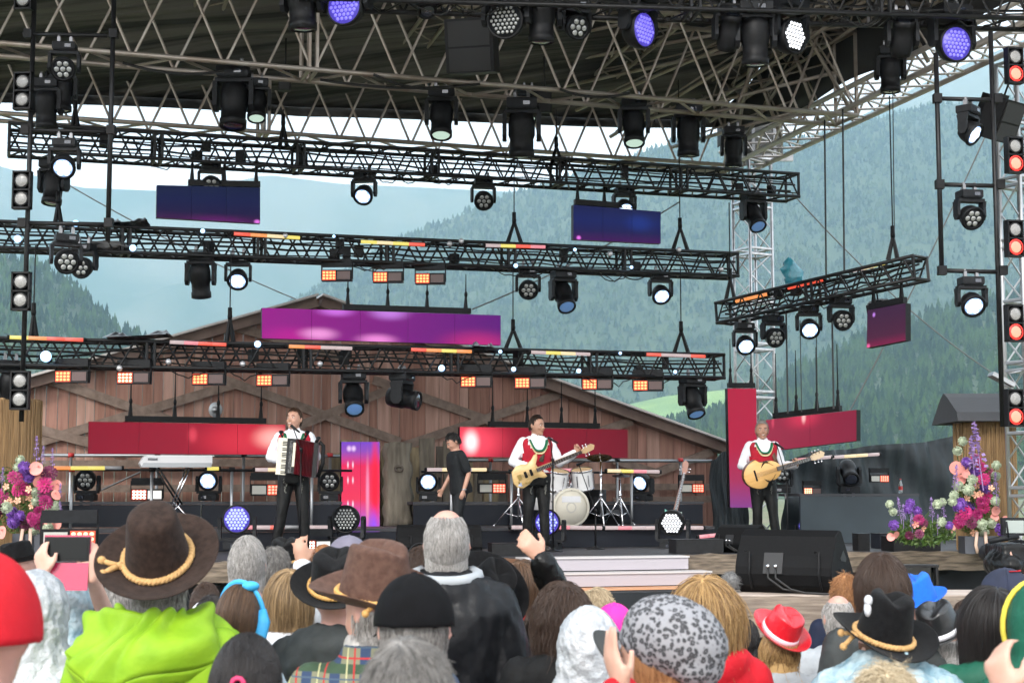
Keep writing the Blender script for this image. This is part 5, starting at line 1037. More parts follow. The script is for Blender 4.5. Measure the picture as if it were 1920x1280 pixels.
# accordion player
P0 = feet(549, 1030, .83)
t, M, Ln = person('man in white shirt and red waistcoat smiling and playing the accordion', P0, 6, 1.83, ((.26, -.02, 1.16), (.235, -.30, 1.20)), ((-.285, .02, 1.16), (-.10, -.19, 1.13)), {'d': (.1, .0, .3), 'n': (-1, -.2, 0), 'curl': .55}, {'d': (.9, -.35, -.15), 'n': (0, .5, -.8), 'curl': .3, 'side': -1}, (-6, 0, -28), 'warm', M_SHIRT, M_LED, .010, 1.05, 3, True, True, topname='shirt', wr=.008, hip=1.0, pz=1.1, hs_=1.1, legs=(((.095, 0, .90), (.12, -.01, .48), (.15, .02, .085)), ((-.095, 0, .90), (-.14, -.01, .48), (-.21, .02, .085))))
vest(t, Ln=Ln, bulk=1.05); lederhosen(t); neck_collar(t); strands(t, M, 'short', hairmat('brown', (.075, .04, .022)), 2600, .018, 2, .0014, .1, lift=.1, zf=.62, zb=-.45)
m = MB()
for s in (-1, 1): m.path([(s * .15, .07, 1.44), (s * .16, -.02, 1.475), (s * .11, -.13, 1.38), (s * .02, -.165, 1.28)], [.02, .03, .03, .02], 8, flat=.5)
obj('strap', m, M_BLK, t)
# the accordion, held in front
def L2W(t, p): return Matrix.Translation(t.location) @ t.rotation_euler.to_matrix().to_4x4() @ (Vector(p) * t.scale.x)
ac = thing('accordion', 'black and red piano accordion with open bellows on the smiling player', 'accordion', L2W(t, (-.03, -.235, 1.16)), None, (0, R(4), R(2)))
m = MB(); rings = [[Vector((x, y, z)) for y, z in ((-.09, -.21), (.07, -.21), (.07, .23), (-.09, .23))] for x in (-.05, .06)]; m.loft(rings, True, False); obj('treble_case', m, M_BLKM, ac)
m = MB(); m.box((-.105, -.05, 0), (.12, .05, .46)); kb = obj('keyboard_bed', m, mat('ivory', (.72, .68, .56), .3), ac)
for k in range(22): m = MB(); m.box((-.108, -.078, -.22 + k * .0207), (.118, .008, .0185)); obj('white_key', m, MATS['ivory'], kb)
for k in range(21):
    if k % 7 in (2, 6): continue
    m = MB(); m.box((-.078, -.084, -.21 + k * .0207), (.055, .012, .010)); obj('black_key', m, M_BLK, kb)
m = MB(); m.box((.005, -.094, .0), (.045, .012, .40)); obj('grille', m, mat('accordion_grille', (.10, .10, .10), .2, .8, (.02, .02, .02), 40), ac); m = MB(); m.box((.045, -.096, .03), (.03, .012, .3)); obj('chrome_strip', m, mat('cream_plate', (.7, .66, .52), .3), ac)
m = MB(); rings = []
for k in range(25):
    t_ = k / 24; e = .012 if k % 2 else 0; x = .06 + .23 * t_; top_ = .225 - .035 * t_; bot = -.20 - .03 * t_; rings.append([Vector((x, y, z)) for y, z in ((-.095 - e - .03 * t_, bot - e), (.07, bot - e), (.07, top_ + e), (-.095 - e - .03 * t_, top_ + e))])
m.loft(rings, False, False); o = obj('bellows', m, mat('bellows_red', (.008, .006, .007), .4, 0, (.11, .004, .009), 3, spec=.3), ac)
m = MB(); rings = [[Vector((x, y, z)) for y, z in ((-.13, -.24), (.07, -.24), (.07, .2), (-.13, .2))] for x in (.29, .345)]; m.loft(rings, True, False); obj('bass_case', m, M_BLKM, ac)
m = MB(); m.add([Vector(p) for p in ((.347, -.12, -.2), (.347, .06, -.2), (.347, .06, .17), (.347, -.12, .17))], [(0, 1, 2, 3)]); obj('bass_grille', m, M_STEEL, ac); m = MB(); m.path([(.345, -.08, .21), (.40, -.07, .17), (.41, -.05, -.05), (.36, -.05, -.23)], .014, 6, flat=2); obj('hand_strap', m, M_BLK, ac)
m = MB(); m.path([(.30, -.05, .2), (.33, -.06, .25)], .02, 6); m.ell((.33, -.06, .26), (.03, .02, .02), None, 8, 5); obj('air_catch', m, M_BLK, ac)
def mic_stand(label, P, top, boom, micdir, round_base=True, grillec=None):
    """P on the floor, top = clutch height, boom = end point (world)"""
    t = thing('microphone_stand', label, 'microphone stand', P); m = MB(); m.path([P, P + Vector((0, 0, top))], [.012, .010], 8); obj('pole', m, M_BLK, t, True)
    m = MB()
    if round_base: m.lathe([(.13, 0), (.13, .012), (.03, .03), (.015, .05)], 20, Matrix.Translation(P))
    else:
        for k in range(3): a = 2 * math.pi * k / 3 + .4; m.path([P + Vector((0, 0, .1)), P + Vector((math.cos(a) * .26, math.sin(a) * .26, .012))], .009, 6)
    obj('base', m, M_BLK, t, True); m = MB(); c = P + Vector((0, 0, top)); m.ell(c, (.022, .022, .03), None, 8, 6); m.path([c - (boom - c) * .15, boom], .007, 6); obj('boom', m, M_BLK, t, True)
    d = Vector(micdir).normalized(); m = MB(); Q_ = d.to_track_quat('Z', 'Y').to_matrix().to_4x4(); m.lathe([(.010, -.13), (.013, -.10), (.019, .02), (.021, .03)], 12, Matrix.Translation(boom) @ Q_); mi = obj('microphone', m, M_DRK, t, True); m = MB(); m.ell(boom + d * .055, (.027, .027, .032), Q_.to_3x3(), 12, 8); obj('mic_grille', m, grillec or M_STEEL, mi); mi.children[0].location = (0, 0, 0) if False else mi.children[0].location
    return t
_o = obj
def obj(name, mb, m, parent=None, w=False, mods=None):      # world-built meshes below parts that sit at their parent's origin
    off = None
    if w and parent is not None:
        off = Vector((0, 0, 0)); q_ = parent
        while q_ is not None: off += q_.location; q_ = q_.parent
    return link(name, mb.mesh(name, m, off), parent)
def mic_at(px, py, pfoot, vf, vm, label, topf=.8, micdir=(-.5, .4, .5)):
    P = feet(pfoot[0], pfoot[1], vf); mp = pl(px, py, vm); tp = (mp.z - STZ) * topf; t = mic_stand(label, P, tp, mp, micdir)
    return t
mic_at(549, 800, (562, 1030), .35, .48, 'black microphone stand in front of the accordion player', .82, (-.6, .35, .45)); mic_at(1031, 822, (1037, 1030), .45, .75, 'black microphone stand in front of the singing bass player', .80, (-.7, .25, .4)); mic_at(1456, 832, (1477, 1000), .8, .95, 'black microphone stand with angled boom by the right guitarist', .66, (-.7, -.1, .45))
mic_at(1085, 870, (1117, 1032), 1.2, 1.6, 'short black microphone stand in front of the bass drum', .45, (-.5, .5, -.2)); 
# bass player
P1 = feet(1006, 1028, 1.03)
t, M, Ln = person('man in red waistcoat singing and playing a pale electric bass', P1, 14, 1.80, ((.30, -.06, 1.14), (.47, -.24, 1.27)), ((-.31, .03, 1.15), (-.13, -.20, 1.04)), {'d': (.3, -.3, .6), 'n': (-.5, -.5, .2), 'curl': .7, 'side': -1}, {'d': (.75, -.3, -.45), 'n': (0, .7, -.5), 'curl': .45, 'side': -1}, (2, 0, 38), 'tan', M_SHIRT, M_LED, .010, 1.08, 5, True, False, topname='shirt', wr=.008, hip=1.0, pz=1.1, hs_=1.1, legs=(((.095, 0, .90), (.10, -.01, .48), (.12, .0, .085)), ((-.095, 0, .90), (-.11, -.01, .48), (-.12, .06, .085))))
vest(t, Ln=Ln, bulk=1.08, zn=1.29); lederhosen(t); neck_collar(t); strands(t, M, 'short', hairmat('dark_brown', (.025, .015, .01)), 2600, .016, 3, .0014, .1, lift=.08, zf=.66, zb=-.45)
m = MB(); m.path([(.10, .08, 1.44), (.10, -.02, 1.48), (.07, -.13, 1.34), (.02, -.16, 1.15)], .03, 8, flat=.2); obj('guitar_strap', m, M_BELT, t)
def bass_outline(): return [(-.26, .02), (-.24, .10), (-.16, .15), (-.07, .145), (-.02, .12), (.06, .15), (.12, .20), (.165, .205), (.15, .15), (.10, .08), (.11, .03), (.13, -.02), (.17, -.07), (.19, -.13), (.15, -.14), (.07, -.10), (0, -.10), (-.08, -.14), (-.17, -.16), (-.245, -.12), (-.27, -.05)]
def guitar(label, loc, rot, body, m_, neckL, acoustic=False, s=1, nm='electric_bass', cat='bass guitar', neckm=None):
    """x runs along the neck, z up, front faces -y"""
    t = thing(nm, label, cat, loc, None, rot); t.scale = (s, s, s); m = MB(); th = .045 if not acoustic else .10
    n = len(body); C = [Vector((x, 0, z)) for x, z in body]; rings = []
    for y, k in ((-th / 2, .955), (-th / 2 + .008, 1), (th / 2 - .008, 1), (th / 2, .955)): rings.append([Vector((p.x * k, y, p.z * k)) for p in C])
    m.loft(rings); b = obj('body', m, m_, t)
    nk = neckm or mat('neck_maple', (.42, .29, .15), .4); y0 = -th / 2 - .012; m = MB(); x0 = .08 if not acoustic else .16
    m.loft([[Vector((x, y0 + .012 + .02, -w_)), Vector((x, y0, -w_)), Vector((x, y0, w_)), Vector((x, y0 + .03, w_)), Vector((x, y0 + .042, 0))] for x, w_ in ((x0, .031), (x0 + neckL, .021))], True, False); nn = obj('neck', m, nk, t)
    m = MB(); m.box((x0 + neckL / 2, y0 - .003, 0), (neckL, .006, .046)); fb_ = obj('fretboard', m, mat('rosewood', (.035, .02, .015), .5), t)
    for k in range(20): x = x0 + neckL * (1 - 2 ** (-(k + 1) / 12) * 1.0) / (1 - 2 ** (-20 / 12)) if False else x0 + neckL - neckL * (1 - 2 ** (-(k + 1) / 12)) / (1 - 2 ** (-21 / 12)); m = MB(); m.box((x, y0 - .007, 0), (.0035, .003, .046)); obj('fret', m, M_STEEL, fb_)
    hx = x0 + neckL; m = MB(); pr = [(hx, .022), (hx + .05, .045), (hx + .16, .055), (hx + .20, .02), (hx + .17, -.03), (hx + .05, -.04), (hx, -.022)]; m.prism([Vector((x, y0 + .01, z)) for x, z in pr], (0, -.008, 0), (0, .008, 0)); hd = obj('headstock', m, nk if not acoustic else mat('headstock_pale', (.62, .48, .32), .4), t)
    for k in range(4 if not acoustic else 6):
        i = k // 2; sd = 1 if k % 2 else -1; m = MB(); cx = hx + .04 + .045 * i; m.tube((cx, y0, sd * .03), (cx, y0, sd * .07), .005, 5); m.ell((cx, y0, sd * .075), (.012, .006, .011), None, 7, 5); obj('tuning_peg', m, M_CHR, hd)
    ns = 4 if not acoustic else 6; bx = -.16 if not acoustic else -.13
    for k in range(ns): z = (k - (ns - 1) / 2) * .0085; m = MB(); m.tube((bx, y0 - .006, z * 1.25), (hx + .02, y0 - .010, z * .9), .0011, 4); obj('string', m, M_CHR, t)
    return t, b
sb = L2W(t, (-.14, -.24, 1.01)); g_, b_ = guitar('pale wood electric bass with two dark pickups held by the singer', sb, (R(6), R(-22), R(10)), bass_outline(), mat('pale_ash', (.66, .47, .22), .35, 0, (.58, .38, .16), 5, stretch=(1, 5, 8)), .66, nm='electric_bass')
for x in (-.08, .0): m = MB(); m.box((x, -.03, 0), (.035, .014, .085)); obj('pickup', m, M_BLK, b_)
m = MB(); m.box((-.17, -.03, 0), (.05, .014, .07)); obj('bridge', m, mat('brass', (.6, .42, .15), .3, .9), b_)
for x, z in ((-.12, -.10), (-.07, -.105), (-.165, -.10), (-.2, -.06)): m = MB(); m.tube((x, -.022, z), (x, -.042, z), .011, 8); obj('knob', m, MATS['brass'], b_)
m = MB(); m.prism([Vector((-.235, -.0245, -.10)), Vector((-.175, -.0245, -.13)), Vector((-.17, -.0245, -.07))], (0, 0, 0), (0, .002, 0)); obj('sticker', m, mat('sticker_blue', (.6, .65, .75), .4, 0, (.2, .25, .45), 40), b_)
# guitarist at the right
P2 = feet(1432, 1028, 1.45)
t, M, Ln = person('smiling grey-haired man in red waistcoat playing an acoustic guitar', P2, 6, 1.80, ((.28, .02, 1.13), (.42, -.24, 1.13)), ((-.29, .03, 1.13), (-.10, -.28, 1.05)), {'d': (.1, -.3, .7), 'n': (-.4, -.6, .1), 'curl': .7, 'side': -1}, {'d': (.9, -.2, -.2), 'n': (0, .8, -.3), 'curl': .4, 'side': -1}, (0, 0, -8), 'tan', M_SHIRT, M_LED, .010, 1.05, 8, True, True, topname='shirt', wr=.008, hip=1.0, pz=1.1, hs_=1.1, legs=(((.095, 0, .90), (.13, -.03, .48), (.19, -.02, .085)), ((-.095, 0, .90), (-.08, -.01, .48), (-.08, .06, .085))))
vest(t, Ln=Ln, bulk=1.05, zn=1.30); lederhosen(t); neck_collar(t); strands(t, M, 'short', hairmat('grey_short', (.30, .28, .26), (.1, .09, .08)), 1600, .022, 4, .0016, .15, zf=.68, zb=-.45)
m = MB(); m.path([(.12, .08, 1.44), (.11, -.02, 1.47), (.12, -.13, 1.30), (.17, -.18, 1.12)], .028, 8, flat=.2); obj('guitar_strap', m, mat('brown_leather', (.09, .035, .015), .5), t)
def ac_out():
    P = []
    for k in range(36):
        a = 2 * math.pi * k / 36; x = .25 * math.cos(a); w_ = .19 * (1 if x < 0 else .80) - .024 * math.exp(-((x - .06) / .08) ** 2); P.append((x - .03, w_ * math.sin(a) * 1.02))
    return P
g_, b_ = guitar('golden acoustic guitar with black leaf-shaped sound holes', L2W(t, (-.06, -.30, 1.03)), (R(4), R(-17), R(6)), ac_out(), mat('spruce_top', (.72, .43, .16), .35, 0, (.64, .36, .12), 4, stretch=(.5, 3, 9)), .46, True, 1.12, 'acoustic_guitar', 'guitar')
m = MB()
for sgn in (-1, 1):
    for k in range(9):
        a = .5 + k * .27; c = Vector((.12 - .16 * (k / 8) + .01, -.052, sgn * (.055 + .055 * math.sin(k / 8 * math.pi * .9)))); dr = Vector((math.cos(2.4 - k * .16), 0, sgn * math.sin(2.4 - k * .16))); m = MB(); m.path([c + Vector((0, -.002, 0)), c + dr * .018, c + dr * .036], [.004, .0085, .002], 6, flat=.3); obj('sound_hole', m, M_BLK, b_)
m = MB(); m.box((-.13, -.056, 0), (.02, .01, .14)); obj('bridge', m, M_BLK, b_); m = MB(); rr = ac_out(); m.path([Vector((x * 1.004, .046, z * 1.004)) for x, z in rr], .007, 5, True); obj('binding', m, mat('rosewood_side', (.10, .03, .015), .4), b_)
m = MB(); m.loft([[Vector((x * k, y, z * k)) for x, z in rr] for y, k in ((-.035, 1.006), (.045, 1.006))], False); obj('side', m, MATS['rosewood_side'], b_)
# crew member
P3 = feet(862, 1026, 1.5)
t, M, Ln = person('stage hand in black T-shirt walking past the drums, looking down', P3, -62, 1.58, None, ((-.25, -.02, 1.14), (-.27, -.16, .90)), {'curl': .4}, {'curl': .4}, (30, 0, -4), 'warm', cloth('black_tee', (.014, .016, .018)), cloth('black_slacks', (.018, .02, .022)), .011, .95, 9, True, False, short=True, lean=9, hs_=1.1, topname='t_shirt', wr=.005, legs=(((.085, 0, .90), (.08, -.10, .50), (.09, -.10, .085)), ((-.085, 0, .90), (-.08, .02, .48), (-.09, .18, .10))))
strands(t, M, 'short', hairmat('black', (.018, .016, .015)), 1800, .03, 5, .0016, .15, zf=.55, zb=-.4)
m = MB(); m.lathe([(.036, -.008), (.038, 0), (.036, .008)], 12, Matrix.Translation((.245, -.052, .90)) , False); obj('wristwatch', m, M_STEEL, t)
# ================================================================ drum kit
M_DRUM = mat('white_drum', (.78, .78, .78), .25, coat=.6); M_SKIN = mat('drum_skin', (.78, .74, .62), .5, 0, (.70, .65, .54), 5); M_CYM = mat('cymbal_bronze', (.62, .42, .16), .25, .9, (.5, .32, .10), 20)
dk = thing('drum_kit', 'white drum kit with bass drum facing the audience at mid stage', 'drum kit', S(pu(1070, 985, 2.9), 2.9, ZR))
def D(px, py, v): return pl(px, py, v)
c = D(1071, 955, 2.45); r_ = (D(1103, 955, 2.45) - c).length; c.z = ZR + r_ + .01; Mx = Matrix.Translation(c) @ VV.to_track_quat('Z', 'Y').to_matrix().to_4x4()
m = MB(); m.lathe([(r_, 0), (r_ + .004, .03), (r_ + .004, .38), (r_, .40)], 32, Mx, False); bd_ = obj('bass_drum', m, M_DRUM, dk, True); m = MB(); m.lathe([(r_ * .95, .005), (r_ * .95, .0), (.001, -.002)], 32, Mx, False); obj('drum_head', m, M_SKIN, bd_, True)
m = MB(); m.lathe([(r_ * .94, -.012), (r_ + .018, -.012), (r_ + .018, .028), (r_ * .94, .028)], 32, Mx, False); obj('hoop', m, mat('pale_hoop', (.7, .66, .55), .4), bd_, True); m = MB(); m.lathe([(r_ * .22, -.006), (r_ * .28, -.008), (r_ * .30, -.006)], 24, Mx, False); obj('ring_mark', m, mat('ring_grey', (.6, .57, .5), .5), bd_, True)
m = MB(); m.box(Mx @ Vector((0, 0, -.006)) + Vector((0, 0, r_ * .45)), (r_ * 1.1, .004, r_ * .34), Matrix((UV, VV, Vector((0, 0, 1)))).transposed()); obj('patch', m, M_WHT, bd_, True)
for k in range(8): a = k * math.pi / 4 + .3; m = MB(); m.tube(Mx @ Vector((math.cos(a) * (r_ + .016), math.sin(a) * (r_ + .016), .0)), Mx @ Vector((math.cos(a) * (r_ + .016), math.sin(a) * (r_ + .016), .12)), .01, 6); obj('lug', m, M_CHR, bd_, True)
def tom(px, py, v, r_, h, tilt, label=None):
    c = D(px, py, v); Mt = Matrix.Translation(c) @ Matrix.Rotation(R(tilt), 4, 'X') @ Matrix.Rotation(R(-6 if px > 1060 else 8), 4, 'Y'); m = MB(); m.lathe([(r_, -h / 2), (r_, h / 2)], 24, Mt, False); o = obj('tom', m, M_DRUM, dk, True)
    for z, s in ((h / 2, 1), (-h / 2, -1)): m = MB(); m.lathe([(r_ + .008, z - .012), (r_ + .012, z), (r_ + .008, z + .012)], 24, Mt, False); obj('rim', m, M_CHR, o, True)
    m = MB(); m.lathe([(r_, h / 2), (.001, h / 2 + .001)], 24, Mt, False); obj('drum_head', m, mat('amber_head', (.62, .45, .24), .4), o, True); m = MB(); m.lathe([(r_, -h / 2), (.001, -h / 2 - .001)], 24, Mt, False); obj('drum_head', m, MATS['amber_head'], o, True)
    for k in range(6): a = k * math.pi / 3; m = MB(); m.tube(Mt @ Vector((math.cos(a) * (r_ + .012), math.sin(a) * (r_ + .012), -h * .3)), Mt @ Vector((math.cos(a) * (r_ + .012), math.sin(a) * (r_ + .012), h * .3)), .009, 5); obj('lug', m, M_CHR, o, True)
tom(1046, 900, 2.7, .145, .27, 14); tom(1092, 898, 2.7, .155, .28, 14)
m = MB(); m.tube(c + Vector((0, 0, r_ - .02)), D(1070, 895, 2.8), .018); m.tube(D(1040, 915, 2.8), D(1100, 912, 2.8), .014); obj('tom_mount', m, M_CHR, dk, True)
m = MB(); cc = D(1020, 930, 3.1); m.lathe([(.2, -.2), (.2, .2)], 24, Matrix.Translation(cc)); obj('floor_tom', m, M_DRUM, dk, True)
m = MB(); cc = D(1030, 925, 2.9); m.lathe([(.17, -.07), (.17, .07)], 24, Matrix.Translation(cc)); obj('snare_drum', m, M_CHR, dk, True)
m = MB(); cc = D(1112, 945, 3.3); m.lathe([(.2, -.22), (.2, .22)], 24, Matrix.Translation(cc)); obj('floor_tom', m, M_BLK, dk, True)
m = MB(); m.box(D(1150, 975, 3.2), (.22, .2, .26), Matrix.Rotation(.4, 3, 'X')); obj('monitor_box', m, M_BLK, dk, True)
def cymbal(label, px, py, v, r_, tilt, ptop, pbase, legs=.28, cym=True, Y=0):
    t = thing('cymbal_stand', label, 'cymbal stand', S(pu(pbase, 985, v), v, ZR)); b = t.location.copy(); C_ = D(px, py, v); top = Vector((b.x, b.y, C_.z - .05))
    if cym:
        m = MB(); Mt = Matrix.Translation(C_) @ Matrix.Rotation(R(tilt[0]), 4, 'X') @ Matrix.Rotation(R(tilt[1]), 4, 'Y'); m.lathe([(r_, 0), (r_ * .6, .012), (r_ * .25, .02), (r_ * .22, .03), (r_ * .1, .045), (.005, .048)], 30, Mt, False); m.lathe([(r_, 0), (r_ * .6, .009), (r_ * .2, .017), (.005, .04)], 30, Mt, False); obj('cymbal', m, M_CYM if cym == 1 else M_BLK, t, True)
    m = MB(); m.tube(b + Vector((0, 0, .12)), top, .013, 8); m.tube(top, C_ + Vector((0, 0, .07)), .006, 6); obj('pole', m, M_CHR, t, True)
    for z in (.45, .75, 1.0):
        if z < top.z - b.z: m = MB(); m.ell(b + Vector((0, 0, z)), (.025, .025, .035), None, 8, 5); obj('collar', m, M_CHR, t, True)
    for k in range(3):
        a = 2 * math.pi * k / 3 + .6 + Y; f_ = b + Vector((math.cos(a) * legs, math.sin(a) * legs, .01)); m = MB(); m.tube(b + Vector((0, 0, .42)), f_, .011, 6); m.tube(b + Vector((0, 0, .14)), b.lerp(f_, .55) + Vector((0, 0, .19)), .008, 6); m.ell(f_, (.018, .018, .014), None, 7, 5); obj('leg', m, M_CHR, t, True)
cymbal('chrome stand with a tilted golden cymbal above the bass drum', 1124, 858, 2.6, .19, (-16, 0), 0, 1127, .33); cymbal('shorter chrome stand with a black pad right of the golden cymbal', 1165, 892, 2.9, .14, (10, 0), 0, 1163, .27, 2)
cymbal('chrome stand half hidden left of the bass player', 972, 872, 2.6, .16, (0, 5), 0, 972, .38, 2, 2.2)
# keyboard on its stand
kb_ = thing('stage_keyboard', 'white electronic keyboard on a crossed stand at the left', 'keyboard', S(pu(325, 985, 2.8), 2.8, ZR)); A_ = pl(262, 868, 2.8); B_ = pl(398, 868, 2.8); zt_ = pl(320, 858, 2.8).z; m = MB()
X = (B_ - A_).normalized(); pr = [A_ + Vector((0, 0, -.0)), A_ + X * .06 + Vector((0, 0, .1)), B_ + Vector((0, 0, .1)), B_ + Vector((0, 0, 0)), B_ + Vector((0, 0, -.05)) - X * .02, A_ + X * .03 + Vector((0, 0, -.05))]
m = MB(); m.prism(pr, (0, 0, 0), VV * .3); obj('case', m, mat('keyboard_white', (.62, .62, .63), .4), kb_, True); m = MB(); m.prism([A_ + X * .02 + Vector((0, 0, -.055)), B_ - X * .01 + Vector((0, 0, -.055)), B_ - X * .01 + Vector((0, 0, .005)), A_ + X * .05 + Vector((0, 0, .005))], VV * -.004, VV * .02); obj('back_panel', m, M_STEEL, kb_, True)
m = MB(); m.box(A_ + X * .17 + Vector((0, 0, .055)) - VV * .004, (.13, .008, .03), Matrix((UV, VV, Vector((0, 0, 1)))).transposed()); obj('display', m, M_LENSD, kb_, True)
for k in range(36): m = MB(); m.box(A_ + X * (.12 + k * .0255) + VV * .22 + Vector((0, 0, .105)), (.023, .13, .012), Matrix((UV, VV, Vector((0, 0, 1)))).transposed()); obj('key', m, M_WHT, kb_, True)
for (a, b) in (((350, 876), (322, 945)), ((290, 876), (335, 945)), ((356, 876), (328, 945)), ((297, 876), (342, 945))): m = MB(); m.tube(pl(a[0], a[1], 2.85), pl(b[0], b[1], 2.85), .014, 7); obj('stand_leg', m, M_CHR if a[0] > 320 else M_BLK, kb_, True)
m = MB(); m.tube(pl(300, 986, 2.9), pl(340, 940, 2.9), .015); m.tube(pl(366, 986, 2.9), pl(326, 940, 2.9), .015); obj('stand_foot', m, M_CHR, kb_, True)
# rails behind the band
for (x0, x1, y, v, l) in ((52, 700, 853, 4.4, 'long grey scaffold rail in front of the barn at left'), (860, 1335, 862, 4.4, 'long grey scaffold rail in front of the barn at right'), (60, 660, 880, 3.4, 'thin black pipe carrying light tubes at left'), (790, 1240, 884, 3.4, 'thin black pipe carrying light tubes at right')):
    t = thing('scaffold_rail', l, 'rail', pl(x0, y, v)); m = MB(); m.tube(pl(x0, y, v), pl(x1, y + 2, v), .026 if v > 4 else .018, 8); obj('pipe', m, M_STEEL if v > 4 else M_BLK, t, True)
    for k in range(4):
        x = x0 + (x1 - x0) * (k + .5) / 4; a = pl(x, y, v); m = MB(); m.tube(a, Vector((a.x, a.y, STZ)), .022, 8); obj('upright', m, M_STEEL, t, True); m = MB(); m.tube(a - UV * .04, a + UV * .04, .034, 8); obj('coupler', m, mat('red_coupler', (.5, .03, .03), .5) if k in (0, 3) else M_BLK, t, True)
wire('pale diagonal brace bar behind the keyboard', pl(182, 922, 4.2), pl(264, 884, 4.2), .014, 0, 'brace_bar', M_ALU)
fan = thing('silver_fan', 'small silver reflector box above the left red screen', 'reflector', pl(404, 782, 3.6)); m = MB(); c = pl(404, 768, 3.6); m.ell(c, (.10, .05, .11), None, 12, 8); obj('case', m, mat('silver_plastic', (.4, .42, .44), .4, .3), fan, True); m = MB(); m.disc(c + Vector((0, -.05, 0)), .05, 14); obj('disc', m, M_STEEL, fan, True); m = MB(); m.tube(c, c + Vector((0, 0, -.2)), .015); obj('stem', m, M_STEEL, fan, True)
# floor lights
def floorlight(k, label, px, py, v, pan=0, tilt=0, s=1, Y=None):
    P = pl(px, py, v) if Y is None else at(px, py, Y); o = place(k[0], k[1], label, P, (math.pi, 0, 0), 'floor lights behind the band'); o.rotation_euler = (0, math.pi, R(pan)); o.scale = (s, s, s)
    for c in COL.objects:
        if c.parent == o and c.name.startswith('head'): c.rotation_euler = (R(tilt), 0, 0)
    return o
for a in ((WOF, 'unlit seven-lens floor light on the left bench beside the pink flowers', 162, 938, 3.7, 0, 12), (WON, 'white-lit floor light on the left bench under the keyboard end', 391, 938, 3.7, 0, 15), (WOF, 'unlit floor light beside the pink light column', 619, 938, 3.7, 0, 12), (WON, 'white-lit floor light left of the stage hand', 803, 938, 3.7, 0, 15), (WON, 'white-lit floor light at the right of the drums', 1205, 938, 3.7, -35, 20), (WOF, 'unlit floor light half hidden behind the right guitarist', 1465, 924, 3.0, 0, 5)): floorlight(a[0], a[1], a[2], a[3], a[4], a[5], -a[6])
floorlight(SPO, 'round black moving head on the tall bench at the right', 1592, 924, 3.0, 0, -35, .95)
def fl_strobe(label, px, py, v, k, s=1): P = pl(px, py, v); o = place(k[0], k[1], label, P, (0, 0, 0), 'floor strobes behind the band'); o.rotation_euler = (0, 0, ANG * .6); o.scale = (s, s, s)
sf = ('st_flip', strobe(emi('strobe_pinkish', (1, .38, .26), 3, (.2, .1, .1)), M_PLATEB, True)); sa = ('st_allw', strobe(emi('strobe_white', (1, .93, .82), 7), emi('strobe_plate_lit', (1, .93, .85), 1.2)))
fl_strobe('bright white strobe panel on the left bench under the keyboard', 276, 927, 3.7, sa, 1.05); fl_strobe('half red strobe panel left of the accordion player', 500, 918, 3.7, sf, 1.1); fl_strobe('half red strobe panel between the stage hand and the bass player', 922, 915, 3.7, sf); fl_strobe('half red strobe panel at the right end of the bench', 1296, 915, 3.7, sf, .95); fl_strobe('small warm glowing strobe on the tall bench at right', 1522, 920, 3.0, sw, .7); fl_strobe('half pink strobe panel tilted on the tall bench at right', 1648, 897, 3.0, sf, .75)
fl_strobe('bright white strobe panel on the stage floor behind the raised hand', 592, 1022, 1.2, sa, .95); fl_strobe('large orange-lit strobe panel at the left above the pink phone', 130, 1010, .2, ('st_flipo', strobe(emi('strobe_hot', (1, .55, .32), 4, (.2, .1, .05)), M_PLATEB, True)), 1.5)
for a in ((BWC, 'blue-glowing round floor wash light behind the grey-haired heads', 444, 1030, 1.2, 5, 0), (BWO, 'unlit round floor wash light right of the accordion player', 650, 1028, 1.2, -8, 4), (BWC, 'blue-glowing round floor wash light behind the bass player legs', 1028, 1032, 1.4, -15, 0), (BWW, 'round floor wash light tilted up in front of the standing guitar', 1262, 1030, 1.3, -18, 14), (BWC, 'blue-glowing floor light behind the right guitarist legs', 1508, 1012, 3.0, 0, 0)):
    o = floorlight(a[0], a[1], a[2], a[3], a[4], a[5], -a[6], .88 if a[2] != 1508 else .5)
# standing bass guitar at the right
gs, b_ = guitar('white and turquoise bass guitar leaning on a stand at the right of the drums', pl(1262, 975, 2.2), (R(-8), R(-76), R(10)), [(x * .8, z * .75) for x, z in bass_outline()], mat('turquoise_body', (.55, .6, .55), .3, 0, (.02, .35, .30), 5), .62, s=1.0, neckm=mat('pink_neck', (.42, .22, .17), .4))
b_ = b_
o = gs; m = MB(); m.tube((-.2, .05, .1), (-.3, .2, .15), .01); m.tube((-.2, .05, -.1), (-.3, .2, -.15), .01); obj('stand', m, M_BLK, gs)
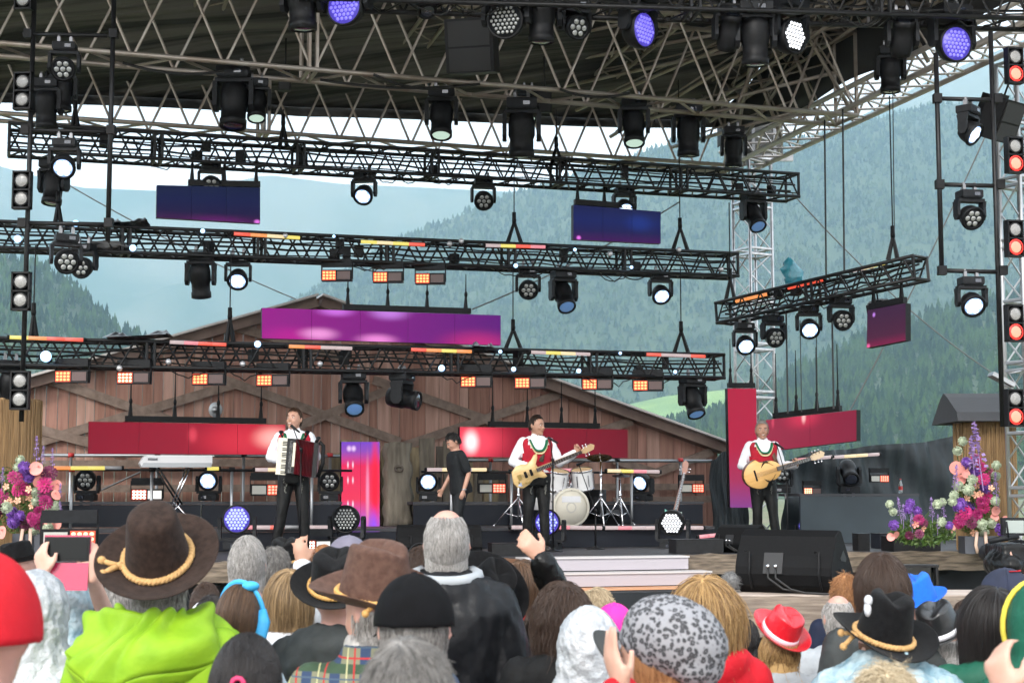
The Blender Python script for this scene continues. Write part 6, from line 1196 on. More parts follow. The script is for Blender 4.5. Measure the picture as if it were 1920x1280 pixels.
# ---- monitors
def wedge(label, P, w, h, d, yaw, m_=None, back=True):
    """stage monitor; its rounded back faces the audience (-y)"""
    t = thing('floor_monitor', label, 'monitor speaker', P, None, (0, 0, R(yaw))); m_ = m_ or mat('speaker_paint', (.0045, .0045, .005), .65, 0, (.007, .007, .0075), 60, bump=.0015, bscale=160, spec=.12)
    out = [(-d * .5, h * .30), (-d * .44, h * .12), (-d * .30, 0), (d * .35, 0), (d * .5, h * .22), (d * .46, h * .36), (-d * .02, h * .98), (-d * .10, h), (-d * .26, h * .90), (-d * .42, h * .6), (-d * .49, h * .42)]
    m = MB(); m.prism([Vector((0, y, z)) for y, z in out], (-w / 2, 0, 0), (w / 2, 0, 0)); c = obj('cabinet', m, m_, t); c.modifiers.new('b', 'BEVEL').width = .008
    if back:
        m = MB(); m.box((-w * .10, -d * .455, h * .47), (w * .2, .03, h * .34), Matrix.Rotation(-.28, 3, 'X')); p_ = obj('connector_plate', m, mat('plate_black', (.005, .005, .006), .5), t)
        for k in (-.11, -.03): m = MB(); m.tube((w * k - .03, -d * .46, h * .44), (w * k - .03, -d * .46 - .04, h * .43), .014, 8); obj('plug', m, M_CHR, p_)
        for k in (-.11, -.03): m = MB(); m.path([(w * k - .03, -d * .50, h * .42), (w * k - .02, -d * .56, h * .25), (w * k + .10, -d * .54, h * .08), (w * .22, -d * .45, .012), (w * .5, -d * .55, .012)], .009, 6); obj('cable', m, M_CABLE, p_)
        for s in (-1, 1): m = MB(); m.path([(s * w * .36 - .02, -d * .5, h * .66), (s * w * .36 + .015, -d * .5, h * .66), (s * w * .36 + .015, -d * .52, h * .3), (s * w * .36 + .03, -d * .48, .03)], .008, 6); obj('bracket', m, M_BLK, t)
    for s in (-1, 1):
        for (zc, f_) in ((.56, 1), (.30, -1)):
            m = MB(); m.prism([Vector((s * (w / 2 + .001), y * d + .01 * d, z * h)) for y, z in ((-.12, zc + .10 * (f_ < 0) - .0), (.02, zc + .12 * f_), (.15, zc - .02 * f_), (.12, zc - .07 * f_), (-.1, zc - .04 * f_))], (0, 0, 0), (s * .003, 0, 0)); obj('handle_recess', m, MATS['plate_black'] if back or 'plate_black' in MATS else M_BLK, t)
    return t
Pw = at(1492, 1110, 12.68); wedge('large black floor monitor on the front ledge with two cables plugged in', Vector((Pw.x, 12.72, LZ)), .80, .50, .56, -30)
Pw = pl(1395, 1035, -.55); wedge('smaller black floor monitor behind the large one in front of the right guitarist', Vector((Pw.x, Pw.y, STZ)), .62, .36, .5, -42)
Pw = pl(822, 1036, -.5); wedge('black floor monitor behind the tall balding man in the crowd', Vector((Pw.x, Pw.y, STZ)), 1.02, .38, .5, 8)
for (px, py, v, w_, h_, d_, l, mm) in ((950, 1038, -.5, .42, .14, .3, 'low black box on the stage edge right of the balding man', M_BLKM), (1305, 1040, -.6, .62, .17, .35, 'low black effects box on the stage edge left of the small monitor', M_BLKM), (1615, 1040, -.5, .16, .22, .2, 'small black box with knobs beside the large monitor', M_BLKM), (1672, 1038, 0.3, .48, .2, .3, 'low dark box on the stage floor in front of the small flowers', M_RIS), (1708, 1042, -.75, .66, .19, .4, 'black planter box under the small flower arrangement', M_BLKM)):
    t = thing('equipment_box', l, 'box', pl(px, py, v)); b = t.location; m = MB(); m.box(Vector((b.x, b.y, STZ + h_ / 2)), (w_, d_, h_ - .004), Matrix.Rotation(ANG * .6, 3, 'Z')); o = obj('case', m, mm, t, True); m = MB(); m.box(Vector((b.x, b.y, STZ + h_ + .004)), (w_ * 1.02, d_ * 1.02, .012), Matrix.Rotation(ANG * .6, 3, 'Z')); obj('lid', m, M_DRK, t, True)
# box on the ledge and fluffy microphone
t = thing('equipment_case', 'open black equipment case standing on the ledge behind the brown head', 'case', at(1700, 1108, 12.8)); b = t.location; m = MB()
for c_, s_ in (((0, .05, .1), (.48, .02, .2)), ((-.235, 0, .1), (.02, .12, .2)), ((.235, 0, .1), (.02, .12, .2)), ((0, 0, .205), (.50, .14, .02)), ((0, 0, .01), (.44, .14, .02))): m.box(b + Vector(c_), s_)
obj('shell', m, M_BLKM, t, True); m = MB(); m.box(b + Vector((0, .03, .1)), (.45, .02, .18)); obj('glass_front', m, mat('smoked_glass', (.01, .012, .01), .08, coat=1), t, True)
t = thing('fluffy_microphone', 'grey furry microphone ball at the left of the large monitor', 'microphone', at(1371, 1108, 12.7)); b = at(1371, 1088, 12.7); m = MB(); m.ell(b, (.07, .07, .07), None, 16, 10); fz = obj('windshield', m, mat('fur_grey', (.10, .10, .10), .9, 0, (.2, .2, .2), 40), t, True)
q = random.Random(2); m = MB()
for k in range(700):
    d_ = Vector((q.gauss(0, 1), q.gauss(0, 1), q.gauss(0, 1))).normalized(); m.path([b + d_ * .066, b + d_ * .095 + Vector((q.uniform(-.01, .01), q.uniform(-.01, .01), -.008))], [.0016, .0004], 3, cap=False)
tag(obj('fur', m, MATS['fur_grey'], t, True), kind='stuff'); m = MB(); m.tube(b, b + Vector((0, 0, -.09)), .01); obj('stem', m, M_BLK, t, True)
# bottle on the bench
t = thing('water_bottle', 'clear plastic bottle with red label on the tall bench', 'bottle', pl(1689, 924, 3.0)); m = MB(); m.lathe([(.03, 0), (.032, .02), (.032, .14), (.015, .19), (.012, .21)], 12, Matrix.Translation(t.location)); o = obj('bottle_body', m, mat('clear_plastic', (.6, .65, .66), .15, trans=.7), t, True); m = MB(); m.lathe([(.033, .05), (.033, .11)], 12, Matrix.Translation(t.location), False); obj('wrapper', m, mat('label_red', (.4, .03, .03), .5), t, True); m = MB(); m.lathe([(.014, .21), (.014, .23)], 10, Matrix.Translation(t.location)); obj('lid', m, mat('cap_red', (.4, .03, .03), .5), t, True)
# ================================================================ flowers
FC = {k: mat('petal_' + k, c, .6, 0, c2, 20) for k, c, c2 in (('purple', (.13, .04, .30), (.22, .09, .42)), ('pale', (.34, .40, .27), (.46, .52, .38)), ('magenta', (.40, .015, .14), (.26, .01, .10)), ('wine', (.16, .01, .06), (.10, .008, .05)), ('pink', (.75, .24, .21), (.82, .38, .32)), ('peach', (.78, .36, .22), (.8, .48, .34)), ('lilac', (.26, .15, .42), (.40, .28, .52)), ('hot', (.55, .02, .18), (.45, .01, .13)))}
M_LEAF = mat('leaf_green', (.05, .11, .02), .5, 0, (.10, .16, .03), 12); M_STEM = mat('stem_green', (.07, .12, .03), .6)
FP = {}
def fmesh(kind, col):
    k = kind + col
    if k in FP: return FP[k]
    q = random.Random(len(FP)); m = MB()
    if kind == 'ball':
        m.ell((0, 0, 0), (.7, .7, .7), None, 8, 6)
        for i in range(130):
            d = Vector((q.gauss(0, 1), q.gauss(0, 1), q.gauss(0, 1))).normalized(); m.path([d * .6, d * q.uniform(.92, 1.08)], [.05, .11], 3)
    elif kind == 'rose':
        for r_ in range(5):
            for i in range(5 + r_ * 2):
                a = i * 6.28 / (5 + r_ * 2) + r_; b = .15 + r_ * .2; c = Vector((math.cos(a) * b, -.35 + r_ * .12, math.sin(a) * b)); tn = Vector((-math.sin(a), 0, math.cos(a))); o = Vector((math.cos(a), -.6 + r_ * .2, math.sin(a))).normalized(); m.add([c - tn * .16, c + o * .32 - tn * .2, c + o * .4, c + o * .32 + tn * .2, c + tn * .16], [(0, 1, 2, 3, 4)])
    elif kind == 'anthurium':
        pts = []
        for i in range(16): a = i * 6.28 / 16; r_ = 1 - .25 * math.cos(a) ; pts.append(Vector((math.sin(a) * r_ * .95, .12 * math.cos(2 * a) - .1 * abs(math.sin(a)), math.cos(a) * r_)))
        m.add([Vector((0, .12, .1))] + pts, [(0, i + 1, (i + 1) % 16 + 1) for i in range(16)], True)
        m.path([(0, .02, .25), (0, -.25, .1), (0, -.45, .35)], [.07, .09, .05], 6)
    elif kind == 'lily':
        for i in range(5): a = i * 6.28 / 5; tn = Vector((-math.sin(a), 0, math.cos(a))); o = Vector((math.cos(a), -.4, math.sin(a))); m.add([o * .12 - tn * .08, o * .7 - tn * .35, o * 1.0, o * .7 + tn * .35, o * .12 + tn * .08], [(0, 1, 2, 3, 4)])
        m.ell((0, -.15, 0), (.22, .2, .22), None, 6, 4)
    elif kind == 'spike':
        for i in range(60):
            z = i / 60 * 6; r_ = .55 * (1 - z / 7); a = q.uniform(0, 6.28); c = Vector((math.cos(a) * r_, math.sin(a) * r_, z)); d1 = Vector((q.uniform(-1, 1), q.uniform(-1, 1), q.uniform(-1, 1))).normalized() * .24; d2 = Vector((q.uniform(-1, 1), q.uniform(-1, 1), q.uniform(-1, 1))).normalized() * .24; m.add([c - d1, c - d2, c + d1, c + d2], [(0, 1, 2, 3)])
        m.tube((0, 0, -3), (0, 0, 6), .05, 4)
    FP[k] = m.mesh(kind, FC[col]); return FP[k]
NM = {'ball': 'allium', 'rose': 'carnation', 'anthurium': 'anthurium', 'lily': 'small_bloom', 'spike': 'delphinium'}
def bouquet(label, cx, cy_, Y, items, leaves, vase, seed=1, depth=.25):
    q = random.Random(seed); o = at(cx, cy_, Y); t = thing('flower_arrangement', label, 'flowers', o)
    for (kind, col, px, py, rpx) in items:
        p = at(px, py, Y + q.uniform(-depth, depth * .2)); e = link(NM[kind], fmesh(kind, col), t); e.location = p - o; s = rpx / F * Y
        if kind == 'spike': s = rpx / 6 / F * Y; e.scale = (s * 1.5, s * 1.5, s); e.rotation_euler = (0, R(-q.uniform(-6, 6) + (px - cx) * .25), q.uniform(0, 6))
        else: e.scale = (s, s, s); e.rotation_euler = (q.uniform(-.5, .5), q.uniform(-.8, .8), q.uniform(-.5, .5))
    m = MB(); x0, y0, x1, y1 = leaves
    for i in range(900):
        a = q.uniform(0, 6.28); r_ = math.sqrt(q.random()); px = (x0 + x1) / 2 + math.cos(a) * r_ * (x1 - x0) / 2; py = (y0 + y1) / 2 + math.sin(a) * r_ * (y1 - y0) / 2; c = at(px, py, Y + q.uniform(.0, .25)); d = Vector((q.gauss(0, 1), q.gauss(0, .6), q.gauss(0, 1))).normalized() * .05; n_ = Vector((q.gauss(0, 1), q.gauss(0, 1), q.gauss(0, 1))).normalized() * .014; m.add([c - d, c + n_, c + d, c - n_], [(0, 1, 2, 3)])
    tag(obj('leaves', m, M_LEAF, t, True), kind='stuff'); m = MB()
    for (kind, col, px, py, rpx) in items:
        if kind in ('ball', 'spike', 'anthurium'): p = at(px, py, Y); b = at(cx + (px - cx) * .1, cy_ - 20, Y + .1); m.path([p + Vector((0, .05, 0)), p.lerp(b, .5) + Vector((0, .08, .02)), b], .005, 4)
    tag(obj('stems', m, M_STEM, t, True), kind='stuff')
    if vase:
        m = MB(); pw = (vase[1] - vase[0]) / 2 / F * Y; zt = at(cx, vase[2], Y).z; zb = STZ if Y > 18.7 else at(cx, vase[3], Y).z; c = at((vase[0] + vase[1]) / 2, vase[2], Y); m.box((c.x, Y + .12, (zt + zb) / 2), (pw * 2, .3, zt - zb)); obj('pot', m, mat('dark_pot', (.06, .065, .08), .6), t, True)
        for k in (-.35, .1): m = MB(); m.path([Vector((c.x + k * pw, Y - .06, zt + .06)), Vector((c.x + (k * 1.3) * pw, Y - .07, (zt + zb) / 2)), Vector((c.x + k * pw, Y - .06, zb + .01))], .022, 6, flat=.4); obj('driftwood', m, mat('pale_driftwood', (.6, .42, .33), .7), t, True)
    return t
LB = [('ball', 'purple', 46, 876, 12), ('ball', 'purple', 53, 893, 12), ('anthurium', 'pink', 70, 876, 13), ('anthurium', 'pink', 77, 892, 14), ('anthurium', 'pink', 74, 901, 12), ('rose', 'wine', 92, 886, 12), ('rose', 'magenta', 28, 893, 11), ('ball', 'pale', 38, 862, 9), ('ball', 'pale', 32, 876, 8), ('rose', 'hot', 33, 914, 13), ('rose', 'hot', 46, 918, 10), ('rose', 'hot', 84, 908, 12), ('anthurium', 'pink', 106, 907, 11), ('ball', 'pale', 67, 922, 9), ('ball', 'pale', 68, 939, 10), ('rose', 'wine', 86, 925, 12), ('rose', 'magenta', 87, 940, 11), ('anthurium', 'pink', 105, 925, 10), ('lily', 'peach', 21, 937, 8), ('lily', 'peach', 33, 939, 8), ('lily', 'peach', 54, 932, 8), ('lily', 'peach', 12, 942, 7), ('lily', 'peach', 55, 917, 8), ('ball', 'pale', 12, 951, 11), ('ball', 'pale', 90, 953, 9), ('ball', 'pale', 104, 949, 10), ('ball', 'purple', 22, 960, 11), ('ball', 'purple', 37, 967, 10), ('ball', 'purple', 25, 978, 12), ('rose', 'magenta', 58, 972, 10), ('rose', 'magenta', 68, 978, 12), ('rose', 'wine', 44, 982, 10), ('rose', 'magenta', 74, 959, 9), ('anthurium', 'pink', 106, 979, 11), ('anthurium', 'pink', 90, 976, 9), ('ball', 'pale', 64, 994, 10), ('ball', 'pale', 90, 989, 10), ('anthurium', 'pink', 4, 995, 12), ('lily', 'peach', 12, 912, 7), ('lily', 'peach', 92, 961, 8), ('lily', 'peach', 60, 948, 7), ('spike', 'lilac', 68, 862, 44), ('spike', 'lilac', 80, 870, 34), ('spike', 'lilac', 98, 872, 32), ('spike', 'lilac', 112, 935, 30), ('spike', 'lilac', 4, 905, 30), ('spike', 'lilac', 116, 965, 26), ('rose', 'magenta', 0, 930, 12), ('rose', 'wine', -12, 960, 14), ('ball', 'purple', -14, 905, 12), ('anthurium', 'pink', -16, 940, 13)]
bouquet('big pink, purple and white flower arrangement at the left beside the reed pillar', 55, 1010, 19.2, LB, (-25, 868, 112, 1006), (25, 88, 1000, 1040), 3)
RB = [('spike', 'lilac', 1838, 876, 86), ('spike', 'lilac', 1826, 880, 60), ('spike', 'lilac', 1823, 858, 42), ('spike', 'lilac', 1792, 915, 44), ('spike', 'lilac', 1868, 925, 40), ('spike', 'lilac', 1870, 960, 34), ('ball', 'pale', 1805, 827, 9), ('ball', 'pale', 1795, 845, 9), ('anthurium', 'pink', 1793, 874, 13), ('anthurium', 'pink', 1810, 883, 12), ('ball', 'purple', 1812, 868, 11), ('ball', 'purple', 1828, 886, 11), ('rose', 'hot', 1830, 860, 8), ('rose', 'hot', 1840, 874, 8), ('rose', 'hot', 1845, 898, 9), ('rose', 'magenta', 1852, 886, 9), ('anthurium', 'pink', 1801, 896, 10), ('ball', 'pale', 1797, 911, 10), ('ball', 'pale', 1816, 918, 11), ('ball', 'pale', 1823, 899, 10), ('ball', 'pale', 1868, 872, 9), ('ball', 'pale', 1867, 892, 9), ('ball', 'purple', 1847, 912, 13), ('lily', 'peach', 1832, 898, 7), ('lily', 'peach', 1812, 934, 8), ('lily', 'peach', 1830, 928, 8), ('lily', 'peach', 1838, 927, 8), ('lily', 'peach', 1832, 910, 7), ('ball', 'pale', 1789, 928, 9), ('ball', 'pale', 1786, 940, 9), ('ball', 'purple', 1800, 947, 14), ('ball', 'purple', 1816, 952, 12), ('rose', 'hot', 1812, 960, 11), ('rose', 'magenta', 1826, 964, 10), ('rose', 'wine', 1822, 978, 10), ('rose', 'magenta', 1803, 972, 10), ('rose', 'hot', 1852, 933, 10), ('rose', 'hot', 1844, 952, 9), ('rose', 'magenta', 1840, 940, 8), ('ball', 'pale', 1866, 939, 9), ('anthurium', 'pink', 1867, 955, 9), ('ball', 'pale', 1841, 982, 10), ('ball', 'pale', 1859, 980, 10), ('ball', 'pale', 1846, 998, 9), ('anthurium', 'pink', 1889, 976, 13), ('ball', 'purple', 1879, 992, 13), ('anthurium', 'pink', 1866, 968, 8), ('lily', 'peach', 1826, 998, 8), ('anthurium', 'pink', 1783, 988, 9), ('lily', 'peach', 1795, 965, 7), ('lily', 'peach', 1858, 915, 7), ('rose', 'hot', 1798, 980, 9), ('rose', 'magenta', 1834, 966, 9)]
bouquet('tall pink, purple and white flower arrangement in front of the right reed pillar', 1832, 1015, 19.9, RB, (1786, 862, 1872, 1008), (1808, 1875, 1005, 1040), 4)
SBQ = [('ball', 'pale', 1668, 945, 8), ('ball', 'pale', 1674, 959, 8), ('spike', 'lilac', 1688, 965, 34), ('spike', 'lilac', 1694, 975, 30), ('ball', 'purple', 1707, 943, 9), ('ball', 'purple', 1702, 954, 9), ('ball', 'purple', 1720, 958, 9), ('ball', 'purple', 1676, 984, 10), ('spike', 'lilac', 1748, 968, 36), ('spike', 'lilac', 1770, 968, 32), ('ball', 'pale', 1757, 945, 9), ('ball', 'pale', 1767, 941, 8), ('ball', 'pale', 1766, 978, 9), ('rose', 'magenta', 1723, 974, 8), ('rose', 'wine', 1732, 980, 7), ('anthurium', 'pink', 1672, 1005, 8), ('anthurium', 'pink', 1680, 1001, 7), ('spike', 'lilac', 1710, 985, 26), ('rose', 'wine', 1724, 1000, 7), ('rose', 'wine', 1705, 1004, 7), ('spike', 'lilac', 1758, 990, 26), ('ball', 'purple', 1780, 985, 8), ('lily', 'pink', 1716, 982, 8), ('lily', 'peach', 1730, 990, 7)]
bouquet('low loose flower arrangement on the black planter box at the right', 1715, 1015, 19.6, SBQ, (1668, 975, 1790, 1022), None, 5, .15)
# ================================================================ the crowd, seen from behind
GZ = .12
def T_(x, y, z): return Matrix.Translation((x, y, z))
def hatM(M, back=10, side=0, z=.052, yaw=0, y=.008): return M @ T_(0, y, z) @ Matrix.Rotation(R(yaw), 4, 'Z') @ Matrix.Rotation(R(-back), 4, 'X') @ Matrix.Rotation(R(side), 4, 'Y')
def crowd(label, cx, cy, Y, yaw=180, **k):
    Y *= 1.06; cy += 8 if cy > 1030 else 0
    c = at(cx, cy, Y); h = (c.z - GZ) / 1.625 * 1.75; kk = h / 1.75; k.setdefault('voxel', .013 if Y < 5 else .016)
    for a in ('A', 'B'):      # arms may be given in picture terms: ((px, py, dy), (px, py, dy)) elbow and wrist
        v = k.get(a)
        if v and v[0][0] > 5 or v and v[1][1] > 5:
            o = []
            for (px, py, dy) in v:
                p = at(px, py, Y + dy) - Vector((c.x, Y, GZ)); p = Matrix.Rotation(-R(yaw), 4, 'Z') @ p / kk; o.append(tuple(p))
            k[a] = tuple(o)
    t, M, Ln = person(label, (c.x, Y, GZ), yaw, h, seed=int(cx) % 97 + 1, **k); return t, M, Ln, kk
H = {k: hairmat(k, c, c2) for k, c, c2 in (('silver', (.40, .38, .36), (.14, .13, .12)), ('salt', (.26, .245, .23), (.06, .055, .05)), ('chestnut', (.12, .065, .035), (.05, .028, .016)), ('blonde', (.46, .29, .12), (.22, .12, .05)), ('jet', (.012, .010, .010), (.03, .025, .024)), ('darkbrown', (.035, .02, .014), (.07, .04, .026)), ('cream', (.62, .52, .36), (.40, .31, .19)), ('ginger', (.30, .13, .05), (.20, .08, .03)), ('strawberry', (.42, .21, .09), (.24, .10, .04)), ('streaky', (.36, .24, .12), (.10, .06, .03)), ('pale', (.60, .48, .32), (.3, .22, .13)))}
C = {k: cloth(k, c, c2, **kw) for k, c, c2, kw in (('lime', (.24, .41, .018), (.18, .34, .012), dict(rough=.55, bump=.003, bscale=30)), ('rain_black', (.004, .0045, .006), (.008, .0085, .010), dict(rough=.42, bump=.006, bscale=12)), ('grey_jacket', (.045, .05, .05), (.03, .034, .034), dict(rough=.65, bump=.006, bscale=14)), ('scarlet', (.50, .01, .02), (.42, .008, .015), {}), ('white', (.62, .63, .65), (.54, .55, .58), {}), ('pale_blue', (.45, .54, .62), (.40, .48, .56), {}), ('leather', (.004, .004, .004), (.007, .007, .007), dict(rough=.3, bump=.006, bscale=22)), ('black_knit', (.004, .004, .0045), (.007, .007, .007), {}), ('navy', (.008, .011, .028), (.01, .015, .035), {}), ('bottle', (.012, .10, .06), (.01, .085, .05), dict(rough=.55)), ('cool_grey', (.36, .38, .40), (.3, .32, .34), {}), ('khaki', (.06, .055, .04), (.04, .037, .03), {}))}
PLW = mat('plastic_white', (.60, .62, .64), .3, 0, (.42, .45, .48), 16, bump=.022, bscale=22, trans=.15, alpha=.93); PLB = mat('plastic_blue', (.22, .38, .46), .27, 0, (.52, .64, .68), 15, bump=.022, bscale=20, trans=.15, alpha=.90)
def felt(n, c, c2): return mat('felt_' + n, c, .95, 0, c2, 45, bump=.0015, bscale=160, sheen=.04, detail=8, spec=.15)
F_BR = felt('brown', (.020, .012, .009), (.036, .022, .017)); F_TAN = felt('taupe', (.075, .040, .030), (.11, .062, .047)); F_BK = felt('black', (.0035, .0035, .004), (.007, .007, .0075)); F_BLUE = felt('blue', (.02, .15, .62), (.02, .13, .52)); CORD = mat('cord_tan', (.55, .33, .13), .8, 0, (.42, .24, .09), 60); CORDY = mat('cord_yellow', (.62, .36, .11), .7, 0, (.5, .27, .08), 60)
def hood(t, M, Ln, m_, wr=.009, open_front=True, sz=1.0, name='hood', peak=0, seed=3):
    m = MB(); m.ell(M @ Vector((0, .012, .015)), (.112 * sz, .132 * sz, .150 * sz), M.to_3x3(), 18, 12); rings = []
    for z, rx, ry in ((1.60, .112, .118), (1.54, .112, .108), (1.48, .15, .11), (1.42, .215, .13), (1.36, .235, .14)): rings.append([Ln @ Vector((math.cos(a) * rx * sz, .02 + math.sin(a) * ry * sz, z)) for a in [2 * math.pi * i / 20 for i in range(20)]])
    m.loft(rings)
    if peak: m.ell(M @ Vector((0, .07, .10)), (.05, .06, .05), M.to_3x3(), 8, 6)
    return finish(m, name, m_, t, .011, 2, wr, 26, seed)
def poncho(t, Ln, m_, seed=2, wr=.012, z1=.70, dz=0):
    m = MB(); rings = []; Ln = Ln @ T_(0, .03 if dz else 0, dz)
    for z, rx, ry in ((1.50, .085, .08), (1.45, .15, .11), (1.41, .245, .15), (1.32, .285, .18), (1.1, .32, .21), (.9, .345, .23), (z1, .37, .25)): rings.append([Ln @ Vector((math.cos(a) * rx * (1 + .03 * math.sin(a * 9 + z * 5)), .01 + math.sin(a) * ry * (1 + .04 * math.sin(a * 7)), z)) for a in [2 * math.pi * i / 40 for i in range(40)]])
    m.loft(rings); return finish(m, 'poncho', m_, t, .016, 2, wr, 14, seed)
# -- nearest row
t, M, Ln, k = crowd('person at the far left edge in a big scarlet cap, seen from behind', -38, 1188, 2.75, skin='pink', top=C['navy'], tilt=(0, 0, 0), bulk=1.05)
ball_cap(t, M @ T_(0, .0, .01), C['scarlet'], r=(.107, .125, .150), vis_len=0)
t, M, Ln, k = crowd('person with shiny black ponytail and small pink hair tie at the bottom', 462, 1290, 3.25, top=C['white'], skin='fair', bulk=.9)
strands(t, M, 'tied', H['jet'], 7000, .17, 11, .0012, .02, tie=(0, .125, .035), zb=-.5, lift=.0, scale=1.03); m = MB(); m.path([M @ Vector((.014 * math.cos(a), .128, .035 + .014 * math.sin(a))) for a in [i * .7 for i in range(9)]], .006, 8, True); obj('hair_tie', m, mat('hair_tie_pink', (.6, .03, .12), .6), t)
m = MB(); rr = [[M @ Vector((x * r_, .13 + .012 * i + y * r_ * .7, .03 - .035 * i)) for x, y in [(math.cos(a), math.sin(a)) for a in [2 * math.pi * q_ / 10 for q_ in range(10)]]] for i, r_ in enumerate((.018, .034, .042, .044, .042, .036, .028))]; m.loft(rr); obj('ponytail', m, H['jet'], t)
t, M, Ln, k = crowd('near grey-haired head with tousled short hair at the bottom middle', 762, 1335, 2.45, top=C['khaki'], skin='fair', voxel=.012)
strands(t, M, 'short', H['salt'], 16000, .040, 12, .0008, .18, lift=.16, zb=-.72, scale=1.01)
t, M, Ln, k = crowd('person in plain black baseball cap with ears showing, behind the tousled head', 776, 1172, 3.45, top=C['rain_black'], skin='pink', tilt=(6, 0, 4), bulk=1.05, collar=True)
ball_cap(t, hatM(M, 4, 0, .022, 0), mat('cap_black', (.003, .003, .0035), .9, 0, (.005, .005, .006), 20, bump=.001, bscale=200, spec=.15), r=(.094, .114, .110)); strands(t, M, 'short', H['salt'], 1600, .02, 13, .0011, .2, zf=.9, zb=-.7, lift=.1, top=.1)
t, M, Ln, k = crowd('person with pale curly blonde hair at the bottom right', 1666, 1345, 3.4, top=C['white'], skin='fair', bulk=.92)
strands(t, M, 'curly', H['cream'], 9000, .085, 14, .0009, .45, wave=.95, lift=.6, zb=-.8, scale=1.0, under=H['cream'])
t, M, Ln, k = crowd('woman in grey leopard-print slouch cap with dark visor and red jacket, one hand raised', 1236, 1222, 3.55, top=C['scarlet'], skin='fair', tilt=(6, 0, 62), bulk=.95, A=((1105, 1420, -.15), (1168, 1292, -.25)), hA={'d': (.35, -.12, 1), 'n': (-1, -.4, 0), 'curl': .16, 'side': -1, 's': 1.0, 'spread': .12}, voxel=.010, hood=True)
M_LEO = bpy.data.materials.new('leopard_print'); M_LEO.use_nodes = True; n_ = M_LEO.node_tree; b_ = n_.nodes['Principled BSDF']; tc = n_.nodes.new('ShaderNodeTexCoord'); ns = n_.nodes.new('ShaderNodeTexNoise'); ns.inputs['Scale'].default_value = 30; vm = n_.nodes.new('ShaderNodeVectorMath'); vm.operation = 'MULTIPLY_ADD'; vm.inputs[1].default_value = (.02, .02, .02); n_.links.new(tc.outputs['Object'], ns.inputs[0]); n_.links.new(ns.outputs['Color'], vm.inputs[0]); n_.links.new(tc.outputs['Object'], vm.inputs[2])
vo = n_.nodes.new('ShaderNodeTexVoronoi'); vo.inputs['Scale'].default_value = 70; vo.inputs['Randomness'].default_value = .8; n_.links.new(vm.outputs[0], vo.inputs['Vector']); cr = n_.nodes.new('ShaderNodeValToRGB'); e = cr.color_ramp.elements; e[0].position = .16; e[0].color = (.10, .10, .11, 1); e[1].position = .28; e[1].color = (.02, .02, .022, 1); e2 = e.new(.44); e2.color = (.045, .045, .05, 1); e3 = e.new(.56); e3.color = (.24, .24, .255, 1); n_.links.new(vo.outputs['Distance'], cr.inputs[0]); n_.links.new(cr.outputs[0], b_.inputs['Base Color']); b_.inputs['Roughness'].default_value = .8
strands(t, M, 'long', H['strawberry'], 6500, .36, 15, .0009, .06, zb=-.6, wave=.10, lift=.04, top=.25)
HM = hatM(M, 26, 0, .02, 0, .01); m = MB(); m.ell(HM @ Vector((0, .025, .035)), (.118, .142, .108), HM.to_3x3(), 20, 14); m.ell(HM @ Vector((0, .095, .0)), (.095, .075, .065), HM.to_3x3(), 14, 10); m.ell(HM @ Vector((0, .0, .0)), (.106, .118, .05), HM.to_3x3(), 16, 8); o = finish(m, 'cap', M_LEO, t, .008, 2, .0045, 34, 4)
m = MB(); m.sheet(lambda a, b: HM @ Vector((math.sin((a - .5) * 2.0) * (.100 + .02 * b), -math.cos((a - .5) * 2.0) * (.115 + .07 * b), -.012 - .03 * (2 * a - 1) ** 2 - .02 * b)), 16, 6); v = obj('visor', m, mat('visor_charcoal', (.025, .027, .026), .7), o); v.modifiers.new('s', 'SOLIDIFY').thickness = .006
t, M, Ln, k = crowd('person at the right edge holding up one clapping hand', 2005, 1215, 3.2, top=C['bottle'], A=((1930, 1400, -.05), (1893, 1312, -.1)), hA={'d': (.28, -.2, 1), 'n': (-.9, -.5, 0), 'curl': .5, 'side': -1, 'spread': .1}, voxel=.010)
# -- lime jacket man
t, M, Ln, k = crowd('man in lime green rain jacket and big brown felt hat with rope cord', 300, 1076, 4.5, top=C['lime'], skin='fair', bulk=1.28, tilt=(-4, 0, 0), wr=.010, wsc=8, tv=.009, sleeve=1.4, soff=.03, topname='rain_jacket', voxel=.014)
felt_hat(t, hatM(M, 34, 0, .060, 0, .034), F_BR, rc=.095, hc=.165, br=.088, dent=.012, curl=.012, taper=.66, backup=.022, cord=(CORD, .0075), knot=(20, ((.05, .01), (.055, .0))), crease=False, label='brown felt hat with tan rope cord', sweep=.006)
strands(t, M, 'short', H['silver'], 2600, .05, 16, .0010, .3, zf=.9, zb=-.85, lift=.2, top=-.1)
m = MB(); m.path([Ln @ Vector(p) for p in ((-.10, .215, 1.34), (-.19, .205, 1.22), (-.26, .16, 1.08))], .004, 5, flat=.4); obj('piping', m, mat('reflective_grey', (.4, .4, .38), .4), t)
m = MB()
def fn(a, b):
    th = math.pi * (-.12 + 1.24 * a); f1 = math.sin(a * 31 + 4 * math.sin(b * 4 + a * 9)); f2 = math.sin(a * 13 + b * 9 + 2 * math.sin(a * 6)); r_ = .085 + .135 * b + .014 * f1 * b + .012 * f2; z = 1.515 + .045 * math.sin(b * 3.0) - (.10 + .05 * math.sin(th)) * b ** 1.5 + .014 * f2 * (1 - .3 * b) + .008 * f1 - (.05 * math.exp(-((a - .35) / .12) ** 2)) * b
    return Ln @ Vector((math.cos(th) * r_ * 1.08 + .01, .02 + math.sin(th) * r_ * .98, z))
m.sheet(fn, 150, 34); m.sheet(lambda a, b: fn(a, 1) + Vector((-.0, .0, -.0)) + Vector((math.cos(math.pi * a) * -.03 * b, -.035 * b, -.035 * math.sin(b * 2))), 150, 6)
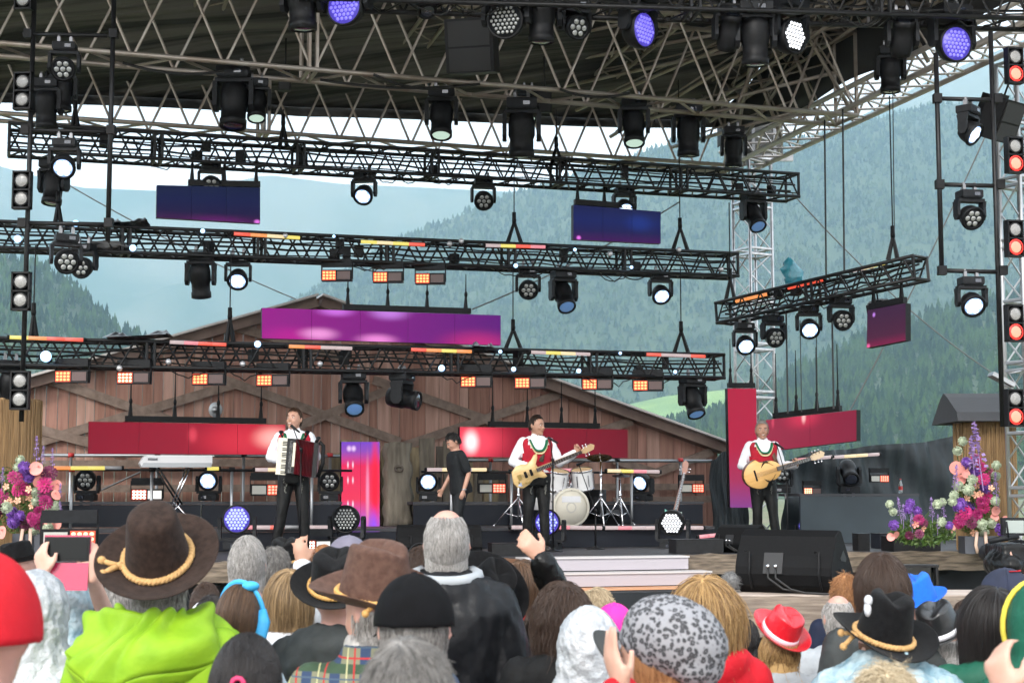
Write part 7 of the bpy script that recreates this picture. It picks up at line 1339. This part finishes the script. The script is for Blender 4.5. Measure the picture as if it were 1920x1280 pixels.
o = obj('rolled_hood', m, C['lime'], t); o.modifiers.new('s', 'SOLIDIFY').thickness = .004
# -- brown hat man with beard and plaid shirt
t, M, Ln, k = crowd('bearded man in taupe felt hat with yellow cord and plaid shirt', 702, 1140, 4.35, top=None, skin='pink', tilt=(4, 0, 48), voxel=.014)
PLD = bpy.data.materials.new('plaid_cloth'); PLD.use_nodes = True; n_ = PLD.node_tree; b_ = n_.nodes['Principled BSDF']; tc = n_.nodes.new('ShaderNodeTexCoord'); sp = n_.nodes.new('ShaderNodeSeparateXYZ'); n_.links.new(tc.outputs['Object'], sp.inputs[0]); col = None
for ax, off, wd, c in ((0, 0, .35, (.02, .04, .09)), (2, 0, .3, (.03, .06, .03)), (0, .5, .06, (.35, .02, .02)), (2, .55, .06, (.35, .02, .02)), (0, .25, .05, (.4, .38, .2)), (2, .2, .05, (.05, .08, .12))):
    a_ = n_.nodes.new('ShaderNodeMath'); a_.operation = 'MULTIPLY_ADD'; a_.inputs[1].default_value = 11; a_.inputs[2].default_value = off; n_.links.new(sp.outputs[ax], a_.inputs[0]); f_ = n_.nodes.new('ShaderNodeMath'); f_.operation = 'FRACT'; n_.links.new(a_.outputs[0], f_.inputs[0]); l_ = n_.nodes.new('ShaderNodeMath'); l_.operation = 'LESS_THAN'; l_.inputs[1].default_value = wd; n_.links.new(f_.outputs[0], l_.inputs[0])
    mx = n_.nodes.new('ShaderNodeMix'); mx.data_type = 'RGBA'; mx.inputs['A'].default_value = (.16, .16, .10, 1); mx.inputs['B'].default_value = (*c, 1); n_.links.new(l_.outputs[0], mx.inputs['Factor']); 
    if col: n_.links.new(col, mx.inputs['A'])
    col = mx.outputs['Result']
n_.links.new(col, b_.inputs['Base Color']); b_.inputs['Roughness'].default_value = .85
m = MB(); torso(m, .03, lean=Ln, bulk=1.15)
for s in (-1, 1): limb(m, [Vector((s * .185, .005, 1.40)), Vector((s * .27, .03, 1.13)), Vector((s * .25, -.06, .92))], [.08, .065, .05], 12)
finish(m, 'plaid_shirt', PLD, t, .014, 3, .007, 14, 3); m = MB(); m.path([Vector((math.cos(a) * .078, .012 + math.sin(a) * .078, 1.50 + .015 * math.sin(a))) for a in [2 * math.pi * i / 16 for i in range(16)]], .015, 7, True); obj('collar', m, C['white'], t)
strands(t, M, 'short', H['silver'], 2400, .06, 17, .0012, .3, zf=.9, zb=-.9, lift=.3, top=0)
m = MB()
for i in range(9): a = -math.pi * (.0 + i / 8); m.ell(M @ Vector((math.cos(a) * .066, -.01 + math.sin(a) * .075, -.105)), (.026, .026, .045), None, 8, 6)
finish(m, 'beard', H['silver'], t, .008, 1, .008, 60, 5)
felt_hat(t, hatM(M, 14, 10, .045, 10), F_TAN, rc=.104, hc=.165, br=.085, dent=.045, curl=.025, taper=.70, cord=(CORDY, .0065), knot=(35, ((.05, -.01), (.075, -.03))), label='taupe felt hat with yellow cord tied at the side', backup=-.03, sweep=.01)
# -- black felt hat with embroidery, blue poncho
t, M, Ln, k = crowd('person in black felt hat with gold embroidery under a clear blue poncho', 1655, 1212, 4.65, top=C['pale_blue'], skin='fair', tilt=(0, 0, 18), voxel=.015)
strands(t, M, 'long', H['chestnut'], 2600, .34, 18, .0012, .08, zb=-.6, lift=.05, top=.1); poncho(t, Ln, PLB, 5, .024, dz=.13)
ho = felt_hat(t, hatM(M, 16, -10, .045, -18), F_BK, rc=.100, hc=.165, br=.090, dent=.045, curl=.022, taper=.70, cord=(CORD, .0075), knot=(25, ((.06, .0), (.08, -.03))), label='black felt hat with rope cord and gold embroidery', backup=-.01, sweep=.014)
HM = hatM(M, 16, -10, .045, -18); q = random.Random(3); m = MB()
for i in range(16): a = R(48 + (i % 5) * 9); z = .07 + .013 * (i // 5) + q.uniform(-.003, .003); r_ = .0985 - (z - .0) * .19; c0 = HM @ Vector((math.cos(a) * r_, math.sin(a) * r_ * 1.17, z)); c1 = HM @ Vector((math.cos(a + .09) * r_, math.sin(a + .09) * r_ * 1.17, z + q.uniform(-.01, .012))); m.path([c0, c0.lerp(c1, .5) + Vector((0, 0, .004)), c1], .0022, 5)
tag(obj('embroidery', m, mat('gold_thread', (.42, .32, .08), .4, .3), ho), kind='stuff'); m = MB(); m.ell(HM @ Vector((.088, .03, .11)), (.014, .02, .03), None, 8, 6); m.ell(HM @ Vector((.092, .03, .14)), (.016, .014, .02), None, 8, 6); obj('feather_tuft', m, C['white'], ho)
# -- middle rows
t, M, Ln, k = crowd('hooded person in blue-clear rain hood holding up a phone in a pink case', 126, 1140, 5.7, top=C['white'], A=((66, 1135, .05), (84, 1078, -.28)), B=((203, 1165, .05), (172, 1082, -.25)), hA={'d': (.25, 0, 1), 'n': (-.5, -.9, 0), 'curl': .35, 'side': -1}, hB={'d': (-.1, 0, 1), 'n': (.4, -.9, 0), 'curl': .3}, voxel=.011, bulk=.9, short=True)
hood(t, M, Ln, PLB, .012, seed=8)
ph = thing('mobile_phone', 'phone in an open pink flip case held above the blue hood', 'phone', at(125, 1057, 5.78)); b = ph.location; rx = Matrix.Rotation(-.12, 3, 'X')
m = MB(); m.box(b + Vector((0, 0, .055)), (.165, .009, .088), rx); p_ = obj('phone_body', m, M_BLK, ph, True); m = MB(); m.box(b + Vector((0, -.006, .056)), (.152, .002, .076), rx); obj('display', m, mat('phone_glass', (.004, .005, .005), .3, spec=.15), p_, True)
m = MB(); m.box(b + Vector((0, -.01, -.045)), (.165, .008, .10), rx); obj('case_flap', m, mat('pink_leather', (.40, .015, .07), .35, coat=.3), ph, True); m = MB(); m.box(b + Vector((0, .006, .058)), (.172, .004, .095), rx); obj('case_back', m, MATS['pink_leather'], ph, True)
t, M, Ln, k = crowd('person in milky white rain hood between the red cap and the phone holder', 66, 1150, 4.7, top=C['white']); hood(t, M, Ln, PLW, .01, seed=2); poncho(t, Ln, PLW, 7, .014)
t, M, Ln, k = crowd('woman with smooth brown hair and knotted bright blue headband', 450, 1156, 5.15, top=C['pale_blue'], skin='fair', tilt=(0, 0, -22), bulk=.88)
strands(t, M, 'tied', H['chestnut'], 6000, .24, 21, .0013, .015, tie=(0, .085, -.10), zb=-.55, lift=.02, scale=1.04, zf=.3)
BB = mat('blue_scarf', (.03, .30, .62), .6, 0, (.05, .42, .75), 12); m = MB(); m.path([M @ Vector((.094 * math.cos(a), .0 + .06 * math.sin(a) * .3 - .02, .148 * math.sin(a) - .005)) for a in [math.pi * (-.16 + 1.32 * i / 20) for i in range(21)]], .022, 8, flat=.45); o = obj('headband', m, BB, t); m = MB(); m.path([M @ Vector(p) for p in ((-.095, 0, .045), (-.11, .01, .0), (-.108, .03, -.06), (-.10, .035, -.12), (-.085, .03, -.15))], [.018, .026, .024, .022, .006], 8, flat=.5); m.ell(M @ Vector((-.05, .01, .135)), (.035, .022, .02), None, 10, 6); obj('knot', m, BB, o)
t, M, Ln, k = crowd('woman with streaky blonde bob and one ear showing, right of the blue headband', 542, 1118, 6.1, top=C['white'], skin='pink', tilt=(0, 0, 35), bulk=.9); strands(t, M, 'bob', H['streaky'], 6500, .20, 22, .0014, .05, zb=-.6, lift=.16, scale=1.05, zf=.35)
t, M, Ln, k = crowd('man with cropped silver hair in front of the blue-glowing floor light', 463, 1052, 6.4, top=C['white'], skin='pink'); strands(t, M, 'short', H['silver'], 7000, .024, 23, .0010, .10, zb=-.7, lift=.10, scale=1.0)
t, M, Ln, k = crowd('man with dark grey curly hair just behind the cropped silver head', 515, 1064, 7.4, top=C['grey_jacket'], skin='pink'); strands(t, M, 'short', H['salt'], 4500, .035, 24, .0011, .3, zb=-.7, lift=.4)
t, M, Ln, k = crowd('person in grey hooded jacket and black felt hat, left of the taupe hat', 632, 1112, 5.2, top=C['grey_jacket'], skin='pink', hood=True, bulk=1.15, wr=.012, sleeve=1.3, soff=.03, topname='rain_jacket'); felt_hat(t, hatM(M, 25, 0, .04), F_BK, rc=.098, hc=.13, br=.075, cord=(CORDY, .005), label='black felt hat with thin cord')
t, M, Ln, k = crowd('person in faded grey-violet baseball cap left of the taupe hat', 652, 1050, 6.6, top=C['cool_grey'], skin='pink', tilt=(0, 0, 20), collar=True); ball_cap(t, hatM(M, 6, 0, .02, 0), mat('cap_greyviolet', (.17, .155, .20), .85, 0, (.13, .12, .16), 12), r=(.098, .116, .112)); strands(t, M, 'short', H['salt'], 1200, .02, 25, .0011, .2, zf=.9, zb=-.7, lift=.1, top=.1)
t, M, Ln, k = crowd('man with reddish shaved head holding his hand up beside the white strobe', 606, 1060, 7.3, top=C['white'], skin='tan', A=((582, 1108, 0), (566, 1058, -.1)), hA={'d': (.12, 0, 1), 'n': (0, -1, 0), 'curl': .12, 'side': -1, 'spread': .16}, voxel=.012); strands(t, M, 'short', H['ginger'], 1500, .012, 26, .0011, .2, zb=-.6, lift=.1)
t, M, Ln, k = crowd('small far person in black hat with cord beside the raised hand', 535, 1052, 8.8, top=C['navy'], skin='pink'); felt_hat(t, hatM(M, 15, 0, .04), F_BK, rc=.098, hc=.13, br=.08, cord=(CORD, .006), label='black felt hat with cord')
t, M, Ln, k = crowd('tall balding grey man in black rain jacket with pale hood lining', 837, 1020, 5.7, top=C['rain_black'], skin='pink', tilt=(0, 0, 4), bulk=1.2, wr=.014, wsc=10, sleeve=1.35, soff=.035, hood=True, topname='rain_jacket', voxel=.013)
strands(t, M, 'short', H['silver'], 8000, .034, 27, .0010, .07, zb=-.75, lift=.06, bald=.24, zf=.2, scale=1.0)
m = MB(); m.path([Ln @ Vector((math.cos(a) * .115, .02 + math.sin(a) * .095, 1.515 - .02 * math.sin(a))) for a in [math.pi * (-.2 + 1.4 * i / 12) for i in range(13)]], .026, 8, flat=.8); obj('hood_lining', m, C['cool_grey'], t)
t, M, Ln, k = crowd('person in quilted black leather jacket raising a bare hand, black hat tipped back', 915, 1118, 6.0, top=C['leather'], skin='warm', tilt=(0, 0, 0), A=((880, 1210, -.1), (905, 1200, -.25)), B=((1050, 1128, 0), (1014, 1046, -.1)), hB={'d': (.62, .1, .7), 'n': (.2, -1, 0), 'curl': .42, 'spread': .12, 's': 1.05, 'side': -1}, voxel=.009, sleeve=1.1, soff=.020, wr=.012, wsc=20, topname='leather_jacket')
felt_hat(t, hatM(M, 50, -14, .04, 10), F_BK, rc=.102, hc=.14, br=.085, cord=(CORDY, .005), knot=(80, ((.04, -.03), (.05, -.05))), label='black felt hat with cord and tassel', backup=-.01)
t, M, Ln, k = crowd('small far person in black hat just left of the tipped-back hat', 868, 1090, 7.2, top=C['rain_black'], skin='pink'); felt_hat(t, hatM(M, 15, 0, .04), F_BK, rc=.098, hc=.12, br=.08, cord=(CORD, .005), label='black felt hat')
t, M, Ln, k = crowd('woman with long straight brown hair left of the raised leather arm', 978, 1088, 7.6, top=C['scarlet'], skin='fair', bulk=.85); strands(t, M, 'long', H['chestnut'], 5000, .40, 28, .0017, .02, zb=-.6, lift=.03, scale=1.04)
t, M, Ln, k = crowd('woman with wavy dark brown hair and black top with buckled strap', 1056, 1150, 5.4, top=C['black_knit'], skin='pink', tilt=(0, 0, 32), bulk=.98); strands(t, M, 'long', H['darkbrown'], 6500, .24, 29, .0015, .09, wave=.28, zb=-.6, lift=.2, scale=1.05)
m = MB(); m.path([Ln @ Vector(p) for p in ((.11, -.06, 1.46), (.12, .06, 1.45), (.09, .14, 1.33), (.02, .155, 1.15), (-.05, .155, 1.0))], .018, 8, flat=.25); o = obj('bag_strap', m, MATS['cloth_leather'], t); m = MB(); m.path([Ln @ Vector((.075 + dx, .165, 1.29 + dz)) for dx, dz in ((-.02, -.025), (.02, -.025), (.02, .025), (-.02, .025))], .003, 5, True); obj('buckle', m, M_CHR, o)
t, M, Ln, k = crowd('person with short spiky blond hair in profile facing right', 1118, 1136, 7.4, top=C['khaki'], skin='tan', tilt=(0, 0, -68), bulk=.9); strands(t, M, 'short', H['pale'], 3200, .05, 30, .0016, .3, zb=-.2, lift=.55, zf=.45)
t, M, Ln, k = crowd('person completely covered by a crinkled white plastic rain hood', 1104, 1216, 4.8, top=C['white'], bulk=.95); hood(t, M, Ln, PLW, .011, sz=1.08, seed=11); poncho(t, Ln, PLW, 3, .016)
t, M, Ln, k = crowd('person in bright magenta hat hidden behind the white plastic hood', 1152, 1172, 5.9, top=C['white'], bulk=.85); ball_cap(t, M @ T_(0, 0, .01), mat('cap_magenta', (.65, .02, .30), .7), r=(.095, .112, .115), vis_len=0)
t, M, Ln, k = crowd('woman with thick golden blonde hair in red jacket behind the leopard cap', 1322, 1148, 5.1, top=C['scarlet'], skin='fair', tilt=(0, 0, -6), bulk=1.0, hood=True); strands(t, M, 'bob', H['blonde'], 7500, .25, 31, .0014, .12, wave=.10, zb=-.65, lift=.24, scale=1.12)
t, M, Ln, k = crowd('woman in sparkling red trilby with pale band and loose blonde hair', 1462, 1196, 5.9, top=C['cool_grey'], skin='fair', tilt=(0, 0, -14), bulk=.92); strands(t, M, 'long', H['blonde'], 6500, .34, 32, .0013, .12, wave=.3, zb=-.6, lift=.08, top=.15)
def sequin(n, c):
    m = mat('sequin_' + n, c, .28, 0, spec=.8); t = m.node_tree; b = t.nodes['Principled BSDF']; tc = t.nodes.new('ShaderNodeTexCoord'); v = t.nodes.new('ShaderNodeTexVoronoi'); v.inputs['Scale'].default_value = 230; v.inputs['Randomness'].default_value = .15; t.links.new(tc.outputs['Object'], v.inputs['Vector']); bp = t.nodes.new('ShaderNodeBump'); bp.inputs['Distance'].default_value = .004; bp.inputs['Strength'].default_value = 1; t.links.new(v.outputs['Color'], bp.inputs['Height']); t.links.new(bp.outputs[0], b.inputs['Normal']); return m
BAND = mat('band_pale', (.70, .60, .66), .6); felt_hat(t, hatM(M, 30, -18, .04, 20), sequin('red', (.62, .008, .02)), rc=.093, hc=.125, br=.058, dent=.035, curl=.022, taper=.80, band=(BAND, .03), label='red sequin trilby with pale band', backup=.01)
t, M, Ln, k = crowd('person with straight brown bowl of hair behind the embroidered black hat', 1655, 1098, 5.7, top=C['grey_jacket'], skin='fair', bulk=.9); strands(t, M, 'bob', H['darkbrown'], 5500, .13, 33, .0014, .07, zb=-.6, lift=.2, scale=1.14)
t, M, Ln, k = crowd('small far head with curly ginger hair beside the brown bowl of hair', 1586, 1108, 8.2, top=C['navy'], skin='pink'); strands(t, M, 'curly', H['strawberry'], 2600, .08, 34, .0018, .5, wave=.8, lift=.5)
t, M, Ln, k = crowd('bald pink-scalped man with thin grey hair left of the embroidered hat', 1572, 1152, 6.6, top=C['cool_grey'], skin='pink', tilt=(0, 0, 10)); strands(t, M, 'short', H['silver'], 1500, .02, 35, .0012, .2, bald=.3, zb=-.6, lift=.1)
t, M, Ln, k = crowd('person in bright royal blue felt hat behind the black sequin trilby', 1724, 1132, 6.9, top=C['navy'], skin='pink', tilt=(0, 0, -20)); felt_hat(t, hatM(M, 14, 8, .045), F_BLUE, rc=.10, hc=.14, br=.06, dent=.05, taper=.72, label='royal blue felt hat')
t, M, Ln, k = crowd('person in glittering black trilby with white band in a clear poncho', 1764, 1192, 5.7, top=C['white'], skin='fair', tilt=(0, 0, -8)); strands(t, M, 'short', H['silver'], 2500, .05, 36, .0013, .3, zf=.9, zb=-.9, lift=.2, top=0)
felt_hat(t, hatM(M, 22, 12, .04, -14), sequin('black', (.012, .012, .013)), rc=.097, hc=.13, br=.055, dent=.04, curl=.018, taper=.80, band=(mat('band_white', (.75, .75, .78), .6), .026), label='black sequin trilby with white band'); poncho(t, Ln, PLW, 9, .016)
t, M, Ln, k = crowd('man in navy cap with red stitching and glasses, facing left', 1884, 1108, 6.3, top=C['navy'], skin='pink', tilt=(0, 0, 78), facial=True, smile=False)
ball_cap(t, hatM(M, -2, 0, .022, 0), mat('cap_navy', (.010, .014, .032), .85, 0, (.015, .02, .045), 14), r=(.096, .114, .106), label='navy cap with red stitching'); m = MB()
for s in (-1, 1): m.path([M @ Vector((s * .033 + .024 * math.cos(a), -.108, .002 + .018 * math.sin(a))) for a in [i * .5236 for i in range(12)]], .0022, 5, True); m.path([M @ Vector((s * .056, -.105, .008)), M @ Vector((s * .084, -.02, .012)), M @ Vector((s * .082, .02, .0))], .002, 5)
obj('glasses', m, M_BLK, t); m = MB(); HM = hatM(M, -2, 0, .022); m.path([HM @ Vector((.06 * math.cos(a), .0 + .07 * math.sin(a), .092)) for a in [.2 + i * .25 for i in range(8)]], .005, 5, flat=.5); obj('stitching', m, C['scarlet'], t); strands(t, M, 'short', H['silver'], 900, .02, 37, .0012, .2, zf=.9, zb=-.7, lift=.1, top=.1)
t, M, Ln, k = crowd('woman with long straight black hair beside the green hood', 1862, 1160, 5.1, top=C['bottle'], skin='pink', tilt=(0, 0, 40), bulk=.85); strands(t, M, 'long', H['jet'], 5000, .36, 38, .0014, .03, zb=-.6, lift=.04, scale=1.02)
t, M, Ln, k = crowd('person under a dark green rain hood with yellow rim at the right edge', 1958, 1176, 4.7, top=C['bottle'], skin='pink', bulk=1.1); hood(t, M, Ln, C['bottle'], .006, sz=1.12, seed=5); m = MB(); m.path([M @ Vector((.128 * math.cos(a), -.05, .012 + .165 * math.sin(a))) for a in [math.pi * (-.25 + 1.5 * i / 20) for i in range(21)]], .016, 8, flat=.6); obj('yellow_rim', m, cloth('yellow', (.75, .62, .08)), t)
t, M, Ln, k = crowd('person in black feathered hat with gold cord at the left below the flowers', 36, 1058, 8.3, top=C['navy'], skin='pink', tilt=(0, 0, -60)); felt_hat(t, hatM(M, 6, 8, .04, 30), F_BK, rc=.098, hc=.12, br=.085, cord=(CORDY, .006), label='black hat with gold cord and white feather'); m = MB(); HM = hatM(M, 6, 8, .04, 30); m.path([HM @ Vector((.03, .12, .03)), HM @ Vector((.035, .135, .08)), HM @ Vector((.03, .12, .13))], [.012, .03, .004], 8, flat=.4); obj('feather', m, C['white'], t)
t, M, Ln, k = crowd('person with dark hair and black headset in front of the stage edge', 788, 1056, 8.4, top=C['rain_black'], skin='tan', tilt=(0, 0, -20)); strands(t, M, 'short', H['darkbrown'], 2000, .03, 39, .0016, .2); m = MB(); m.path([M @ Vector((.10 * math.cos(a), 0, .005 + .145 * math.sin(a))) for a in [math.pi * i / 12 for i in range(13)]], .008, 6); m.ell(M @ Vector((.10, 0, 0)), (.02, .035, .04), None, 8, 6); m.ell(M @ Vector((-.10, 0, 0)), (.02, .035, .04), None, 8, 6); obj('headset', m, M_BLK, t)
# cameraman with his camera
t, M, Ln, k = crowd('cameraman in black cap standing at the right edge by his camera', 1908, 1042, 8.6, top=C['rain_black'], skin='fair', tilt=(4, 0, 55), facial=True, smile=False, A=((1895, 1110, 0), (1888, 1062, -.3)), B=((1945, 1110, 0), (1925, 1070, -.25))); ball_cap(t, hatM(M, 0, 0, .022), MATS['cap_black'], r=(.096, .114, .106))
cm = thing('video_camera', 'black television camera under a rain cover at the right edge', 'camera', at(1880, 1050, 8.9)); b = cm.location
m = MB(); m.box(b + Vector((.03, 0, .02)), (.16, .34, .15)); m.ell(b + Vector((-.01, -.05, -.02)), (.10, .2, .08), None, 14, 8); finish(m, 'rain_cover', C['leather'], cm, .012, 2, .008, 22).location = -b
m = MB(); m.tube(b + Vector((.02, .17, .03)), b + Vector((.02, .36, .03)), .05, 14); obj('lens_barrel', m, M_DRK, cm, True); m = MB(); m.box(b + Vector((.05, -.05, .19)), (.13, .05, .10)); vf = obj('viewfinder', m, M_DRK, cm, True); m = MB(); m.box(b + Vector((.05, -.078, .19)), (.10, .004, .07)); obj('display', m, mat('pale_screen', (.3, .34, .32), .2), vf, True)
m = MB(); m.tube(b + Vector((-.11, -.12, .11)), b + Vector((.06, -.1, .14)), .016, 8); m.tube(b + Vector((.0, -.12, .13)), b + Vector((-.01, -.12, .22)), .006, 6); obj('pan_handle', m, M_DRK, cm, True)
m = MB(); m.tube(b + Vector((.03, 0, -.06)), Vector((b.x + .03, b.y, .7)), .045, 10)
for a in (0, 2.1, 4.2): m.tube(Vector((b.x + .03, b.y, .75)), Vector((b.x + .03 + .45 * math.cos(a), b.y + .45 * math.sin(a), GZ)), .022, 7)
obj('tripod', m, M_BLK, cm, True)
# quieter figures that fill the gaps between the rows
for (l, cx, cy, Y, tp, hr, L, ln) in (('person in white rain cape partly hidden by the brown felt hat', 228, 1112, 6.6, 'white', 'silver', .03, 0), ('person in white shirt right of the brown felt hat', 385, 1128, 7.0, 'white', 'darkbrown', .03, 0), ('short dark-haired person between the headband and the ponytail', 395, 1158, 6.2, 'pale_blue', 'jet', .03, 0), ('person with dark hair low between the leather jacket and the wavy hair', 1010, 1176, 6.6, 'black_knit', 'darkbrown', .05, 0), ('dark-haired person low behind the red trilby', 1400, 1190, 7.4, 'black_knit', 'jet', .04, 0), ('dark-haired person low behind the black trilby', 1815, 1160, 6.8, 'navy', 'darkbrown', .04, 0)):
    t, M, Ln, k = crowd(l, cx, cy, Y, top=C[tp], skin='pink'); strands(t, M, 'short', H[hr], 2200, L, int(cx), .0016, .2, zb=-.7, lift=.2)
for o in COL.objects:
    if o.name.startswith(('ground', 'festival_yard')): o.location.z = GZ
# group the crowd
for o in COL.objects:
    if o.get('category') == 'person' and o.location.y < 12: o['group'] = 'audience in front of the stage'
